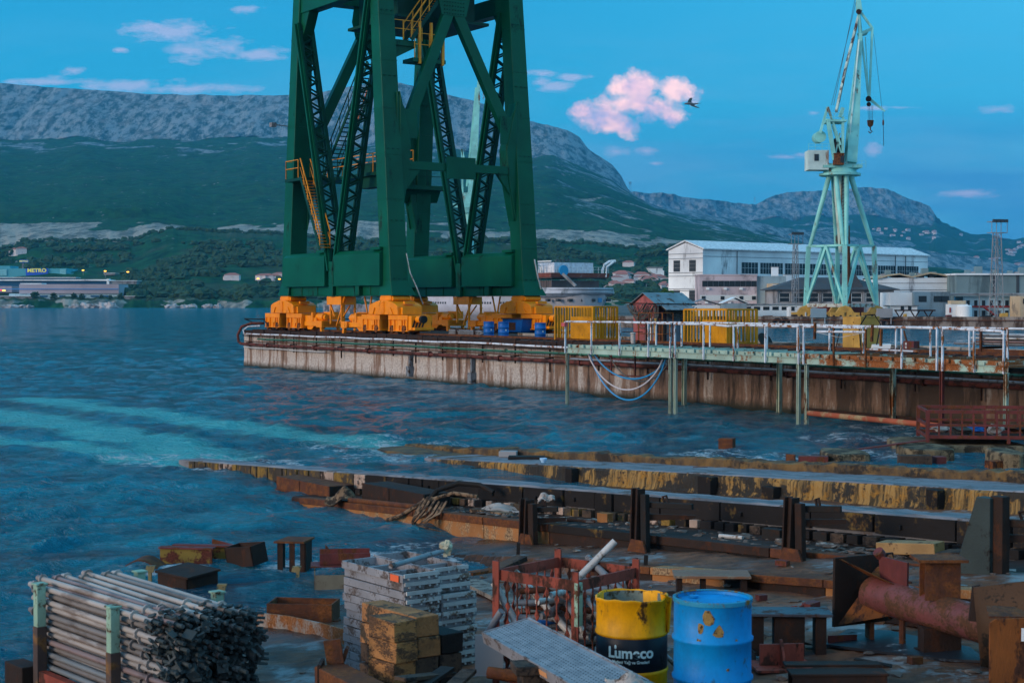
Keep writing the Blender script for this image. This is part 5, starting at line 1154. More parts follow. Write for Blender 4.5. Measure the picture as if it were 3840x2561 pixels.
c_ = P(3130, 618, -2.6); w = MB(); w.box(c_.x, c_.x+1.4, c_.y, c_.y+1.4, c_.z, c_.z+1.6); w.box(c_.x-.1, c_.x+1.5, c_.y-.1, c_.y+1.5, c_.z+1.6, c_.z+1.7); w.build('operator_cab', M_rusto, root); w = MB(); w.box(c_.x+.85, c_.x+1.42, c_.y-.02, c_.y-.001, c_.z+.3, c_.z+1.3); w.build('cab_window', M_glass, root)
# main jib: tapered box girder
w = MB(); b0, b1 = P(3188, 618, 0), P(3226, 128, 6); mid = b0+(b1-b0)*.28
w.bar(b0, mid, 1.5, 2.4, up=(0, 1, 0), w2=1.6, h2=1.5); w.bar(mid, b1, 1.6, 1.5, up=(0, 1, 0), w2=.5, h2=.6); w.build('main_jib', M_cyan, root)
w = MB(); w.bar(P(3176, 618, -.8), P(3222, 150, 5), .3, .25, w2=.2); w.build('jib_edge', worn('pale_jib_edge', (.50, .68, .64), (.3, .2, .12), .2, 1, 5), root)
w = MB(); w.bar(P(3222, 45, 7), P(3216, -30, 8), .8, .8, w2=.4); w.bar(P(3220, 45, 7), P(3224, 140, 6), .35, .35); w.bar(P(3226, 45, 7), P(3270, 105, 7), .32, .32); w.bar(P(3217, 132, 6), P(3272, 108, 7), .3, .45); w.ext([P(3222, 120, 6), P(3262, 112, 7), P(3250, 132, 7), P(3218, 138, 6)], (0, .5, 0)); w.bar(P(3222, 45, 7), P(3232, 138, 7), .25, .25); w.build('fly_jib', M_cyan, root)
w = MB(); w.bar(P(3271, 105, 7), P(3260, 372, 5), .3, .3); w.bar(P(3230, 140, 6), P(3258, 372, 5), .28, .28); w.bar(P(3245, 140, 6), P(3258, 372, 5), .12, .12); w.build('link_bars', M_cyan, root)
w = MB(); w.bar(P(3255, 368, 5), P(3318, 418, 4), .45, .5, w2=.25, h2=.25); w.build('hook_arm', M_cyan, root); w = MB(); w.tube(P(3257, 372, 4.5), P(3257, 372, 5.6), .45, 12); w.tube(P(3258, 392, 4.6), P(3258, 392, 5.4), .35, 12); w.tube(P(3220, 45, 6.5), P(3220, 45, 7.5), .4, 12); w.build('sheaves', M_rustd, root, smooth=True)
w = MB(); [w.bar(P(3255+q*6, 395, 5), P(3256+q*5, 455, 5), .05, .05) for q in range(4)]; w.bar(P(3311, 420, 4), P(3314, 548, 4), .07, .07); w.bar(P(3276, 130, 7), P(3308, 415, 4), .04, .04); [w.bar(P(u0, 0, 8), P(u1, 395, 3), .05, .05) for u0, u1 in ((3212, 3118), (3206, 3126))]; w.build('wire_ropes', M_line, root)
w = MB(); a = P(3264, 452, 5); w.ext([(a.x-.45, a.y-.3, a.z), (a.x+.45, a.y-.3, a.z), (a.x+.35, a.y-.3, a.z-.8), (a.x, a.y-.3, a.z-1.1), (a.x-.35, a.y-.3, a.z-.8)], (0, .6, 0)); w.path([(a.x, a.y, a.z-1.1), (a.x, a.y, a.z-1.5), (a.x+.3, a.y, a.z-1.7), (a.x, a.y, a.z-1.95), (a.x-.3, a.y, a.z-1.7)], .09, 6); w.bar(P(3312, 452, 4), P(3312, 470, 4), .22, .22); w.build('hook_block', M_rusto, root)
w = MB(); w.bar(P(3220, 60, 7), P(3172, 255, 3), .35, .35); w.bar(P(3172, 255, 3), P(3136, 420, 0), .35, .35); w.build('luffing_strut', worn('rust_streaked_strut', (.42, .55, .50), (.12, .06, .05), .45, 1.2, 5), root)
for dy in (-1.6, 1.6):
    w = MB(); w.bar(P(3104, 402, dy), P(3075, 500, dy), .35, .35); w.bar(P(3104, 402, dy), P(3152, 545, dy), .3, .3); w.bar(P(3104, 450, dy), P(3130, 600, dy), .7, .5); w.bar(P(3161, 405, dy), P(3150, 440, dy), .5, .5); w.bar(P(3161, 440, dy), P(3160, 600, dy), .35, .35); w.bar(P(3150, 500, dy), P(3128, 600, dy), .2, .2); w.bar(P(3120, 470, dy), P(3160, 590, dy), .2, .2); w.bar(P(3096, 450, dy), P(3170, 455, dy), .3, .3); w.build('a_frame', M_cyan, root)
w = MB(); w.box(P(3094, 465, 0).x, P(3165, 465, 0).x, -2, 2, P(0, 462, 0).z, P(0, 455, 0).z); w.build('upper_platform', M_cyan, root); w = MB(); rail_run(w, [P(3096, 455, -2), P(3164, 455, -2)], 1.2, .6); w.build('handrail', M_cyan, root)
w = MB(); a = P(3071, 516, 0); w.tube((a.x, a.y-1.2, a.z), (a.x, a.y+1.2, a.z), .85, 20); w.build('counterweight', M_cyan, root, smooth=True); w = MB(); w.box(P(3130, 560, 0).x, P(3158, 560, 0).x, -.8, .8, P(0, 575, 0).z, P(0, 520, 0).z); w.build('winch', M_rustd, root)
for i, b_ in enumerate(base):
    w = MB(); w.ext([(b_.x-1.3, b_.y-.5, .75), (b_.x+1.3, b_.y-.5, .75), (b_.x+.8, b_.y-.5, 1.5), (b_.x, b_.y-.5, 1.8), (b_.x-.8, b_.y-.5, 1.5)], (0, 1, 0)); w.box(b_.x-2.1, b_.x-.2, b_.y-.5, b_.y+.5, .15, .75); w.box(b_.x+.2, b_.x+2.1, b_.y-.5, b_.y+.5, .15, .75); o = w.build('bogie', M_cab, root)
    w = MB(); [w.tube((b_.x+q, b_.y-.52, .2), (b_.x+q, b_.y+.5, .2), .2, 10) for q in (-1.7, -.7, .7, 1.7)]; w.build('wheels', M_wheel, o)
for i, u in enumerate((3065, 3312)): p = xq(u, -.0); w = MB(); w.box(-1.1, 1.1, -.2, .2, .3, 1.6); [w.box(q-.08, q+.08, -.1, .1, -.6, .3) for q in (-.9, .9)]; o = w.build('grey_sign_box', M_bluer if i == 0 else M_greyr, loc=(p.x, p.y-.8, QZ-.2), bevel=.02); tag(o, ['light blue-grey panel box before the left crane bogie', 'grey-green panel box before the right crane bogie'][i], 'box')

# ---- second pale crane seen through the green crane
o4 = at(1760, 1130, 352); o4.z = QZ; CY2 = 352
root = thing('slender_crane', 'slender pale cyan crane seen between the green crane legs', 'crane', o4)
def P2(u, v, dy=0): return at(u, v, CY2+dy)-o4
w = MB(); w.tube((0, 0, 0), P2(1758, 800), 1.3, 16, 1.0); w.tube(P2(1758, 800), P2(1758, 780), 1.8, 16, 2.4); w.build('column', M_cyan, root, smooth=True)
w = MB(); w.box(-3.6, 2.8, -2, 2, P2(0, 780).z, P2(0, 765).z); w.build('slewing_deck', M_cyan, root); w = MB(); a = P2(1742, 765); w.box(a.x-1, a.x+2, -1.5, 1.5, a.z, a.z+2.4); w.build('machine_house', M_cyan, root)
w = MB(); w.bar(P2(1768, 765), P2(1792, 360), 2.2, 2.0, w2=1.2, h2=1.0); w.bar(P2(1792, 360), P2(1800, 250), 1.1, .8, w2=.5, h2=.5); w.build('main_jib', M_cyan, root)
w = MB(); w.bar(P2(1750, 700), P2(1785, 330), .5, .4); w.bar(P2(1732, 560), P2(1735, 765), .4, .4); w.bar(P2(1732, 560), P2(1762, 700), .4, .4); w.build('back_stay', M_cyan, root)
w = MB(); w.box(P2(1792, 0).x, P2(1816, 0).x, -.8, .8, P2(0, 248).z, P2(0, 244).z); w.bar(P2(1797, 250), P2(1797, 222), .7, .7); [w.bar(P2(1812, 240+q*16), P2(1820, 240+q*16), .12, .12) for q in range(9)]; w.bar(P2(1812, 240), P2(1812, 375), .15, .15); w.build('mast_head', M_greyr, root)
w = MB(); w.tube(P2(1797, 226), P2(1797, 221), .4, 8); w.build('aviation_light', flat('red_lamp', (.6, .02, .02), .4, emit=(1, .05, .05), es=1.5), root)
w = MB(); w.ext([(-18, 344, -2), (0, 344, -2), (0, 380, -2), (-18, 380, -2)], (0, 0, QZ+2)); tag(w.build('inner_quay_ground', M_conc), kind='structure')
w = MB(); n_ = 30
P_ = [at(1212+i*14, 1130, 500) for i in range(n_)]
tag(w.ext([(P_[0].x, 500, -1)]+[(p.x, 500, 2.9+rng.uniform(-.25, .2)) for p in P_]+[(P_[-1].x, 500, -1)], (0, 9, 0)).build('breakwater', worn('breakwater_stone', (.42, .38, .38), (.2, .19, .19), .5, .5, 2, rough=.9, grime=.3)), 'pale stone breakwater seen between the crane bogies', 'breakwater')

# ---- grey ship moored beyond the pier
so = Vector((11.2, 292, 0)); SRZ_ = math.atan2(-.835, .55)   # +x local points to the stern end (towards camera)
root = thing('ship', 'large unfinished grey ship with red-brown upper deck moored beyond the pier', 'ship', so, math.atan2(-.835, .55))
secs = []
for x, hw, hb, zt_ in [(-52, 7.0, 6.2, 5.6), (-30, 7.0, 6.3, 5.7), (-10, 7.0, 6.0, 5.9), (-3, 6.8, 5.4, 6.0), (2, 6.0, 4.2, 6.1), (5, 4.6, 2.6, 6.1), (6.6, 2.6, 1.0, 6.1)]:
    row = []
    for s_ in (-1, 1):
        pts = [(hb*.3, -1.5), (hb*.6, .1), (hb*.86, 1.0), (hb+(hw-hb)*.25, 2.0), (hb+(hw-hb)*.55, 3.2), (hw*.93, 4.4), (hw*.96, zt_)]
        pts = pts if s_ < 0 else pts[::-1]
        row += [(x, s_*a_, z_) for a_, z_ in pts]
    secs.append(row)
w = MB(); m2 = len(secs[0]); w.v = [p for r__ in secs for p in r__]
for i in range(len(secs)-1):
    for j in range(m2-1): w.f.append((i*m2+j, (i+1)*m2+j, (i+1)*m2+j+1, i*m2+j+1))
w.f += [tuple(range(m2)), tuple(range(len(w.v)-1, len(w.v)-m2-1, -1))]
m_, nt, b = _new('ship_hull_paint'); T = NT(nt); v = T.coord('Object'); sx = T.node('ShaderNodeSeparateXYZ', {0: v}); n = T.noise(v, .6, 6, .6)
lv = T.math('ADD', sx.outputs[2], T.math('MULTIPLY', T.math('MULTIPLY', sx.outputs[0], sx.outputs[0]), .0))
cc = T.mix(T.ramp(T.math('MULTIPLY', lv, .1), [(.255, 0.0), (.262, 1.0)]), (.10, .12, .14), (.36, .37, .40)); cc = T.mix(T.ramp(T.math('MULTIPLY', T.math('ADD', sx.outputs[0], 14.0), -.2), [(0.0, 0.0), (.4, 1.0)]), cc, (.52, .52, .58))
T.put(b.inputs['Base Color'], T.mix(T.ramp(n, [(.4, 0.0), (.7, .4)]), cc, (.2, .2, .22))); b.inputs['Roughness'].default_value = .55
w.build('hull', m_, root, smooth=True, angle=50)
w = MB(); arc = [(6.9*math.sin(t_)*1.0, 7.4*math.cos(t_)) for t_ in np.linspace(0, math.pi, 17)]; arc = [(-4, 7.4)]+[(a_, b_) for a_, b_ in arc]+[(-4, -7.4)]
vs = []; 
for a_, b_ in arc: vs += [(a_*.9, b_*.93, 4.6), (a_*1.05+.1, b_*1.08, 5.25), (a_*1.03+.1, b_*1.04, 6.3), (a_*.99, b_*1.0, 6.3)]
w.v = vs; w.f = [(i*4+j, (i+1)*4+j, (i+1)*4+j+1, i*4+j+1) for i in range(len(arc)-1) for j in range(3)]; w.build('bulwark', worn('bulwark_paint', (.40, .43, .48), (.25, .28, .31), .35, .8, 3, rough=.6), root, smooth=True)
w = MB(); w.add([(a_*.98, b_*.98, 6.05) for a_, b_ in arc], [tuple(range(len(arc)))]); w.build('deck', M_greyr, root)
w = MB(); 
for z_, q in ((5.4, 1.045), (5.9, 1.045)):
    w.path([(a_*q+.12, b_*q, z_) for a_, b_ in arc], .06, 5)
w.build('scaffold_rails', M_line, root)
for a_ in np.linspace(.25, 2.9, 9):
    w = MB(); cx_, cy_ = 6.45*math.sin(a_), 6.75*math.cos(a_); w.box(cx_-.35, cx_+.35, cy_-.35, cy_+.35, 3.75, 4.25); w.build('stern_window', M_line, root)
w = MB(); w.box(-14, 1.0, -5.4, 5.4, 6.06, 7.6); w.box(-12, 2.4, -6.4, 6.4, 8.05, 8.2); [w.box(x, x+.12, -5.9, -5.8, 6.1, 8.05) for x in np.arange(-12, 2, 1.7)]; w.build('lower_house', worn('ship_house', (.12, .10, .10), (.2, .2, .2), .3, .8), root)
w = MB(); w.box(-12, 2.6, -6.6, 6.6, 8.21, 9.0); w.box(-1.6, .4, -1.5, .3, 9.0, 9.9); w.build('upper_deck', worn('ship_red_primer', (.16, .045, .03), (.3, .2, .17), .3, 1), root)
w = MB(); w.box(-8, 1.6, -5.2, 3.6, 9.01, 10.9); w.build('tarpaulin', worn('white_tarpaulin', (.62, .66, .72), rough=.8, bump=.3), root)
for k_, (x, y) in enumerate(((-9, -6.2), (-5.5, -6.2), (-2, -6.2), (1.5, 5.8))):
    s_ = -1 if y < 0 else 1; w = MB(); w.path([(x, y, 8.3), (x, y, 9.6), (x, y+s_*.5, 10.6), (x, y+s_*1.6, 11.2), (x, y+s_*3.0, 11.3)], .28, 8); w.path([(x+1, y, 8.3), (x+1, y+s_*.3, 10.2), (x+1, y+s_*1.8, 11.1)], .2, 8); w.build('davit', M_wht2, root, smooth=True)
w = MB(); rail_run(w, [(-12, -6.5, 9.0), (2.5, -6.5, 9.0), (2.5, 6.5, 9.0)], 1.1, 1.1); w.bar((-20, -6.8, 11.1), (3, -6.8, 11.1), .2, .2); w.build('deck_rails', M_wht2, root)
w = MB(); w.tube((2.3, -3.8, 9.4), (2.7, -3.8, 9.4), 1.0, 20); w.build('fan', flat('blue_fan', (.02, .3, .55)), root); w = MB(); w.bar((2.6, -4, 8.8), (4.4, -2.4, 6.6), .9, .5); w.build('gangway', M_greyr, root)
for i in range(2): w = MB(); x_ = (3.6, 5.2)[i]; w.tube((4.0, (1.4, 3.2)[i], 3.9), (6.7-i*.8, (1.4, 3.2)[i], 3.9), .0, 8) if 0 else w.box(6.5-i*1.4, 6.75-i*1.4, (1.0, 3.0)[i], (1.8, 3.7)[i], 3.6, 4.4); w.build('blue_port', flat('blue_port_cover', (.05, .25, .5)), root)
for (row, z_) in enumerate((4.9, 3.3, 2.4)):
    for g_ in range(5):
        w = MB(); [w.box(-48+g_*8.4+j*.95, -47.6+g_*8.4+j*.95, -7.04+(.0 if z_ > 4.6 else .3 if z_ > 3 else .75), -6.0, z_, z_+.4) for j in range(6)]; w.build('portholes', M_line, root)
w = MB(); w.bar((6.5, 3, 4.6), (2, 22, 1.6), .08, .08); w.build('mooring_line', M_rope, root)
w = MB(); w.box(-51.9, -14, -6.5, 6.5, 5.6, 6.8); w.build('side_deckhouse', M_wht2, root)

# ================================================================== far shore town
t = thing('wholesale_store', 'long turquoise store building with a large blue METRO panel on the left shore', 'store', (0, 0, 0))
def fb(t, part, u0, u1, v0, v1, Y, depth, mat): a = at(u0, v1, Y); b_ = at(u1, v0, Y); w = MB(); w.box(a.x, b_.x, Y, Y+depth, a.z, b_.z); return w.build(part, mat, t)
M_tq = worn('turquoise_cladding', (.10, .42, .50), (.08, .34, .42), .3, .05, rough=.6, bump=0)
Ym = hill_at(120, 1037).y
fb(t, 'walls', -90, 250, 1007, 1045, Ym, 30, M_tq); fb(t, 'annex', 250.2, 271, 1024, 1045, Ym+2, 25, M_tq); fb(t, 'tower', -90, 38, 997, 1007, Ym+3, 20, M_tq); fb(t, 'light_panel', 224, 247, 1010, 1034, Ym-.6, .5, worn('pale_turquoise', (.2, .5, .55), rough=.6)); fb(t, 'light_panel', -20, 25, 1010, 1034, Ym-.6, .5, worn('pale_turquoise', (.2, .5, .55), rough=.6))
sg = fb(t, 'sign_panel', 97, 179, 1007, 1034, Ym-1.2, 1.1, flat('sign_blue', (.01, .07, .42), .4, emit=(.01, .07, .42), es=.15))
def text(body, size, loc, rz, mat, parent, name='lettering', ext=.05, sx=1.0, rx=math.pi/2, bold=0.0):
    c = bpy.data.curves.new(name, 'FONT'); c.body = body; c.size = size; c.extrude = ext; c.align_x = 'CENTER'; c.align_y = 'CENTER'; c.offset = bold
    tmp = bpy.data.objects.new(name, c); COL.objects.link(tmp); bpy.context.view_layer.update()
    me = bpy.data.meshes.new_from_object(tmp.evaluated_get(bpy.context.evaluated_depsgraph_get())); bpy.data.objects.remove(tmp)
    o = bpy.data.objects.new(name, me); COL.objects.link(o); me.materials.clear(); me.materials.append(mat); o.location = loc; o.rotation_euler = (rx, 0, rz); o.scale = (sx, 1, 1); o.parent = parent; return o
M_ylet = flat('sign_yellow', (.65, .62, .12), .4, emit=(.6, .6, .12), es=.25)
p = at(138, 1015, Ym-1.5); hgt = 14/FPX*Ym
text('METRO', hgt*1.35, p, 0, M_ylet, sg, bold=.12, sx=1.15)
t2 = thing('pylon_sign', 'small blue METRO sign high on a grey pole above the turquoise store', 'sign', (0, 0, 0)); Yp = Ym+35
fb(t2, 'pole', 83, 88, 985, 1010, Yp, 1, M_greyr); s2 = fb(t2, 'sign_panel', 73, 105, 975, 985, Yp-1.5, 1, flat('sign_blue', (.01, .07, .42))); text('METRO', 6/FPX*Yp*1.35, at(89, 980, Yp-2), 0, M_ylet, s2, bold=.05, sx=1.2)
M_glb = flat('blue_glazing', (.01, .10, .22), .25)
t = thing('long_showroom', 'long low dark-glazed building with thin pale roofs below the turquoise store', 'building', (0, 0, 0))
fb(t, 'roof', -90, 400, 1048, 1053, 1000, 22, M_wht2); fb(t, 'glazing', -90, 398, 1053, 1075, 1003, 16, M_glb); fb(t, 'upper_roof', -90, 285, 1040, 1042.5, 1030, 12, M_wht2); fb(t, 'upper_glazing', -90, 283, 1042.5, 1048, 1032, 10, M_glb); fb(t, 'post', 400, 409, 1046, 1070, 999, 4, M_wht2)
t = thing('mauve_warehouse', 'long mauve waterfront warehouse with a thin blue stripe, left shore', 'warehouse', (0, 0, 0)); M_mv = worn('mauve_render', (.42, .36, .40), (.34, .29, .33), .3, .06, rough=.85, bump=0)
fb(t, 'wall', 72, 445, 1066, 1101, 952, 24, M_mv); fb(t, 'left_wall', -90, 44, 1073, 1097, 955, 20, M_mv); fb(t, 'stripe', -90, 443, 1083, 1086, 951.6, .38, flat('stripe_blue', (.02, .2, .5))); fb(t, 'base', 34, 445, 1101, 1126, 953, 20, worn('pale_base', (.35, .5, .55), rough=.7)); fb(t, 'roof_light', 76, 156, 1062, 1066, 952, 10, M_wht2)
for i, (a, b_) in enumerate(((150, 178), (222, 244), (268, 290), (340, 370), (385, 412), (300, 320))): fb(t, 'window', a, b_, 1108, 1114, 952.7, .28, M_glb)
fb(t, 'lit_sign', 8, 20, 1087, 1092, 954.6, .3, flat('lit_yellow', (.8, .6, .1), emit=(1, .7, .15), es=1.2)); fb(t, 'lit_sign', -5, 7, 1086, 1090, 954.6, .3, flat('lit_red', (.7, .05, .1), emit=(1, .05, .1), es=.8))
for i, (a, b_, v0, v1, Y, lb) in enumerate([(390, 430, 1024, 1028, 1150, 'low pale roof nearest the first orange lamp on the left shore'), (455, 525, 1023, 1028, 1160, 'long pale low warehouse right of the lamps on the left shore'), (405, 512, 1052, 1061, 1000, 'white flat canopy right of the glazed showroom'), (565, 680, 1018, 1026, 1170, 'long white roofed greenhouse on the wooded left shore'), (463, 520, 1110, 1124, 946, 'low pale annex right of the mauve warehouse'), (-40, 118, 1110, 1117, 944, 'white long trailer row before the mauve warehouse')]):
    tt = thing('low_warehouse', lb, 'building', (0, 0, 0)); fb(tt, 'walls', a, b_, v0+2, v1+4, Y, 10, M_greyr); fb(tt, 'roof', a-2, b_+2, v0, v0+2, Y-1, 12, M_wht2)
# street lamps, lit
def lamp(u, v, lb):
    p = hill_at(u, v+22); a = at(u, v, p.y-6); t = thing('street_lamp', lb, 'lamp', (a.x, a.y, p.z-1)); h = a.z-p.z+1
    w = MB(); w.tube((0, 0, 0), (0, 0, h), .15, 6); w.build('pole', M_greyr, t); w = MB(); w.blob((0, -.5, h), 1.0, .6, .45, 1, 0, 8, 5); w.build('lamp_head', flat('sodium_lamp', (.9, .5, .1), emit=(1, .42, .05), es=2.2), t)
for u, v, lb in [(312, 1014, 'lit orange street lamp right after the turquoise store'), (395, 1017, 'lit orange street lamp above the first low pale roof'), (480, 1020, 'lit orange street lamp above the long pale warehouse'), (968, 1045, 'lit orange street lamp in the woods left of the green crane'), (1048, 1047, 'lit orange street lamp closest to the green crane leg')]: lamp(u, v, lb)
# round trees on the waterfront
def crown(w, r, z0, n, seed, asp=1.0):
    r_ = random.Random(seed)
    for i in range(n):
        t_ = r_.uniform(0, 6.28); ph = math.acos(r_.uniform(-1, 1)); q = r*r_.uniform(.35, 1)
        c_ = Vector((q*math.sin(ph)*math.cos(t_), q*math.sin(ph)*math.sin(t_), z0+q*math.cos(ph)*asp)); w.blob(c_, r*.2, r*.2, r*.16, seed*99+i, .5, 6, 4)
t0 = None
for i, (u, v, rr_) in enumerate([(132, 1106, 2.6), (201, 1110, 2.2), (276, 1108, 1.8), (307, 1110, 1.8), (380, 1113, 1.5), (415, 1113, 1.3), (452, 1112, 2.3)]):
    p = at(u, v+rr_*6.5+2, 938); t = thing('round_tree', ['largest round tree before the mauve warehouse, leftmost', 'second round tree from the left before the mauve warehouse', 'left one of the close pair of round trees before the warehouse', 'right one of the close pair of round trees before the warehouse', 'small round tree right of the close pair before the warehouse', 'smallest round tree, left of the warehouse corner tree', 'dark round tree at the right corner of the mauve warehouse'][i], 'tree', p, 0, 'round trees on the waterfront')
    w = MB(); w.tube((0, 0, -1.5), (0, 0, rr_*.6), .25, 6, .15); w.build('trunk', M_woodd, t); w = MB(); crown(w, rr_, rr_*1.05, 90, i+3, 1.05); w.build('crown', M_leaf, t)
# shore rocks
r_ = random.Random(8)
for i, (u, wd) in enumerate([(70, 50), (370, 62), (275, 16), (640, 20), (700, 22), (800, 30)]):
    w = MB(); Y_ = 893; 
    for j in range(int(wd/2.2)): a = at(u+r_.uniform(-wd, wd), 1130, Y_+r_.uniform(-2, 2)); w.blob((a.x, a.y, r_.uniform(.2, 1.0)), r_.uniform(1.2, 3), 2, r_.uniform(.6, 1.6)*(1.5 if i == 1 else 1), i*100+j, .35, 7, 5)
    tag(w.build('shore_rocks', worn('pale_shore_rock', (.45, .42, .42), (.25, .24, .24), .4, .3, rough=.9)), 'pale boulders heaped along the waterline of the far shore', 'rocks', 'shore boulders', 'stuff')
# houses on the slopes
M_hw_ = flat('house_white', (.60, .58, .60)); M_hr = flat('house_roof_red', (.42, .13, .09)); M_hd = flat('house_window', (.06, .08, .1))
hp = thing('house', 'small pale house with a red tiled roof on the distant slopes', 'house', (0, 0, 0), 0, 'distant hillside houses')
w = MB(); w.box(-5, 5, -4, 4, -3, 5.5); w.build('walls', M_hw_, hp); w = MB(); w.add([(-5.5, -4.5, 5.5), (5.5, -4.5, 5.5), (5.5, 4.5, 5.5), (-5.5, 4.5, 5.5), (-2, 0, 7.8), (2, 0, 7.8)], [(0,1,5,4), (1,2,5), (2,3,4,5), (3,0,4), (3,2,1,0)]); w.build('roof', M_hr, hp)
spots = []
r_ = random.Random(77)
for (u, v, su, sv, n_, fn) in [(3350, 880, 60, 14, 9, far_at), (3450, 890, 60, 10, 6, far_at), (3300, 866, 30, 5, 4, far_at), (3480, 875, 30, 4, 4, far_at), (3700, 985, 40, 12, 12, far_at), (3790, 950, 40, 14, 10, far_at), (3640, 980, 25, 10, 6, far_at), (3510, 1000, 40, 14, 10, far_at), (3780, 1005, 50, 6, 10, far_at), (3600, 885, 8, 3, 1, far_at), (3830, 925, 12, 20, 4, far_at), (2990, 880, 25, 6, 4, far_at), (3050, 900, 20, 6, 3, far_at),
                               (2360, 1050, 50, 8, 10, hill_at), (2450, 1065, 40, 16, 14, hill_at), (2330, 1085, 40, 8, 9, hill_at), (1000, 1055, 60, 6, 5, hill_at), (860, 1055, 20, 3, 2, hill_at), (70, 962, 14, 5, 4, hill_at), (2500, 1090, 20, 10, 5, hill_at), (2350, 1000, 20, 5, 1, hill_at)]:
    for i in range(n_):
        uu = u+r_.uniform(-su, su); vv = v+r_.uniform(-sv, sv); p = fn(uu, vv); s_ = r_.uniform(.7, 1.15)*(1.35 if fn is far_at else .75)
        if not spots: hp.location = p; hp.scale = (s_,)*3; hp.rotation_euler = (0, 0, r_.uniform(-.5, .5)); spots.append(1)
        else: dup(hp, p, r_.uniform(-.5, .5), scale=(s_*r_.uniform(.8, 1.4), s_, s_*r_.uniform(.7, 1.0)))
        if fn is hill_at: pass
p = hill_at(2465, 1040); t = thing('quarry_silo', 'angular pale concrete plant building on the wooded slope left of the white hall', 'building', (at(2430, 1130, p.y).x, p.y, p.z)); s_ = p.y/FPX
w = MB(); w.ext([(0, 0, 34*s_), (55*s_, 0, 36*s_), (55*s_, 0, 26*s_), (60*s_, 0, 24*s_), (60*s_, 0, 0), (42*s_, 0, 0), (10*s_, 0, 20*s_)], (0, 15, 0)); w.build('walls', M_wht2, t); w = MB(); w.box(-1*s_, 58*s_, -1, 16, 36*s_, 38*s_); w.build('roof', M_greyr, t)
# crown tree by the hall
p = at(2505, 1150, 300); t = thing('yard_tree', 'yellowish green leafy tree at the left corner of the white hall', 'tree', (p.x, 300, QZ)); w = MB(); w.tube((0, 0, 0), (0, 0, 3), .2, 8, .12); w.build('trunk', M_woodd, t); w = MB(); crown(w, 2.2, 3.0, 140, 61, .8); w.build('crown', worn('yellowish_leaves', (.07, .13, .02), (.03, .07, .02), .4, 2, rough=.9), t)
for i, (u, v, h_) in enumerate([(2363, 716, 42), (2830, 770, 34)]): p = at(u, v, 4200 if i == 0 else 6850); s_ = p.y/FPX; t = thing('power_pylon', ['tall lattice power pylon on the ridge just right of the mountain shoulder', 'faint power pylon in the saddle left of the far peak'][i], 'pylon', (p.x, p.y, p.z-6)); w = MB(); w.bar((-4, 0, 0), (-.6, 0, h_*s_), .7, .7); w.bar((4, 0, 0), (.6, 0, h_*s_), .7, .7); w.build('mast', M_greyr, t); w = MB(); [w.bar((-q, 0, z*s_*h_), (q, 0, z*s_*h_), .7, .7) for q, z in ((5, .8), (4, .9), (4, .98))]; w.build('crossarms', M_greyr, t)
# gull
bp = at(2588, 391, 75); t = thing('gull', 'dark gull in flight against the pink cloud', 'bird', bp, .3)
t_ = MB(); t_.path([(-.32, 0, -.02), (-.25, 0, 0), (-.1, 0, .02), (.05, 0, .01), (.2, 0, .0), (.3, 0, .02), (.42, 0, .04)], [.006, .035, .06, .065, .05, .03, .02], 8); t_.build('body', flat('gull_grey', (.12, .13, .15)), t, smooth=True)
for q, tipz in ((1, .33), (-1, -.22)):
    w = MB(); w.ext([(-.12, q*.03, .02), (-.02, q*.2, tipz*.55), (.16, q*.38, tipz), (.30, q*.42, tipz*1.02), (.16, q*.2, tipz*.5), (.1, q*.03, .02)], (0, 0, .012)); w.build('wing', flat('gull_dark', (.025, .03, .035)), t)
w = MB(); w.ext([(.38, -.02, .03), (.38, .02, .03), (.55, .07, .05), (.55, -.07, .05)], (0, 0, .01)); w.build('tail', flat('gull_dark', (.025, .03, .035)), t)
# ================================================================== slipway tracks
def slu(u, m):      # l of the point in column u on the line m = const
    a = (u-1920)/FPX; A0 = TIP+SM*m; return (a*A0.y-A0.x)/(SD.x-a*SD.y)
def slmat(name, colA, colB, spot=None, rough=.45, sc=(.25, 2.5, 1), amt=.55):
    m, nt, b = _new(name); T = NT(nt); n1 = T.noise(T.coord('Object', sc), 2.5, 7, .65); n2 = T.noise(T.coord('Object'), 9, 5, .65); n3 = T.noise(T.coord('Object'), 1.1, 5, .6)
    c = T.mix(T.ramp(n1, [(.38, 0.0), (.62, 1.0)]), colA, colB)
    if spot: c = T.mix(T.ramp(T.math('ADD', T.math('MULTIPLY', n3, .6), T.math('MULTIPLY', n2, .4)), [(amt, 0.0), (amt+.06, .9)]), c, spot)
    T.put(b.inputs['Base Color'], c); T.put(b.inputs['Roughness'], T.ramp(n1, [(.3, rough), (.7, rough+.3)])); T.put(b.inputs['Normal'], T.bump(T.math('ADD', n1, n2), .4, .02)); return m
M_slip = slmat('slip_top_concrete', (.075, .078, .09), (.21, .215, .24), (.07, .04, .025), .6, amt=.54)
M_kerb = slmat('slip_kerb', (.05, .033, .02), (.17, .10, .035), (.015, .013, .012), .8, (1, 1, 1), .5)
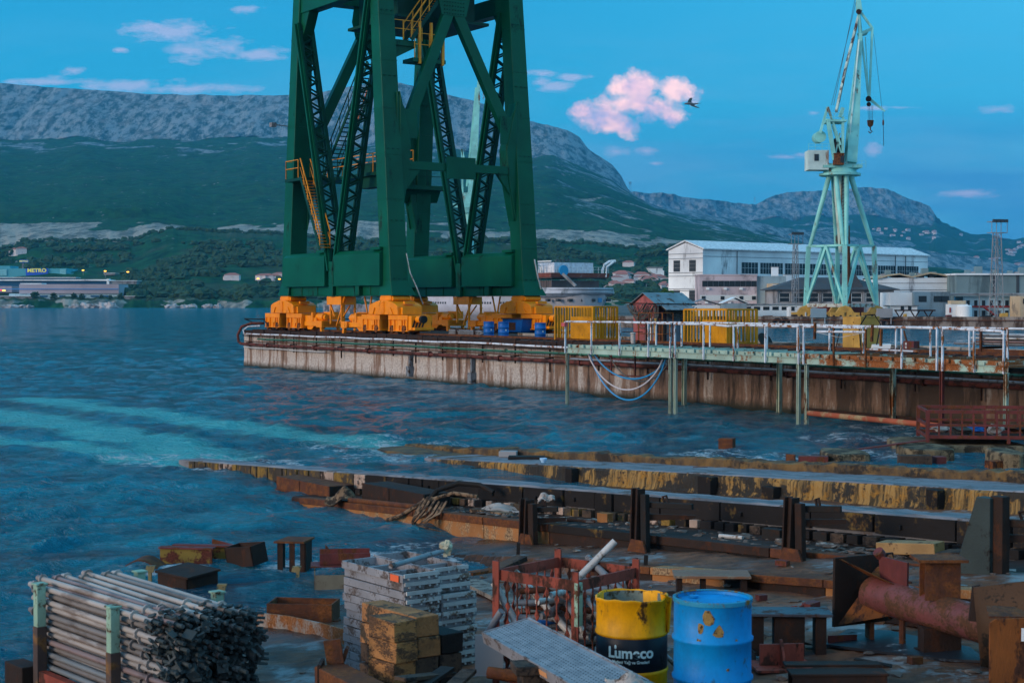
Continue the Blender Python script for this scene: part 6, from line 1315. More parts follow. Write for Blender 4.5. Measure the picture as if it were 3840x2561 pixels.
def yellow_face():
    m, nt, b = _new('ochre_grown_face'); T = NT(nt); v = T.coord('Object')
    comb = T.noise(T.coord('Object', (9, 1, .5)), 1.6, 4, .6); n2 = T.noise(v, 5, 7, .7); n3 = T.noise(v, 1.3, 5, .6)
    c = T.mix(T.ramp(comb, [(.42, 0.0), (.58, 1.0)]), (.05, .035, .015), (.34, .20, .06))
    c = T.mix(T.ramp(n2, [(.5, 0.0), (.60, .9)]), c, (.36, .17, .02)); c = T.mix(T.ramp(T.math('ADD', T.math('MULTIPLY', n3, .6), T.math('MULTIPLY', n2, .4)), [(.49, 0.0), (.525, .97)]), c, (.018, .017, .015))
    T.put(b.inputs['Base Color'], c); b.inputs['Roughness'].default_value = .9; T.put(b.inputs['Normal'], T.bump(T.math('ADD', n2, comb), .9, .06)); return m
M_yface = yellow_face()
M_clad = worn('tarred_plate', (.017, .015, .015), (.08, .035, .016), .26, 2.2, 1, rough=.85, bump=.5, rust2=(.16, .10, .03), grime=.3, spec=.12, fine=14)
M_cladp = worn('bare_pale_plank', (.36, .27, .22), (.06, .04, .03), .42, 4, 1, rough=.85, bump=.4)
M_clady = worn('ochre_stained_plate', (.05, .04, .03), (.28, .17, .04), .45, 4, 1.5, rough=.85, bump=.4)
M_clado = worn('orange_rust_plate', (.30, .13, .045), (.06, .03, .02), .42, 4, 1.2, rough=.85, bump=.35, rust2=(.42, .28, .15))
def slopebox(w, x0, x1, y0, y1, zt0, zt1, zb0, zb1):
    w.hexa([(x0, y0, zb0), (x1, y0, zb1), (x1, y1, zb1), (x0, y1, zb0), (x0, y0, zt0), (x1, y0, zt1), (x1, y1, zt1), (x0, y1, zt0)])
LB = 32.0
def rough_strip(w, x0, x1, y0, y1, zf, zb, step=.25, jy=.015, jz=.012, seed=1):
    """long sloping bar with slightly uneven edges, top at zf(x), bottom at zb(x)"""
    r_ = random.Random(seed); n_ = int((x1-x0)/step); vs = []
    for i in range(n_+1):
        x = x0+(x1-x0)*i/n_; a, b_ = r_.uniform(-jy, jy), r_.uniform(-jy, jy)
        vs += [(x, y0+a, zb(x)), (x, y1+b_, zb(x)), (x, y1+b_, zf(x)-.02), (x, y1-.03+b_, zf(x)+r_.uniform(-jz, jz)), (x, y0+.03+a, zf(x)+r_.uniform(-jz, jz)), (x, y0+a, zf(x)-.02)]
    fs = [(i*6+(j+1) % 6, i*6+j, (i+1)*6+j, (i+1)*6+(j+1) % 6) for i in range(n_) for j in range(6)]+[tuple(range(6)), tuple(range(n_*6+5, n_*6-1, -1))]
    w.add(vs, fs)
rootA = thing('slipway_track', 'nearest long slipway track with blackened plated side and pale worn top', 'slipway track', TIP, SRZ)
w = MB(); rough_strip(w, .2, LB, .0, .50, lambda x: .05*x, lambda x: -1.5, seed=4); w.build('track_top', M_slip, rootA)
w = MB(); rough_strip(w, 8.2, LB, -1.2, -.10, lambda x: .05*x-.42, lambda x: -1.5, jz=.02, seed=5); w.build('side_shelf', M_rustd, rootA)
r_ = random.Random(12); x = .9; k_ = 0
while x < LB-.5:
    L = r_.choice([.45, .55, .8, 1.1, 1.3]) if x > 7 else r_.uniform(.18, .5)
    q = r_.random(); mt = M_clad if (x > 8 and q < .80) else M_clady if q < .86 else (M_cladp if q > .90 or (x < 9 and q > .70) else M_clado if x < 9 and q < .62 else M_rust if x < 9 else M_clad)
    hgt = .26+r_.uniform(-.03, .03) if x > 6 else .36
    y = -.05-r_.uniform(0, .03)
    w = MB(); slopebox(w, x, x+L-.035, y, -.002, .05*x-.025, .05*(x+L)-.025, .05*x-.02-hgt, .05*(x+L)-.02-hgt-r_.uniform(-.02, .02))
    if x > 8 and r_.random() < .6: w.box(x+L*.3, x+L*.3+.06, y-.04, y, .05*x-.02-hgt*.6, .05*x-.02-hgt*.6+.06)
    w.build('side_plate', mt, rootA, bevel=.006)
    x += L; k_ += 1
x = 5.0
while x < LB-.3:
    L = r_.uniform(.22, .34); mt = [M_clad, M_clad, M_woodd, M_cladp, M_clady][r_.randrange(5)] if x < 20 else [M_clad, M_clad, M_woodd, M_black][r_.randrange(4)]
    w = MB(); slopebox(w, x, x+L-.07, -.16+r_.uniform(-.03, .03), -.001, .05*x-.30, .05*(x+L)-.30, .05*x-.415, .05*(x+L)-.415); w.build('wedge_block', mt, rootA, bevel=.006); x += L
x = 8.6; i = 0
while x < LB:
    L = r_.uniform(1.6, 3.0); w = MB(); slopebox(w, x, x+L-.02, -1.24, -1.02, .05*x-.40, .05*(x+L)-.40, .05*x-.52, .05*(x+L)-.52); w.build('shelf_edge', [M_rust, M_clad, M_rustd][i % 3] if x > 14 else M_rust, rootA, bevel=.01)
    w = MB(); slopebox(w, x, x+L-.02, -1.215, -1.10, .05*x-.521, .05*(x+L)-.521, -1.2, -.9)
    w.build('shelf_riser', M_clado if (x < 15.5 or r_.random() < .38) else M_rustd if r_.random() < .5 else M_clad, rootA); x += L; i += 1
rootB = thing('slipway_track', 'far broad slipway track with ochre-grown side and raised kerb along the back', 'slipway track', TIP, SRZ)
zB = lambda x: .05*(x-3.1)
w = MB(); rough_strip(w, 3.4, LB+4, 4.95, 6.36, zB, lambda x: -1.6, seed=8)
for i in range(0): pass
w.build('track_top', M_slip, rootB)
w = MB(); rough_strip(w, .2, 5.5, 5.2, 6.40, lambda x: max(zB(x), .01)-.004*abs(x-3.4), lambda x: -1.6, seed=18); w.build('awash_tip', M_kerb, rootB)
w = MB(); rough_strip(w, .2, LB+4, 6.37, 6.78, lambda x: zB(x)+.15+.02*math.sin(x*1.7), lambda x: -1.6, jz=.035, jy=.04, step=.15, seed=9); w.build('kerb', M_kerb, rootB)
w = MB(); n_ = 420; vs = []; r_ = random.Random(33)
for i in range(n_+1):
    x = 3.7+(LB+3.5-3.7)*i/n_
    ro = .12*max(0, 1-(x-3.7)/.8)**2
    for z, o_ in ((zB(x)-.012, .0), (zB(x)-.05, -.03), (zB(x)-.18, -.035), (zB(x)-.30, -.05), (zB(x)-.42, -.12), (-1.4, -.14)): vs.append((x, 4.93+o_+ro+r_.uniform(-.022, .022), z))
for i in range(n_):
    for j in range(5): w.f.append((i*6+j, i*6+j+1, (i+1)*6+j+1, (i+1)*6+j))
w.v = vs; w.build('ochre_side', M_yface, rootB, smooth=True)
for u, v_ in ((1760, 0), (2122, 1), (2620, 2), (2860, 0), (3480, 1)):
    l = slu(u, 4.7); w = MB(); h_ = (.1, .30, .22)[v_]; L = (.3, .22, .35)[v_]; slopebox(w, l, l+L, 4.68, 4.88, zB(l)-.02-(.12 if v_ == 0 else 0), zB(l)-.02-(.12 if v_ == 0 else 0), zB(l)-h_-.3, zB(l)-h_-.3); w.build('fender_block', M_clad, rootB, bevel=.012)
for i, (u, m_i, sx, sy, sz, mt, lb) in enumerate([(1870, 5.9, .42, .3, .14, M_greyr, 'pale grey open box lying near the awash end of the far slipway track'), (1905, 5.45, .85, .35, .07, M_black, 'flat black plate lying on the far slipway track'), (2600, 5.9, .3, .02, .01, M_rust, 'thin strip lying on the far slipway track')]):
    p = slip(slu(u, m_i), m_i, zB(slu(u, m_i))+.01); w = MB(); w.box(0, sx, 0, sy, 0, sz)
    o = w.build('stray_object', mt, loc=p, bevel=.01); o.rotation_euler = (0, 0, -.15+i*.1); tag(o, lb, 'debris')
p = slip(slu(2038, 5.3), 5.3, zB(slu(2038, 5.3))+.005); w = MB(); w.lathe([(.045, 0), (.075, .09), (.08, .10), (.07, .10), (.04, .01)], 18, close=False); w.lathe([(.076, .055), (.082, .085), (.082, .1), (.0761, .1)], 18, close=False); o = w.build('cup', flat('plastic_white_blue', (.35, .6, .85)), loc=p, smooth=True); tag(o, 'small white and blue plastic tub on the far slipway track', 'tub')
# uprights with arms
def upright(label, u, h, wd, arm, armz, seed, style=0):
    l = slu(u, -1.45); p = slip(l, -1.45); z0 = min(gz(p.x, p.y), .05*l-.5)-.05; t = thing('mooring_upright', label, 'steel post', (p.x, p.y, z0), SRZ); H = h
    r_ = random.Random(seed)
    w = MB()
    if style == 1:
        w.ext([(-.42, -.12, 0), (.1, -.12, 0), (.1, -.12, H), (-.08, -.12, H)], (0, .12, 0)); w.build('wedge_plate', worn('greenish_dark_plate', (.03, .045, .045), (.02, .015, .012), .4, 3), t, bevel=.008); w = MB(); w.bar((.14, 0, 0), (.14, 0, H+.02), .13, .16); w.build('post', M_rustd, t, bevel=.008)
    else:
        w.ibeam((-.1, 0, 0), (-.06, 0, H), wd, wd, .025); w.build('post', M_rustd, t); w = MB(); w.bar((.1, 0, 0), (.08, 0, H*.93), wd*.6, wd*.8); w.build('post', M_rustd if seed % 2 else M_black, t, bevel=.01)
        w = MB(); w.ext([(-.22, -.08, 0), (.22, -.08, 0), (.12, -.08, .22), (-.12, -.08, .22)], (0, .03, 0)); w.build('foot_plate', M_rust, t)
    w = MB(); w.bar((0, .05, armz), (arm, .28, armz+.03), .06, .08); w.build('arm', M_black, t, bevel=.008)
    w = MB(); w.ext([(0, .02, armz-.12), (arm*.75, .5, armz-.12), (arm*.75, .5, armz-.17), (.0, .02, armz-.22)], (.03, -.03, 0)); w.build('bracket', M_rustd, t)
    w = MB(); w.path([(arm*.35, .2, armz+.03), (arm*.30, .2, armz+.12), (arm*.4, .2, armz+.14), (arm*.45, .2, armz+.04)], .018, 6); w.build('shackle', M_rustd, t)
    return t
upright('dark rusty steel upright farthest left along the black track, with a short arm', 1985, .74, .16, .35, .58, 1)
upright('rusty steel upright with a long arm, second from the left along the track', 2405, .92, .14, .75, .70, 2)
upright('blackened steel upright with a raised arm, third from the left along the track', 2985, .84, .14, .5, .70, 3)
upright('tall wedge-plated dark upright behind the curved brown plate at the right', 3715, 1.0, .16, .8, .72, 4, 1)
# rusty boxes hung on the track face, rags, pipes
for i, (u, m_i, L, h, zo, mt, lb) in enumerate([(1075, -.42, 2.2, .26, -.24, M_rust, 'long rusty steel box against the near track, closer to its submerged tip'), (1400, -.62, 2.1, .30, -.22, M_rustd, 'long dark rusty box with a black end against the near track')]):
    l = slu(u, m_i); t = thing('steel_box', lb, 'steel box', slip(l, m_i, .05*l+zo-h/2), SRZ); w = MB(); w.box(0, L, -.25, .3, 0, h); w.box(-.02, L+.02, -.28, .31, -.02, 0); w.box(L*.45, L*.45+.02, -.265, -.251, 0, h); w.build('box', mt, t, bevel=.01); w = MB(); w.box(L+.001, L+.02, -.24, .29, .01, h-.01); w.build('end_plate', M_black, t); w = MB(); [w.box(.2+j*.6, .3+j*.6, -.2, .25, -.35, -.021) for j in range(3)]; w.build('feet', M_rustd, t)
def rag(label, p, s, mat, seed):
    r_ = random.Random(seed); w = MB(); n_ = 14; vs = []
    for i in range(n_):
        for j in range(n_):
            x, y = (i/(n_-1)-.5), (j/(n_-1)-.5); h_ = max(0, .5-math.hypot(x, y)*.9)+.12*math.sin(9*x+seed)+.1*math.sin(11*y+2*seed)
            vs.append((x*s[0]*1.2+.03*r_.random(), y*s[1]*1.2+.03*r_.random(), h_*s[2]))
    w.v = vs; w.f = [(i*n_+j, (i+1)*n_+j, (i+1)*n_+j+1, i*n_+j+1) for i in range(n_-1) for j in range(n_-1)]
    o = w.build('rag', mat, loc=p, smooth=True, angle=80); so = o.modifiers.new('s', 'SOLIDIFY'); so.thickness = .012; tag(o, label, 'rag'); return o
M_ragb = worn('dirty_beige_cloth', (.20, .13, .08), (.05, .035, .025), .5, 8, rough=.95, bump=.6); M_ragw = worn('dirty_white_cloth', (.36, .33, .31), (.2, .16, .14), .4, 8, rough=.95, bump=.6)
def sh(u, m, dz=0): l = slu(u, m); return slip(l, m, .05*l-.42+dz)
rag('beige sodden sack at the left end of the rusty shelf in the water', sh(1285, -1.15, .02), (.55, .5, .45), M_ragb, 1)
rag('small dirty white tuft hanging on the shelf between the two steel boxes', sh(1465, -.55, .05), (.18, .18, .3), M_ragw, 2)
rag('grey-white cloth heap on the shelf below the dark plates', sh(1885, -.35, .0), (.8, .32, .26), M_ragw, 3)
rag('small white cloth on the arm of the leftmost upright', sh(2045, -.35, .25), (.22, .2, .25), M_ragw, 4)
w = MB()
for j in range(7): a = sh(1590+j*14, -1.15, .22+.04*math.sin(j)); w.path([a, a+Vector((-.12, -.1, -.2)), a+Vector((-.2-.05*j, -.15, -.38-.04*(j % 3))), a+Vector((-.15+.1*j, -.2, -.62))], [.03, .04, .03, .012], 6, .5)
w.path([sh(1450, -1.3, -.2), sh(1500, -1.3, -.1), sh(1580, -1.2, .15), sh(1700, -.8, .3), sh(1790, -.6, .25)], .035, 8)
o = w.build('torn_sheet', M_ragb, smooth=True); tag(o, 'torn brown sheet draped over a bent hose on the rusty shelf', 'sheet')
w = MB(); w.path([sh(1590, -1.1, .1), sh(1640, -.9, .34), sh(1720, -.6, .45), sh(1800, -.4, .42), sh(1850, -.3, .3)], .045, 8); o = w.build('bent_hose', M_black, smooth=True); tag(o, 'thick black hose arching up from the rusty shelf', 'hose')
w = MB(); w.tube(sh(1310, -1.16, .06), sh(1590, -1.1, .05), .05, 10); w.tube(sh(1590, -1.1, .05), sh(1640, -1.15, -.02), .05, 10); tag(w.build('shelf_pipe', M_rust, smooth=True), 'rusty pipe lying along the left end of the shelf', 'pipe')
for i, (u, m_i, L, mt, lb) in enumerate([(2700, -.75, .35, M_galvw, 'short whitish pipe offcut on the dark shelf'), (2130, -.7, .5, M_rust, 'thin rusty rod lying on the shelf right of the first upright'), (1760, -.8, .9, M_ragb, 'pale slat lying on the shelf left of the cloth heap'), (2240, -.5, .2, M_clado, 'small orange block on the shelf before the second upright'), (2860, -.5, .28, M_black, 'dark angular block with a ring on the shelf before the third upright')]):
    p = sh(u, m_i, .03); w = MB(); (w.tube((0, 0, 0), (L, .05, 0), .03, 8) if i < 2 else w.box(0, L, 0, .14, -.02, .03 if i == 2 else .12)); o = w.build('offcut', mt, loc=p); o.rotation_euler = (0, 0, SRZ+.2); tag(o, lb, 'offcut')
# scatter of scraps on shelf and ground: countless crumbs of debris
w = MB(); r_ = random.Random(21)
for i in range(520):
    if i < 260: u, m_ = r_.uniform(1650, 3800), r_.uniform(-1.1, -.3); p = sh(u, m_, .01)
    else: x_, y_ = r_.uniform(-2, 5.5), r_.uniform(11, 24); p = Vector((x_, y_, gz(x_, y_)+.01)); 
    if p.z < .02: continue
    s_ = r_.uniform(.01, .045); w.blob(p, s_*r_.uniform(1, 3), s_*1.4, s_*.6, i, .4, 5, 4)
tag(w.build('scrap_crumbs', worn('scrap_mix', (.10, .08, .07), (.4, .4, .38), .35, 3, rough=.9)), 'small scraps, flakes and pebbles strewn over the slipway', 'debris', kind='stuff')
# low ledge across the ground in front (steel-edged channel)
t = thing('steel_ledge', 'low rusty steel-edged ledge crossing the slipway behind the blue drum', 'ledge', TIP, SRZ)
def gl(l, m): p = slip(l, m); return gz(p.x, p.y)
x = 19.2; i = 0; r_ = random.Random(4)
while x < 29:
    L = r_.uniform(1.2, 2.2); z0, z1 = gl(x, -2.45), gl(x+L, -2.45); w = MB(); slopebox(w, x, x+L-.015, -2.75, -2.52, z0+.03, z1+.03, z0-.06, z1-.06); w.build('edge_plate', [M_rust, M_clado, M_rust][i % 3], t, bevel=.006); w = MB(); slopebox(w, x, x+L-.015, -2.71, -2.56, z0-.061, z1-.061, z0-.5, z1-.5); w.build('riser', [M_rustd, M_clado][i % 2], t); x += L; i += 1
# cables laid along the slipway
for i, (pts, r__, lb) in enumerate([([(2030, 2215), (2300, 2222), (2600, 2262), (2900, 2300), (3180, 2320)], .02, 'dark hose snaking across the slipway behind the drums'), ([(1850, 2185), (2000, 2195), (2200, 2260)], .018, 'dark cable end lying left of the long slipway hose')]):
    w = MB(); w.path([gp(*q)+Vector((0, 0, .03)) for q in pts], r__, 8); tag(w.build('ground_hose', M_cable, smooth=True), lb, 'hose')
# concrete slabs and red grating cage at the right water edge
for i, (a, b_, z, lb) in enumerate([((3050, 1672), (3290, 1708), .18, 'small pale wet rock slab left of the red grating cage'), ((3330, 1655), (3620, 1690), .26, 'weed-stained concrete slab beneath the left part of the red grating cage'), ((3655, 1668), (3900, 1712), .30, 'pale mossy concrete slab beneath the right part of the red grating cage'), ((3310, 1640), (3860, 1668), .16, 'dark wet slab behind the mossy slabs')]):
    p, q = onz(a[0], a[1], z), onz(b_[0], b_[1], z); w = MB(); n_ = 16; rr_ = random.Random(i); top = []
    for j in range(n_): t_ = 2*math.pi*j/n_; cx, cy = (p.x+q.x)/2, (p.y+q.y)/2; s1_ = abs(math.cos(t_))**.5*math.copysign(1, math.cos(t_)); s2_ = abs(math.sin(t_))**.5*math.copysign(1, math.sin(t_)); top.append((cx+s1_*abs(q.x-p.x)/2*rr_.uniform(.92, 1.05), cy+s2_*(.9 if i != 3 else 1.6)*rr_.uniform(.85, 1.1), z-.5))
    w.ext(top, (0, 0, .5+rr_.uniform(-.02, .02))); tag(w.build('slab', worn('mossy_concrete', (.19, .15, .09), (.05, .04, .025), .5, 3, rough=.9, bump=.6, grime=.4), bevel=.05), lb, 'slab')
p = onz(3478, 1643, .32); t = thing('grating_cage', 'long low maroon barred cage standing on the wet slabs at the right', 'cage', p, -.13); L, W_, H_ = 3.6, 1.9, .68
w = MB()
for z in (.04, H_*.5, H_): 
    for y in (0, W_): w.bar((0, y, z), (L, y, z), .06, .085 if z != H_*.5 else .06)
    w.bar((0, 0, z), (0, W_, z), .06, .07)
for x, y in ((0, 0), (0, W_), (L, 0), (L, W_)): w.bar((x, y, -.1), (x, y, H_+.02), .09, .09)
w.bar((2.0, 0, -.12), (2.0, 0, .04), .08, .08); w.build('frame', M_maroon, t)
for y in (0, W_):
    for i in range(1, 13): w = MB(); w.bar((i*.285, y, .04), (i*.285, y, H_), .055, .04); w.build('bar', M_maroon, t)
w = MB(); w.box(0, L, 0, W_, -.02, .0); w.build('floor', M_rustd, t)
r_ = random.Random(4)
for i in range(7): p2 = p+Vector((.5+i*.45, .6+r_.uniform(-.2, .4)-.06*i, .1+.04*r_.random())); w = MB(); w.blob((0, 0, .08), r_.uniform(.15, .35), .2, r_.uniform(.07, .14), i, .45, 8, 6); o = w.build('scrap_bundle', [M_ragw, M_cable, M_blue2, M_ragw, M_rust, M_black, M_ragw][i], loc=p2); tag(o, ['crumpled whitish sheet', 'tangled grey wire heap', 'bluish crumpled bundle', 'pale crumpled wrap', 'rusty lump', 'black lump', 'white crumpled heap'][i]+' inside the maroon barred cage, number order from the left '+['first', 'second', 'third', 'fourth', 'fifth', 'sixth', 'seventh'][i], 'scrap')
w = MB(); a, b_ = onz(3080, 1702, .05), onz(3470, 1650, .35); w.bar(a, b_, .16, .03); tag(w.build('steel_strip', M_maroon), 'long flat maroon strip leaning from the water onto the slabs', 'strip')
for i, (u, v, sx, sz, mt, lb) in enumerate([(2726, 1680, .38, .26, M_rust, 'square rusty stub rising from the water before the footbridge'), (3050, 1728, .7, .12, M_maroon, 'flat maroon block in the water behind the far track kerb'), (3430, 1738, .75, .2, M_woodd, 'grey wooden box behind the far track kerb at the right'), (3520, 1736, .25, .16, M_maroon, 'small maroon block touching the grey wooden box'), (3740, 1745, .5, .12, M_rusto, 'orange rusty fragment beside the far kerb at the right edge'), (2965, 1728, .05, .16, M_rust, 'thin rusty spike standing by the far track kerb')]):
    p = onz(u, v, 0); w = MB(); w.box(-sx/2, sx/2, -.15, .15, -.3, sz); o = w.build('stub', mt, loc=p, bevel=.01); o.rotation_euler = (0, 0, .2*i-.4); tag(o, lb, 'debris')

# ================================================================== debris in the shallow water
def U(u, v, z=0): return onz(u, v, z)
def deb(name, label, u, v, rz, cat='steel offcut'): return thing(name, label, cat, U(u, v), rz)
t = deb('beam_offcut', 'ochre and rusty channel offcut lying in the water at the left', 600, 2108, -.12); w = MB(); w.box(0, .78, 0, .03, -.15, .2); w.box(.0, .95, .3, .33, -.15, .2); w.build('webs', worn('ochre_rusty', (.20, .14, .03), (.11, .03, .02), .45, 4, rough=.8), t); w = MB(); w.box(-.02, .8, -.02, .14, .20, .225); w.box(.1, 1.0, .24, .36, .20, .225); w.build('flanges', M_maroon, t)
t = deb('box_section', 'open rusty box section tilted in the water right of the ochre channel', 850, 2108, -.55); t.rotation_euler = (.12, -.12, -.6); t.scale = (.72,)*3; w = MB(); w.box(0, .72, 0, .02, -.1, .3); w.box(0, .72, .42, .44, -.1, .3); w.box(0, .02, 0, .44, -.1, .3); w.box(.70, .72, 0, .44, -.1, .3); w.build('box', M_rustd, t)
t = deb('plate_offcut', 'dark upright plate standing in the water between the channel and the open box', 795, 2085, -.15); w = MB(); w.ext([(0, 0, -.1), (.42, 0, -.1), (.42, 0, .16), (.0, 0, .26)], (0, .02, 0)); w.build('plate', M_maroon, t)
t = deb('plate_offcut', 'curved rusty plate half submerged at the left', 470, 2140, .05); w = MB(); pts = [(x_*.68, .0, .10*math.sin(x_*4.8)+.08*(1-x_)) for x_ in np.linspace(0, 1.05, 14)]; w.ext(pts+[(x_, 0, z_-.02) for x_, y_, z_ in pts[::-1]], (.05, .42, 0)); w.build('curved_plate', M_rust, t, smooth=True)
t = deb('table_frame', 'rusty table-like box with a flat top tilted in the water', 705, 2190, -.5); t.rotation_euler = (.06, .05, -.62); w = MB(); w.box(-.32, .32, -.3, .3, .17, .2); w.build('top_plate', M_rustd, t, bevel=.005); w = MB(); w.box(-.28, .28, -.28, -.26, -.2, .169); w.box(.26, .28, -.28, .28, -.2, .169); w.build('skirt', M_rustd, t)
t = deb('frame_box', 'open-sided rusty steel cage box standing upright in the water', 1040, 2140, -.1); t.scale = (.78, .8, .9); w = MB()
for x in (0, .22, .42): w.box(x, x+.1, 0, .02, -.15, .44)
w.box(.5, .52, 0, .5, -.15, .44); w.box(0, .02, 0, .5, -.15, .44); w.build('side_plates', M_rustd, t); w = MB(); w.ext([(-.06, -.04, .44), (.5, -.04, .44), (.56, .55, .44), (.06, .55, .44)], (0, 0, .03)); w.build('top_plate', M_rust, t)
t = deb('box_section', 'pair of stacked rusty channel boxes with a pale side, left of the plank stack', 1178, 2200, .12); t.scale = (.75, .8, .85); w = MB(); w.box(0, .95, 0, .02, -.1, .18); w.box(0, .02, 0, .5, -.1, .25); w.build('lower_box', worn('pale_rusty_side', (.2, .17, .12), (.1, .035, .025), .4, 5), t); w = MB(); w.box(-.06, .85, .0, .5, .30, .32); w.box(.1, 1, .1, .12, .32, .5); w.box(.1, 1, .5, .52, .32, .52); w.box(.1, 1, .1, .52, .32, .34); w.build('upper_channel', M_maroon, t); w = MB(); w.ext([(.2, .6, .3), (.45, .6, .3), (.2, .6, .58)], (0, .02, 0)); w.build('fin', M_rust, t)
for i, (u, v, h, lb) in enumerate([(563, 2190, .36, 'yellowed capped stake standing in the water behind the tube rack'), (830, 2250, .3, 'second yellowed stake, right of the tilted table frame'), (1110, 2170, .25, 'crooked pale stake beside the steel cage box')]):
    p = U(u, v); w = MB(); w.bar((0, 0, -.3), (.02*i, 0, h-.1), .06, .06); w.ext([(-.08, -.04, h-.1), (.06, -.04, h-.13), (.1, -.04, h), (-.06, -.04, h)], (0, .08, 0)); o = w.build('stake', worn('yellowed_stake', (.24, .19, .09), (.09, .12, .09), .4, 8), loc=p); o.scale = (.75, .75, .7); tag(o, lb, 'stake')
p = gp(1000, 2345); t = thing('steel_box', 'open rusty steel box on the slipway edge behind the timber blocks', 'steel box', (p.x, p.y, p.z+.04), -.12); w = MB(); L, W_, H_ = .78, .42, .22
w.box(0, L, 0, .02, 0, H_); w.box(0, L, W_-.02, W_, 0, H_); w.box(0, .02, .02, W_-.02, 0, H_); w.box(L-.02, L, .02, W_-.02, 0, H_); w.box(.02, L-.02, .02, W_-.02, 0, .02); w.build('box', M_rust, t); w = MB(); w.box(.6, .85, .05, .15, -.1, .03); w.build('lug', M_rust, t)
w = MB(); pts = [gp(945, 2345), gp(1080, 2362), gp(1200, 2390), gp(1300, 2420), gp(1390, 2450)]; bot = [p_+Vector((0, 0, .16-.0*i)) for i, p_ in enumerate(pts)]
for a, b_ in zip(range(4), range(1, 5)): w.hexa([pts[a], pts[b_], pts[b_]+Vector((.01, .03, 0)), pts[a]+Vector((.01, .03, 0)), bot[a], bot[b_], bot[b_]+Vector((.01, .03, 0)), bot[a]+Vector((.01, .03, 0))])
tag(w.build('bent_strip', worn('grey_to_rust_strip', (.22, .20, .18), (.26, .10, .03), .5, 2, rough=.7)), 'long bent steel strip, grey turning rusty, along the water edge', 'strip')

# ================================================================== foreground stores
# --- scaffold tube rack
RO = Vector((-4.66, 15.28, .06)); RRZ = math.atan2(-.75, .66)
t = thing('tube_rack', 'steel rack with mint green stub posts holding the bundle of scaffold tubes', 'rack', RO, RRZ)
M_mintp = worn('mint_post', (.24, .38, .29), (.12, .06, .03), .33, 6, rough=.6)
for x in (.25, 1.75):
    for y in (-.06, 1.0):
        w = MB(); w.box(x-.05, x+.05, y-.05, y+.05, -.1, .62); w.build('lower_post', worn('rack_post_rusty', (.07, .05, .045), (.25, .13, .05), .4, 4, rough=.8), t, bevel=.006); w = MB(); w.box(x-.045, x+.045, y-.045, y+.045, .62, 1.02); w.box(x-.06, x+.06, y-.06, y+.06, 1.02, 1.04); w.build('post_sleeve', M_mintp, t, bevel=.006)
w = MB(); w.box(.31, 1.69, -.10, -.02, .10, .20); w.box(.31, 1.69, .96, 1.04, .10, .20); w.build('side_beam', M_redp, t, bevel=.006); w = MB(); w.box(.2, .3, -.01, .95, .08, .17); w.box(1.7, 1.8, -.01, .95, .08, .17); w.build('cross_beam', M_rustd, t); w = MB(); w.box(-.25, .15, -.2, .0, -.05, .22); w.build('corner_block', M_rustd, t, bevel=.01)
def tubemat(name, c1, c2, c3):
    m, nt, b = _new(name); T = NT(nt); oi = T.node('ShaderNodeObjectInfo'); v0 = T.coord('Object', (.55, 2, 2)); off = T.node('ShaderNodeVectorMath', {0: v0, 1: oi.outputs['Location']}, operation='ADD'); n1 = T.noise(off.outputs[0], 3.0, 5, .6); n2 = T.noise(off.outputs[0], 1.1, 3, .5)
    c = T.mix(T.ramp(n2, [(.35, 0.0), (.65, 1.0)]), c1, c2); c = T.mix(T.ramp(n1, [(.52, 0.0), (.62, .8)]), c, c3); T.put(b.inputs['Base Color'], c); b.inputs['Roughness'].default_value = .55; T.put(b.inputs['Normal'], T.bump(n1, .3, .01)); return m
M_tend = worn('dark_tube_end', (.035, .05, .055), (.14, .15, .15), .3, 12, rough=.6)
TM = [tubemat('tube_grey', (.12, .115, .115), (.20, .175, .16), (.08, .06, .05)), tubemat('tube_pale', (.25, .24, .235), (.38, .34, .31), (.14, .10, .08)), tubemat('tube_mauve', (.17, .12, .12), (.24, .17, .16), (.08, .06, .06)), tubemat('tube_dark', (.12, .14, .15), (.20, .21, .22), (.07, .06, .06))]
protos = []
for i, mt in enumerate(TM):
    w = MB(); r_ = random.Random(i); w.tube((0, 0, 0), (2.45+.05*i, 0, 0), .027, 12)
    e = 2.45+.05*i; w.tube((e, 0, 0), (e+.12, 0, 0), .018, 8)
    for q in range(4): a_ = q*math.pi/2+i*.4; w.box(e-.10, e-.07, -.002, .002, -.002, .002); w.bar((e-.09, .03*math.cos(a_), .03*math.sin(a_)), (e-.02+.05*r_.random(), .065*math.cos(a_), .065*math.sin(a_)), .02, .03)
    w.tube((e-.35, 0, 0), (e-.33, 0, 0), .052, 8); w.tube((.1, 0, 0), (.12, 0, 0), .05, 8)
    me = w.build('scaffold_tube', mt, smooth=True); me.data.materials.append(M_tend); [setattr(p_, 'material_index', 1) for p_ in me.data.polygons if p_.center.x > e-.16]; protos.append(me)
MT = Matrix.Translation(RO) @ Matrix.Rotation(RRZ, 4, 'Z'); r_ = random.Random(6); cnt = 0
special = {(0, 12): 'whitest scaffold tube, running along the top left edge of the rack bundle', (11, 12): 'scaffold tube farthest from the camera on top of the rack bundle', (3, 13): 'topmost scaffold tube lying askew on the rack bundle'}
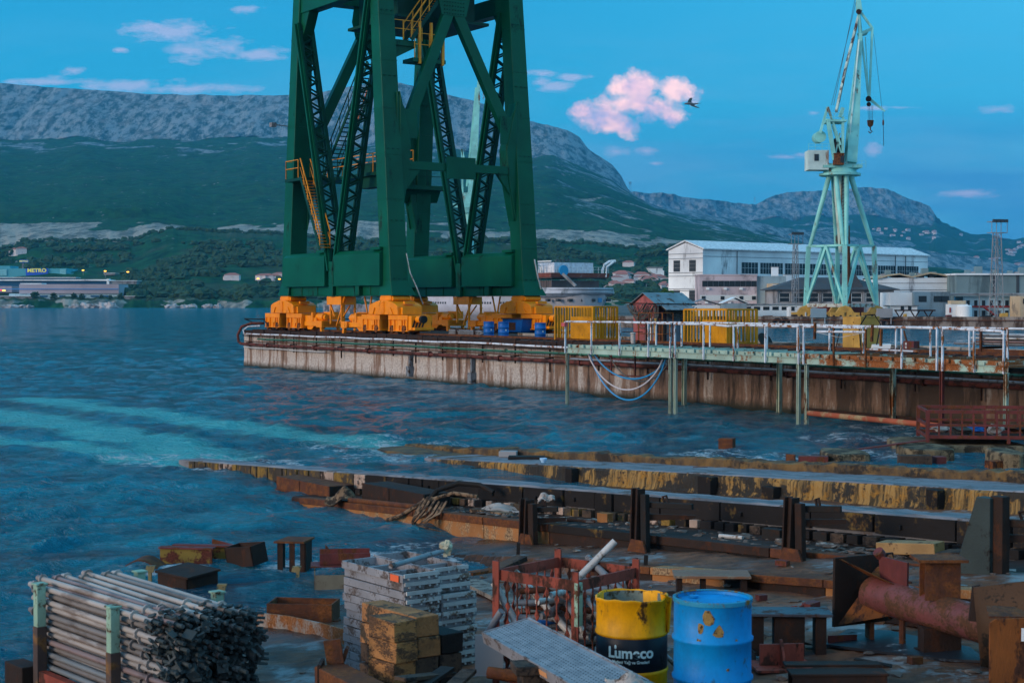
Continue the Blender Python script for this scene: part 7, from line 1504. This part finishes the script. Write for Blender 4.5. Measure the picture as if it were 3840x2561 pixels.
for row in range(14):
    ncol = 13 if row < 12 else 12 if row == 12 else 7
    for c_ in range(ncol):
        if 0 < c_ < ncol-1 and 0 < row < 12 and c_ > 1 and (c_ % 2 == 0 or c_ > 12) and row > 0 and row < 11: pass
        z = .205+.0625*row+(.012*r_.random()); y = .03+.070*c_+(.035 if row % 2 else 0)+r_.uniform(-.008, .008)
        if row == 13: y = .1+.11*c_
        dx = r_.uniform(-.22, .16); j = r_.choice([0, 0, 3, 1, 1, 2])
        if (c_, row) == (0, 12): j = 1
        pr = protos[j]; o = pr.copy(); COL.objects.link(o)
        yaw = r_.uniform(-.006, .006) if row < 13 else r_.uniform(-.05, .03)
        loc = MT @ Vector((dx, y, z)); o.location = loc; o.rotation_euler = (r_.uniform(0, 6.28), r_.uniform(-.006, .006), RRZ+yaw)
        tag(o, special.get((c_, row), 'grey scaffold tube lying in the big bundle on the rack'), 'tube', 'scaffold tubes bundled on the rack'); cnt += 1
for pr in protos: bpy.data.objects.remove(pr)
# loose couplers at the tube ends
w = MB(); r_ = random.Random(2); cps = []
cp = None
for i in range(70):
    y, z = r_.uniform(0, .95), r_.uniform(.2, .95); p = MT @ Vector((2.48+r_.uniform(0, .2), y, z))
    if cp is None:
        w = MB(); w.box(-.035, .035, -.03, .03, -.01, .01); w.box(-.035, -.02, -.03, .03, .01, .06); w.box(.02, .035, -.03, .03, .01, .06); w.tube((0, 0, -.05), (0, 0, .08), .01, 6); cp = w.build('coupler', M_tend, loc=p); o = cp
    else: o = cp.copy(); COL.objects.link(o)
    o.location = p; o.rotation_euler = (r_.uniform(0, 6), r_.uniform(0, 6), r_.uniform(0, 6)); o.scale = (r_.uniform(.9, 1.7),)*3
    tag(o, 'small steel coupler hanging at the dark ends of the bundled tubes', 'coupler', 'couplers at the tube ends')
# --- aluminium plank stack
SO = Vector((-.985, 14.25, .30)); SZ_ = math.radians(37); MS = Matrix.Translation(SO) @ Matrix.Rotation(SZ_, 4, 'Z')
def deckplank(frame_only=False):
    t = thing('deck_plank', 'x', 'plank', (0, 0, 0)); L, W_, H_ = 1.06, .40, .072
    w = MB(); w.box(0, .02, 0, L, 0, H_); w.box(W_-.02, W_, 0, L, 0, H_)
    if not frame_only: w.box(.02, W_-.02, .02, L-.02, H_-.012, H_-.004)
    w.box(.02, W_-.02, 0, .02, .0, H_); w.box(.02, W_-.02, L-.02, L, 0, H_)
    if frame_only:
        for q in (.33, .66): w.box(.02, W_-.02, L*q-.02, L*q+.02, .0, .05)
    w.build('deck', M_alu, t, bevel=.003)
    w = MB()
    for x in (.06, .17, .28, .36): w.tube((x, -.02, H_*.45), (x, 0, H_*.45), .011, 8)
    w.box(.01, W_-.01, -.018, -.001, H_*.62, H_+.008); w.build('end_hooks', M_galvw, t); return t
dp = deckplank(); df = deckplank(True); names = ['lowest', 'second', 'third', 'fourth', 'fifth', 'sixth', 'seventh', 'eighth', 'ninth', 'tenth', 'eleventh', 'twelfth', 'thirteenth']
r_ = random.Random(3)
for row in range(13):
    for c_ in range(2):
        base_ = df if row == 12 else dp
        o = base_ if (row == 0 and c_ == 0) or (row == 12 and c_ == 0) else dup(base_)
        o.location = MS @ Vector((c_*.415+r_.uniform(-.012, .012), r_.uniform(-.02, .02)+(.12 if row > 9 and c_ else 0), row*.078)); o.rotation_euler = (0, 0, SZ_+r_.uniform(-.015, .015))
        o['label'] = ('open aluminium frame' if row == 12 else 'aluminium scaffold plank')+', '+(names[row]+' from the bottom' if row < 12 else 'topmost')+' in the '+('left' if c_ == 0 else 'right')+' column of the plank stack'; o['group'] = 'stacked aluminium planks'
w = MB(); w.tube((.02, .25, 1.06), (.85, .62, 1.07), .025, 10); w.rot(Matrix.Rotation(SZ_, 4, 'Z')); o = w.build('scaffold_tube', M_galv, loc=SO, smooth=True); tag(o, 'single dark grey tube lying across the top of the plank stack', 'tube')
for i, (x, y) in enumerate(((.9, .64), (.98, .70))): w = MB(); w.blob((0, 0, 0), .05, .04, .06, i, .4, 8, 6); w.bar((0, 0, 0), (0, 0, -.09), .04, .04); tag(w.build('coupler', worn('yellowed_coupler', (.45, .42, .3), (.2, .15, .1), .3, 20), loc=MS @ Vector((x, y, 1.1))), ['yellowed coupler on the plank stack, nearer the tube end', 'yellowed coupler on the plank stack, right-hand one of two'][i], 'coupler')
w = MB(); w.box(-.003, .0, .06, .2, .94, 1.0); w.rot(Matrix.Rotation(SZ_, 4, 'Z')); w.v = [v_ for v_ in w.v]; o = w.build('orange_tag', flat('orange_mark', (.75, .12, .03)), loc=SO+Vector((-.012, -.012, -.0))); tag(o, 'small orange mark stuck on the side of the top open frame', 'mark')
# --- timber blocks
BO = Vector((-.955, 12.75, .33)); MB_ = Matrix.Translation(BO) @ Matrix.Rotation(SZ_+.03, 4, 'Z')
def timber(sx, sy, sz, mt, seed): w = MB(); w.box(0, sx, 0, sy, 0, sz); r_ = random.Random(seed); w.v = [tuple(c+r_.uniform(-.006, .006) for c in v_) for v_ in w.v]; return w.build('timber_block', mt, bevel=.008)
M_woode = worn('sawn_timber_ends', (.36, .17, .06), (.14, .075, .04), .5, 5, .4, rough=.85, bump=.5, grime=.25)
for c_, (x, ln, top, mts) in enumerate([(0, .38, 5, [M_black, M_woodd, M_woode, M_woode, M_woode]), (.245, .85, 5, [M_black, M_woodd, M_woodd, M_wood, M_wood]), (.49, .6, 4, [M_black, M_black, M_woodd, M_black])]):
    for row in range(top):
        o = timber(.225, ln, .165, mts[row], c_*10+row); o.location = MB_ @ Vector((x+(.012 if row % 2 else 0), (.0 if c_ < 1 else .03)+.01*(row % 3), row*.172+(.0 if c_ != 1 else .004))); o.rotation_euler = (0, 0, SZ_+.03+(.02 if row % 2 else -.015))
        tag(o, names[row]+(' timber block from the bottom' if row < top-1 else ' and topmost timber block')+' in the '+['front left', 'middle', 'dark right'][c_]+' column of the timber pile', 'timber', 'piled timber blocks')
# --- red crate full of pipes
CO = Vector((-.12, 13.50, .50)); CZ = math.radians(-40); t = thing('mesh_crate', 'rusty red steel crate with chains of small plates for sides, full of pipes', 'crate', CO, CZ); S_ = .86
for i, (x, y) in enumerate(((0, 0), (S_, 0), (0, S_), (S_, S_))):
    w = MB(); w.ext([(x-.035, y-.035, -.05), (x+.035, y-.035, -.05), (x+.035, y-.02, -.05), (x-.02, y-.02, -.05), (x-.02, y+.035, -.05), (x-.035, y+.035, -.05)], (0, 0, 1.12)); w.build('corner_post', M_redp, t)
    if i == 1: w = MB(); w.box(x-.001, x+.034, y-.038, y+.03, .62, .98); w.build('pale_patch', M_mintp, t)
for (a, b_) in (((0, 0), (S_, 0)), ((S_, 0), (S_, S_)), ((0, S_), (S_, S_)), ((0, 0), (0, S_))):
    a = Vector((*a, 0)); b_ = Vector((*b_, 0)); w = MB(); w.bar(a+Vector((0, 0, .95)), b_+Vector((0, 0, .95)), .02, .09); w.bar(a+Vector((0, 0, .08)), b_+Vector((0, 0, .08)), .03, .08); w.build('side_rail', M_redp, t)
    w = MB()
    for i in range(1, 8):
        p = a+(b_-a)*(i/8); w.bar(p+Vector((0, 0, .1)), p+Vector((0, 0, .93)), .010, .010); d_ = (b_-a).normalized()
        for j in range(5): z = .17+.16*j+(.04 if i % 2 else 0); c0 = p+Vector((0, 0, z)); n_ = Vector((-d_.y, d_.x, 0))*.008; w.ext([c0-d_*.028, c0-Vector((0, 0, .05)), c0+d_*.028, c0+Vector((0, 0, .05))], n_)
    w.build('plate_chains', M_redp, t)
w = MB(); w.box(.03, S_-.03, .03, S_-.03, .06, .09); w.build('floor', M_rustd, t)
r_ = random.Random(10); MCm = Matrix.Translation(CO) @ Matrix.Rotation(CZ, 4, 'Z')
for i in range(38):
    z = .13+i*.019; a_ = r_.uniform(0, 3.14); cx, cy = r_.uniform(.3, .56), r_.uniform(.3, .56); L = r_.uniform(.3, .48)
    p, q = Vector((cx-math.cos(a_)*L, cy-math.sin(a_)*L, z+r_.uniform(-.03, .05))), Vector((cx+math.cos(a_)*L, cy+math.sin(a_)*L, z+r_.uniform(-.03, .05)))
    for e in (p, q): e.x = min(max(e.x, .04), S_-.04); e.y = min(max(e.y, .04), S_-.04)
    w = MB(); w.tube(MCm @ p, MCm @ q, .028, 10); tag(w.build('pipe_piece', [M_galv, M_galvw, M_galv, M_galvr, M_rust, M_blue2 if i == 20 else M_galv][i % 6], smooth=True), 'short steel pipe piece jumbled inside the red crate', 'pipe', 'pipes inside the red crate')
for a, b_, mt, lb in [((.12, .55, .6), (.55, .95, 1.18), M_galvw, 'pale pipe sticking highest out of the red crate'), ((.25, .95, 1.0), (.86, .62, .82), M_galv, 'thick blue-grey pipe lying across the back rim of the red crate'), ((.05, -.2, .45), (.5, .6, .6), M_blue2, 'bluish pipe poking out through the left side of the red crate'), ((.02, .2, .95), (.62, .3, .42), M_galvw, 'long pale pipe slanting down inside the left side of the red crate'), ((-.1, .06, .86), (.25, .15, .3), M_galvw, 'short pale pipe leaning at the left corner post of the red crate')]:
    w = MB(); w.tube(MCm @ Vector(a), MCm @ Vector(b_), .032, 12); tag(w.build('pipe_piece', mt, smooth=True), lb, 'pipe', 'pipes inside the red crate')
# --- leaning perforated plank
def perf():
    m, nt, b = _new('perforated_metal'); T = NT(nt); v = T.coord('Object'); s_ = T.node('ShaderNodeSeparateXYZ', {0: v})
    X_ = T.math('MULTIPLY', s_.outputs[0], 1/.042); Y_ = T.math('MULTIPLY', s_.outputs[1], 1/.028)
    row = T.math('FLOOR', Y_); X2 = T.math('ADD', X_, T.math('MULTIPLY', T.math('MODULO', row, 2.0), .5))
    fx = T.math('ABSOLUTE', T.math('SUBTRACT', T.math('FRACT', X2), .5)); fy = T.math('ABSOLUTE', T.math('SUBTRACT', T.math('FRACT', Y_), .5))
    r2 = T.math('ADD', T.math('POWER', T.math('MULTIPLY', fx, 1.0), 2.0), T.math('POWER', T.math('MULTIPLY', fy, 1.1), 2.0))
    hole = T.math('LESS_THAN', r2, .055); n = T.noise(v, 8, 6, .65)
    inx = T.math('LESS_THAN', T.math('ABSOLUTE', s_.outputs[1]), .175); hole = T.math('MULTIPLY', hole, inx)
    hole = T.math('MULTIPLY', hole, T.math('GREATER_THAN', T.math('FRACT', T.math('MULTIPLY', s_.outputs[1], 1/.07)), .22))
    c = T.mix(T.ramp(n, [(.35, 0.0), (.7, 1.0)]), (.17, .17, .185), (.32, .32, .335)); c = T.mix(hole, c, (.012, .014, .016)); T.put(b.inputs['Base Color'], c); b.inputs['Metallic'].default_value = .3; b.inputs['Roughness'].default_value = .5
    T.put(b.inputs['Normal'], T.bump(T.math('SUBTRACT', T.math('MULTIPLY', n, .3), hole), .8, .01)); return m
PA = at(1898, 2345, 12.55); PB = at(2430, 2640, 10.3); dv = (PB-PA); L = dv.length
t = thing('perforated_plank', 'perforated grey steel plank lying slanted in front of the red crate', 'plank', PA)
q_ = dv.to_track_quat('X', 'Z'); t.rotation_mode = 'QUATERNION'; t.rotation_quaternion = q_ @ Matrix.Rotation(math.radians(12), 3, 'X').to_quaternion()
w = MB(); w.box(0, L, -.195, .195, -.012, 0); w.build('perforated_top', perf(), t); w = MB(); w.box(0, L, -.21, -.195, -.085, .008); w.box(0, L, .195, .21, -.085, .008); w.box(-.012, 0, -.21, .21, -.085, .006); w.build('side_channels', M_alu, t, bevel=.003); w = MB(); w.box(1.1, 1.25, -.2135, -.2105, -.06, -.02); w.build('orange_sticker', flat('orange_sticker', (.6, .28, .12)), t)
g_ = at(2350, 2575, 10.6); rag('crumpled dirty work glove lying on the perforated plank', g_+Vector((0, 0, .02)), (.24, .2, .13), M_ragw, 7)
p = Vector((.35, 11.6, gz(.35, 11.6))); t = thing('support_baulk', 'dark timber baulk carrying the perforated plank', 'timber', p, .2); w = MB(); w.box(-.3, .3, -.1, .1, 0, .45); w.box(-.35, .35, -.12, .12, .451, .52); w.build('baulk', M_woodd, t, bevel=.01)
# --- yellow lettered drum and blue drum
DY = Vector((.963, 12.6, gz(.963, 12.6)-.05)); r, h = .285, .88
t = thing('lettered_drum', 'open yellow steel drum with a navy lettered band and torn rim', 'drum', DY)
def ring(z0, z1, rr, n=64): return [(rr, z0), (rr, z1)]
def hoop(pr, zc, r): return pr+[(r, zc-.022), (r+.009, zc-.008), (r+.009, zc+.008), (r, zc+.022)]
w = MB(); w.lathe(hoop([(0, .01), (r, .01)], .295, r)+[(r, .30)], 64, close=False); w.build('lower_shell', M_yel, t, smooth=True, angle=60)
w = MB(); w.lathe([(r, .30), (r+.002, .302), (r+.002, .575), (r, .577)], 64, close=False); w.build('navy_band', M_navy, t, smooth=True, angle=60)
w = MB(); w.lathe([(r, .577), (r+.009, .587), (r+.009, .6), (r, .612), (r, .85), (r+.006, .855), (r+.008, .875), (r-.004, .88), (r-.012, .87), (r-.012, .3), (0, .29)], 64, close=False)
rr_ = random.Random(3)
for i, v_ in enumerate(w.v):
    if v_[2] > .84: a_ = math.atan2(v_[1], v_[0]); w.v[i] = (v_[0]+.006*math.sin(5*a_), v_[1]+.006*math.cos(4*a_), v_[2]+.006*math.sin(3*a_+1)+.004*math.sin(11*a_))
w.build('upper_shell', M_yel, t, smooth=True, angle=60)
w = MB(); w.lathe([(r-.013, .30), (r-.013, .868)], 48, close=False); w.v = [(x*.996, y*.996, z) for x, y, z in w.v]; w.f = [f[::-1] for f in w.f]; w.build('inner_lining', worn('drum_inside', (.16, .20, .18), (.08, .06, .03), .5, 8, rough=.7), t, smooth=True)
w = MB(); w.ext([(r*.95, -.02, .60), (r*.99, -.12, .60), (r*1.06, -.1, .87), (r*.85, -.14, .91), (r*.8, 0, .89)], (.012, .01, 0)); w.build('torn_flap', M_yel, t)
def curved_text(body, size, zc, ang0, bold, rad):
    o = text(body, size, (0, 0, 0), 0, M_txt, t, ext=.0015, rx=0, bold=bold); me = o.data
    for v_ in me.vertices:
        x, y, z = v_.co; a_ = ang0+x/rad; v_.co = ((rad+z)*math.cos(a_), (rad+z)*math.sin(a_), zc+y)
    return o
curved_text('Lumeco', .118, .468, math.radians(-96), .0035, r+.008)
curved_text('Madeni Yağ ve Gresleri', .032, .398, math.radians(-96), .0006, r+.006)
w = MB(); w.blob((0, 0, 0), .004, .010, .017, 1, .0, 10, 8); o = w.build('oval_emblem', M_txt, t); a_ = math.radians(-120.5); o.location = ((r+.004)*math.cos(a_), (r+.004)*math.sin(a_), .515); o.rotation_euler = (0, 0, a_)
b0 = drum('blue_drum', 'bright blue closed steel drum in the foreground beside the yellow lettered one', Vector((1.505, 11.75, gz(1.505, 11.75))), M_blue, rz=2.4)
w = MB(); w.lathe([(.284, .861), (.297, .858), (.299, .875), (.299, .889), (.285, .892), (.275, .885)], 48, close=False); w.build('lid_ring', worn('ring_blue_rusty', (.02, .22, .36), (.26, .15, .04), .42, 9, rough=.5), b0, smooth=True)
r_ = random.Random(14)
for (ang, z, sz) in ((-2.0-2.4, .70, .03), (-1.55-2.4, .68, .04), (-1.05-2.4, .60, .018), (-2.05-2.4, .60, .02), (-1.3-2.4, .40, .012), (-1.35-2.4, .30, .014), (-1.8-2.4, .78, .05)):
    w = MB(); n_ = 9; pts = []
    for j in range(n_): t_ = 2*math.pi*j/n_; rr_ = sz*r_.uniform(.6, 1.2); a_ = ang+rr_*math.cos(t_)/.29; pts.append((.2925*math.cos(a_), .2925*math.sin(a_), z+rr_*math.sin(t_)*1.3))
    w.add(pts, [tuple(range(n_))]); w.build('rust_chip', worn('chip_rust', (.28, .17, .05), (.07, .05, .03), .4, 30), b0)
# --- steel trestle block, red flanged piece, cable-tied post, table plate
p = gp(2960, 2450); t = thing('steel_bench', 'low dark steel bench with plate top and three web legs, right of the blue drum', 'steel block', p, -.05); w = MB(); w.box(-.38, .36, -.17, .17, .36, .385); w.build('top_plate', worn('bluish_plate', (.055, .06, .075), (.09, .04, .025), .35, 4, rough=.45), t, bevel=.004)
for x0, x1 in ((-.34, -.24), (-.14, .12), (.22, .31)): w = MB(); w.box(x0, x1, -.12, .12, 0, .359); w.build('leg', M_rustd, t)
p = gp(2935, 2500); t = thing('flanged_bracket', 'red-brown cross-webbed steel bracket lying before the low bench', 'steel block', p, .1); w = MB(); w.box(-.27, .25, -.2, .2, 0, .02); w.build('base_plate', M_redp, t); w = MB(); w.box(-.2, .18, -.015, .015, .021, .2); w.ext([(-.03, -.17, .021), (-.03, -.0, .021), (-.03, -.0, .24), (-.03, -.04, .24)], (.02, 0, 0)); w.build('webs', M_redp, t)
p = gp(3145, 2325); t = thing('roped_post', 'short rusty hooked post with a yellowed rope knotted around it', 'post', p, 0); w = MB(); w.path([(.12, .0, -.02), (.13, 0, .22), (.10, 0, .29), (.04, 0, .31)], .045, 8, .5); w.build('post', M_rusto, t); w = MB()
for j in range(5): w.path([(.02+.02*j+.06*math.cos(a_), -.05-.01*j, .24+.085*math.sin(a_)-.01*j) for a_ in np.linspace(0, 6.28, 15)], .011, 6)
w.path([(.0, -.05, .16), (-.05, -.06, .08), (-.06, -.06, .0)], .022, 8); w.build('rope', M_rope, t, smooth=True)
p = gp(2660, 2222); t = thing('plate_table', 'rusty flat plate on stub supports behind the two drums', 'steel table', p, -.05); w = MB(); w.box(-.42, .46, -.22, .22, .20, .23); w.build('top_plate', worn('pale_rusty_plate', (.24, .12, .07), (.30, .22, .16), .4, 4), t, bevel=.004); w = MB(); w.box(-.38, -.32, -.15, .15, 0, .199); w.box(-.1, -.05, -.15, .15, 0, .199); w.box(.36, .42, -.15, .15, 0, .199); w.build('supports', M_rustd, t)
# --- big flanged pipe
A_ = at(3262, 2222, 14.2); B_ = at(3700, 2345, 12.9); t = thing('flanged_pipe', 'thick rusty purplish steel pipe with square end flange and stub supports', 'pipe assembly', A_)
d_ = B_-A_
M_purp = worn('purplish_rust_pipe', (.20, .065, .06), (.13, .05, .022), .5, 2.6, 1, rough=.38, bump=.3, rust2=(.07, .035, .02), grime=.3)
w = MB(); w.tube(d_*.02, d_*1.25, .155, 28); w.build('pipe', M_purp, t, smooth=True)
up = Vector((0, 0, 1)); ax = d_.normalized(); sd = ax.cross(up).normalized(); up2 = sd.cross(ax)
w = MB(); w.ext([sd*x_+up2*z_-ax*.08 for x_, z_ in ((-.34, -.30), (.34, -.30), (.34, .33), (-.34, .33))], -ax*.03); w.build('square_flange', M_rustd, t, bevel=.006)
for q in (1, -1):
    w = MB(); w.ext([up2*.155+sd*.3*q*0, up2*.32-ax*.06+sd*.3*q, up2*.32-ax*.06+sd*.28*q, up2*.12+ax*.45], sd*.015); w.ext([up2*.1*1, -up2*.28-ax*.06+sd*.3*q, -up2*.1+ax*.45], sd*.015); w.build('gusset', M_rusto, t)
w = MB(); w.ext([up2*.12+ax*.15-sd*.01, up2*.36+ax*.12-sd*.01, up2*.36+ax*.5-sd*.01, up2*.12+ax*.5-sd*.01], sd*.02); w.tube(up2*.36+ax*.12-sd*.02, up2*.40+ax*.12+sd*.02, .05, 10); w.build('lifting_fin', M_maroon, t)
for q in (.62,):
    c0 = d_*q; w = MB(); w.ibeam(c0+Vector((0, 0, .12)), c0+Vector((0, 0, .45)), .3, .2, .02, up=(0, 1, 0)); w.box(c0.x-.22, c0.x+.2, c0.y-.16, c0.y+.16, c0.z+.45, c0.z+.475); w.build('upper_stub', M_rust, t); w = MB(); g0 = gz(A_.x+c0.x, A_.y+c0.y)-A_.z; w.box(c0.x-.16, c0.x+.16, c0.y-.1, c0.y+.1, g0, c0.z-.12); w.box(c0.x-.18, c0.x+.24, c0.y-.15, c0.y+.15, g0-.0, g0+.02); w.build('lower_stub', M_rustd, t)
w = MB(); w.tube(d_*.3-Vector((0, 0, .12)), Vector((d_.x*.3, d_.y*.3, gz(A_.x+d_.x*.3, A_.y+d_.y*.3)-A_.z+.02)), .03, 8); w.box(-.02, .02, -.1, .1, gz(A_.x, A_.y)-A_.z, -.25); w.build('prop', M_rust, t)
# --- curved brown plate, orange plate, dark mat, channel, near beam
p = at(3730, 2480, 12.7); g0 = gz(p.x, p.y); t = thing('curved_plate', 'upright curved dark brown steel plate at the right edge', 'plate', (at(3650, 2400, 12.7).x, 12.7, g0)); n_ = 14; w = MB(); H0 = hz(2205, 12.7)-g0
top = []; 
for i in range(n_+1): x = i/n_*.62; y = -.35*math.sin(i/n_*1.7)*.6; top.append((x, y, H0+.06*math.sin(i/n_*1.8)+x*.08))
bt = [(x*.98+.06, y-.02, 0) for x, y, z in top]; w.v = [(x, y, z) for x, y, z in top]+[(x, y, z) for x, y, z in bt]; m_ = n_+1
w.f = [(i, i+1, m_+i+1, m_+i) for i in range(n_)]; o = w.build('plate', worn('brown_plate', (.075, .04, .022), (.03, .025, .02), .4, 5, rough=.75), t, smooth=True); so = o.modifiers.new('s', 'SOLIDIFY'); so.thickness = .022
w = MB(); w.ext([(-.03, .02, H0-.28), (.03, -.01, H0-.28), (.05, -.01, H0+.02), (-.0, .02, H0)], (0, .03, 0)); w.build('edge_lug', M_rustd, t)
q0 = at(3712, 2305, 11.9); g1 = gz(q0.x, q0.y); t = thing('orange_plate', 'orange-brown rusty upright plate cut by the lower right corner', 'plate', (q0.x, 11.9, g1)); H1 = q0.z-g1; w = MB(); w.ext([(0, 0, 0), (.9, .05, 0), (.9, .05, H1-.02), (.05, 0, H1-.03), (0, 0, H1-.06)], (0, .022, 0)); w.build('plate', M_rusto, t, bevel=.004); w = MB(); w.ext([(.0, .03, H1-.03), (.06, .3, H1-.0), (.3, .35, H1-.02), (.4, .05, H1-.04)], (0, 0, .015)); w.build('bent_lip', M_rust, t); w = MB(); w.box(.24, .262, -.004, -.0005, H1-.2, H1-.1); w.build('white_drip', M_wht2, t)
corners = [(3092, 2428), (3180, 2370), (3330, 2375), (3640, 2440), (3700, 2492), (3560, 2485), (3340, 2460)]
w = MB(); w.ext([gp(*c_)+Vector((0, 0, .012)) for c_ in corners], (0, 0, .022)); tag(w.build('dark_mat', worn('dark_mat_mat', (.022, .024, .030), (.30, .36, .40), .24, 4, .3, rough=.5, bump=.2)), 'large dark flat sheet lying on the ground under the flanged pipe', 'sheet')
w = MB(); w.bar(gp(3300, 2330)+Vector((0, 0, .04)), gp(3660, 2385)+Vector((0, 0, .04)), .12, .06); tag(w.build('flat_bar', M_rustd, bevel=.005), 'flat dark bar lying behind the flanged pipe', 'bar')
p = at(3140, 2540, 11.9); g2 = gz(p.x, p.y); t = thing('channel_section', 'double-flanged dark steel channel lying at the bottom right', 'steel section', (p.x, 11.9, g2+.02), .02); w = MB(); w.box(-.37, .37, -.1, .1, .18, .2); w.box(-.36, .36, -.09, -.07, 0, .179); w.box(-.36, .36, .07, .09, 0, .179); w.box(-.37, .37, .12, .25, .2, .22); w.build('section', M_rustd, t, bevel=.004)
a, b_ = at(1235, 2490, 12.9), at(1560, 2650, 11.3); t = thing('box_beam', 'rusty box beam with an upright stub lying in the lower left foreground', 'steel beam', a); d_ = b_-a; w = MB(); w.bar((0, 0, -.12), (d_.x, d_.y, d_.z-.12), .26, .24); w.build('beam', M_rust, t, bevel=.01); w = MB(); w.bar((.05, .02, .0), (.02, .02, .2), .14, .035, up=(0, 1, 0)); w.bar((.10, .1, .0), (.14, .1, .12), .1, .03); w.build('stub', M_rust, t); w = MB(); w.box(-.08, -.05, -.16, .1, -.3, .03); w.build('end_plate', M_rustd, t)
for i, (c0, c1, lb) in enumerate([((1500, 2520), (1690, 2500), 'dark plank scrap under the timber pile, left one'), ((1700, 2545), (1760, 2490), 'dark plank scrap leaning right of the timber pile'), ((1560, 2560), (1680, 2480), 'grey board lying on edge below the timber pile')]):
    w = MB(); w.bar(at(*c0, 11.9)+Vector((0, 0, -.05)), at(*c1, 12.4)+Vector((0, 0, -.05)), .12, .03); tag(w.build('board', M_woodd if i != 2 else M_black, bevel=.004), lb, 'board')
w = MB(); p = at(1790, 2380, 13.3); w.box(-.02, .22, 0, .02, -.35, .0); tag(w.build('pale_plate', M_greyr, loc=p), 'pale grey plate standing behind the left post of the red crate', 'plate')
for i, (a, b_, r__, mt, lb) in enumerate([((1790, 2430), (1880, 2290), .03, M_galv, 'grey tube end poking out left of the red crate'), ((1830, 2520), (2140, 2560), .05, M_rust, 'thick rusty pipe lying under the red crate'), ((2480, 2440), (2560, 2520), .02, M_galv, 'thin grey rod between the yellow drum and the blue drum'), ((1850, 2140), (1960, 2090), .06, M_woodd, 'dark plank propped up behind the left corner of the red crate'), ((1760, 2150), (1860, 2135), .04, M_rusto, 'orange board lying behind the plank stack')]):
    w = MB(); Yv = (13.6, 13.0, 12.9, 16.5, 17)[i]; (w.bar(at(*a, Yv), at(*b_, Yv+.2), r__*3, r__*.8) if i > 2 else w.tube(at(*a, Yv), at(*b_, Yv-.2), r__, 10)); tag(w.build('loose_piece', mt, smooth=i < 3), lb, 'offcut')
for i, (u, v, s_) in enumerate([(2365, 2150, .12), (1942, 2085, .14), (2420, 2120, .1), (3000, 2030, .12)]):
    p = gp(u, v+20); w = MB(); w.bar((0, 0, 0), (.01, 0, s_*1.6), .05, .05); tag(w.build('stud', M_black, loc=p), ['dark stud standing behind the right rim of the red crate', 'dark stub behind the left post of the red crate', 'short stud right of the dark one behind the crate', 'dark stud near the foot of the third upright'][i], 'stud')
a, b_ = gp(1760, 2190), gp(1990, 2300); w = MB(); w.bar(a+Vector((0, 0, .04)), b_+Vector((0, 0, .04)), .3, .05); tag(w.build('board', worn('pale_board', (.2, .17, .14), (.08, .06, .05), .4, 5)), 'broad pale board lying between the plank stack and the red crate', 'board')
a, b_ = sh(3310, -.75, .1), sh(3530, -.55, .12); w = MB(); w.bar(a, b_, .3, .14); tag(w.build('yellow_baulk', worn('pale_yellow_baulk', (.28, .17, .07), (.07, .04, .03), .35, 6), bevel=.01), 'pale yellowish timber baulk on the shelf behind the flanged pipe', 'timber')
a, b_ = sh(3540, -.6, .02), sh(3660, -.5, .05); w = MB(); w.bar(a, b_, .4, .16); tag(w.build('baulk', M_woodd, bevel=.01), 'grey-purple baulk on the shelf right of the yellowish one', 'timber')

r_ = random.Random(91); offs = []
for i in range(34):
    u, v = r_.uniform(1950, 3650), r_.uniform(2120, 2520); p = gp(u, v)+Vector((0, 0, .012))
    q = i % 4; w = MB(); L = r_.uniform(.12, .42)
    if q == 0: w.ext([(0, 0, 0), (L, .02, 0), (L*.9, L*.4, .01), (L*.3, L*.5, .03), (-.04, L*.3, 0)], (0, 0, .012))
    elif q == 1: w.box(0, L, 0, .012, 0, .07); w.box(0, L, .0121, .08, 0, .01)
    elif q == 2: w.path([(0, 0, .01), (L*.4, .03, .015), (L, -.03, .02), (L*1.2, .05, .06)], .012, 6)
    else: w.box(0, L*.5, 0, L*.3, 0, .06)
    o = w.build('steel_offcut', [M_rustd, M_rust, M_maroon, M_black][r_.randrange(4)], loc=p); o.rotation_euler = (r_.uniform(-.05, .05), r_.uniform(-.05, .05), r_.uniform(0, 6)); tag(o, 'small rusty steel offcut lying loose on the slipway ground', 'offcut', 'loose offcuts on the slipway')
# separate the loose pieces of parts that are several pieces of one kind
def split_loose(names):
    for o in [o for o in bpy.data.objects if o.type == 'MESH' and o.name.split('.')[0] in names]:
        me = o.data; n_ = len(me.vertices); par = list(range(n_))
        def fd(a):
            while par[a] != a: par[a] = par[par[a]]; a = par[a]
            return a
        for e in me.edges:
            a, b_ = fd(e.vertices[0]), fd(e.vertices[1])
            if a != b_: par[a] = b_
        grp = {}
        for p_ in me.polygons: grp.setdefault(fd(p_.vertices[0]), []).append(p_)
        if len(grp) < 2: continue
        for ps in grp.values():
            ids = sorted({v_ for p_ in ps for v_ in p_.vertices}); ix = {v_: i for i, v_ in enumerate(ids)}
            w = MB(); w.v = [tuple(me.vertices[i].co) for i in ids]; w.f = [tuple(ix[v_] for v_ in p_.vertices) for p_ in ps]
            c = w.build(o.name.split('.')[0], me.materials[0], o.parent); c.location = o.location; c.rotation_euler = o.rotation_euler
            for ch in kids(o): ch.parent = c
        bpy.data.objects.remove(o)
split_loose({'gusset_plate', 'side_rail', 'fender_ladder', 'supports', 'webs', 'feet', 'side_plates', 'flanges', 'bent_brackets', 'side_channels', 'ballast_box', 'hazard_stripes', 'end_railing', 'slots', 'air_conditioners', 'joints', 'downpipe', 'bearers', 'cross_beam', 'side_beam', 'back_stay', 'a_frame', 'link_bars', 'sheaves', 'cable_rails', 'cornice', 'prop', 'hanging_hose', 'hook_block', 'floor_band'})
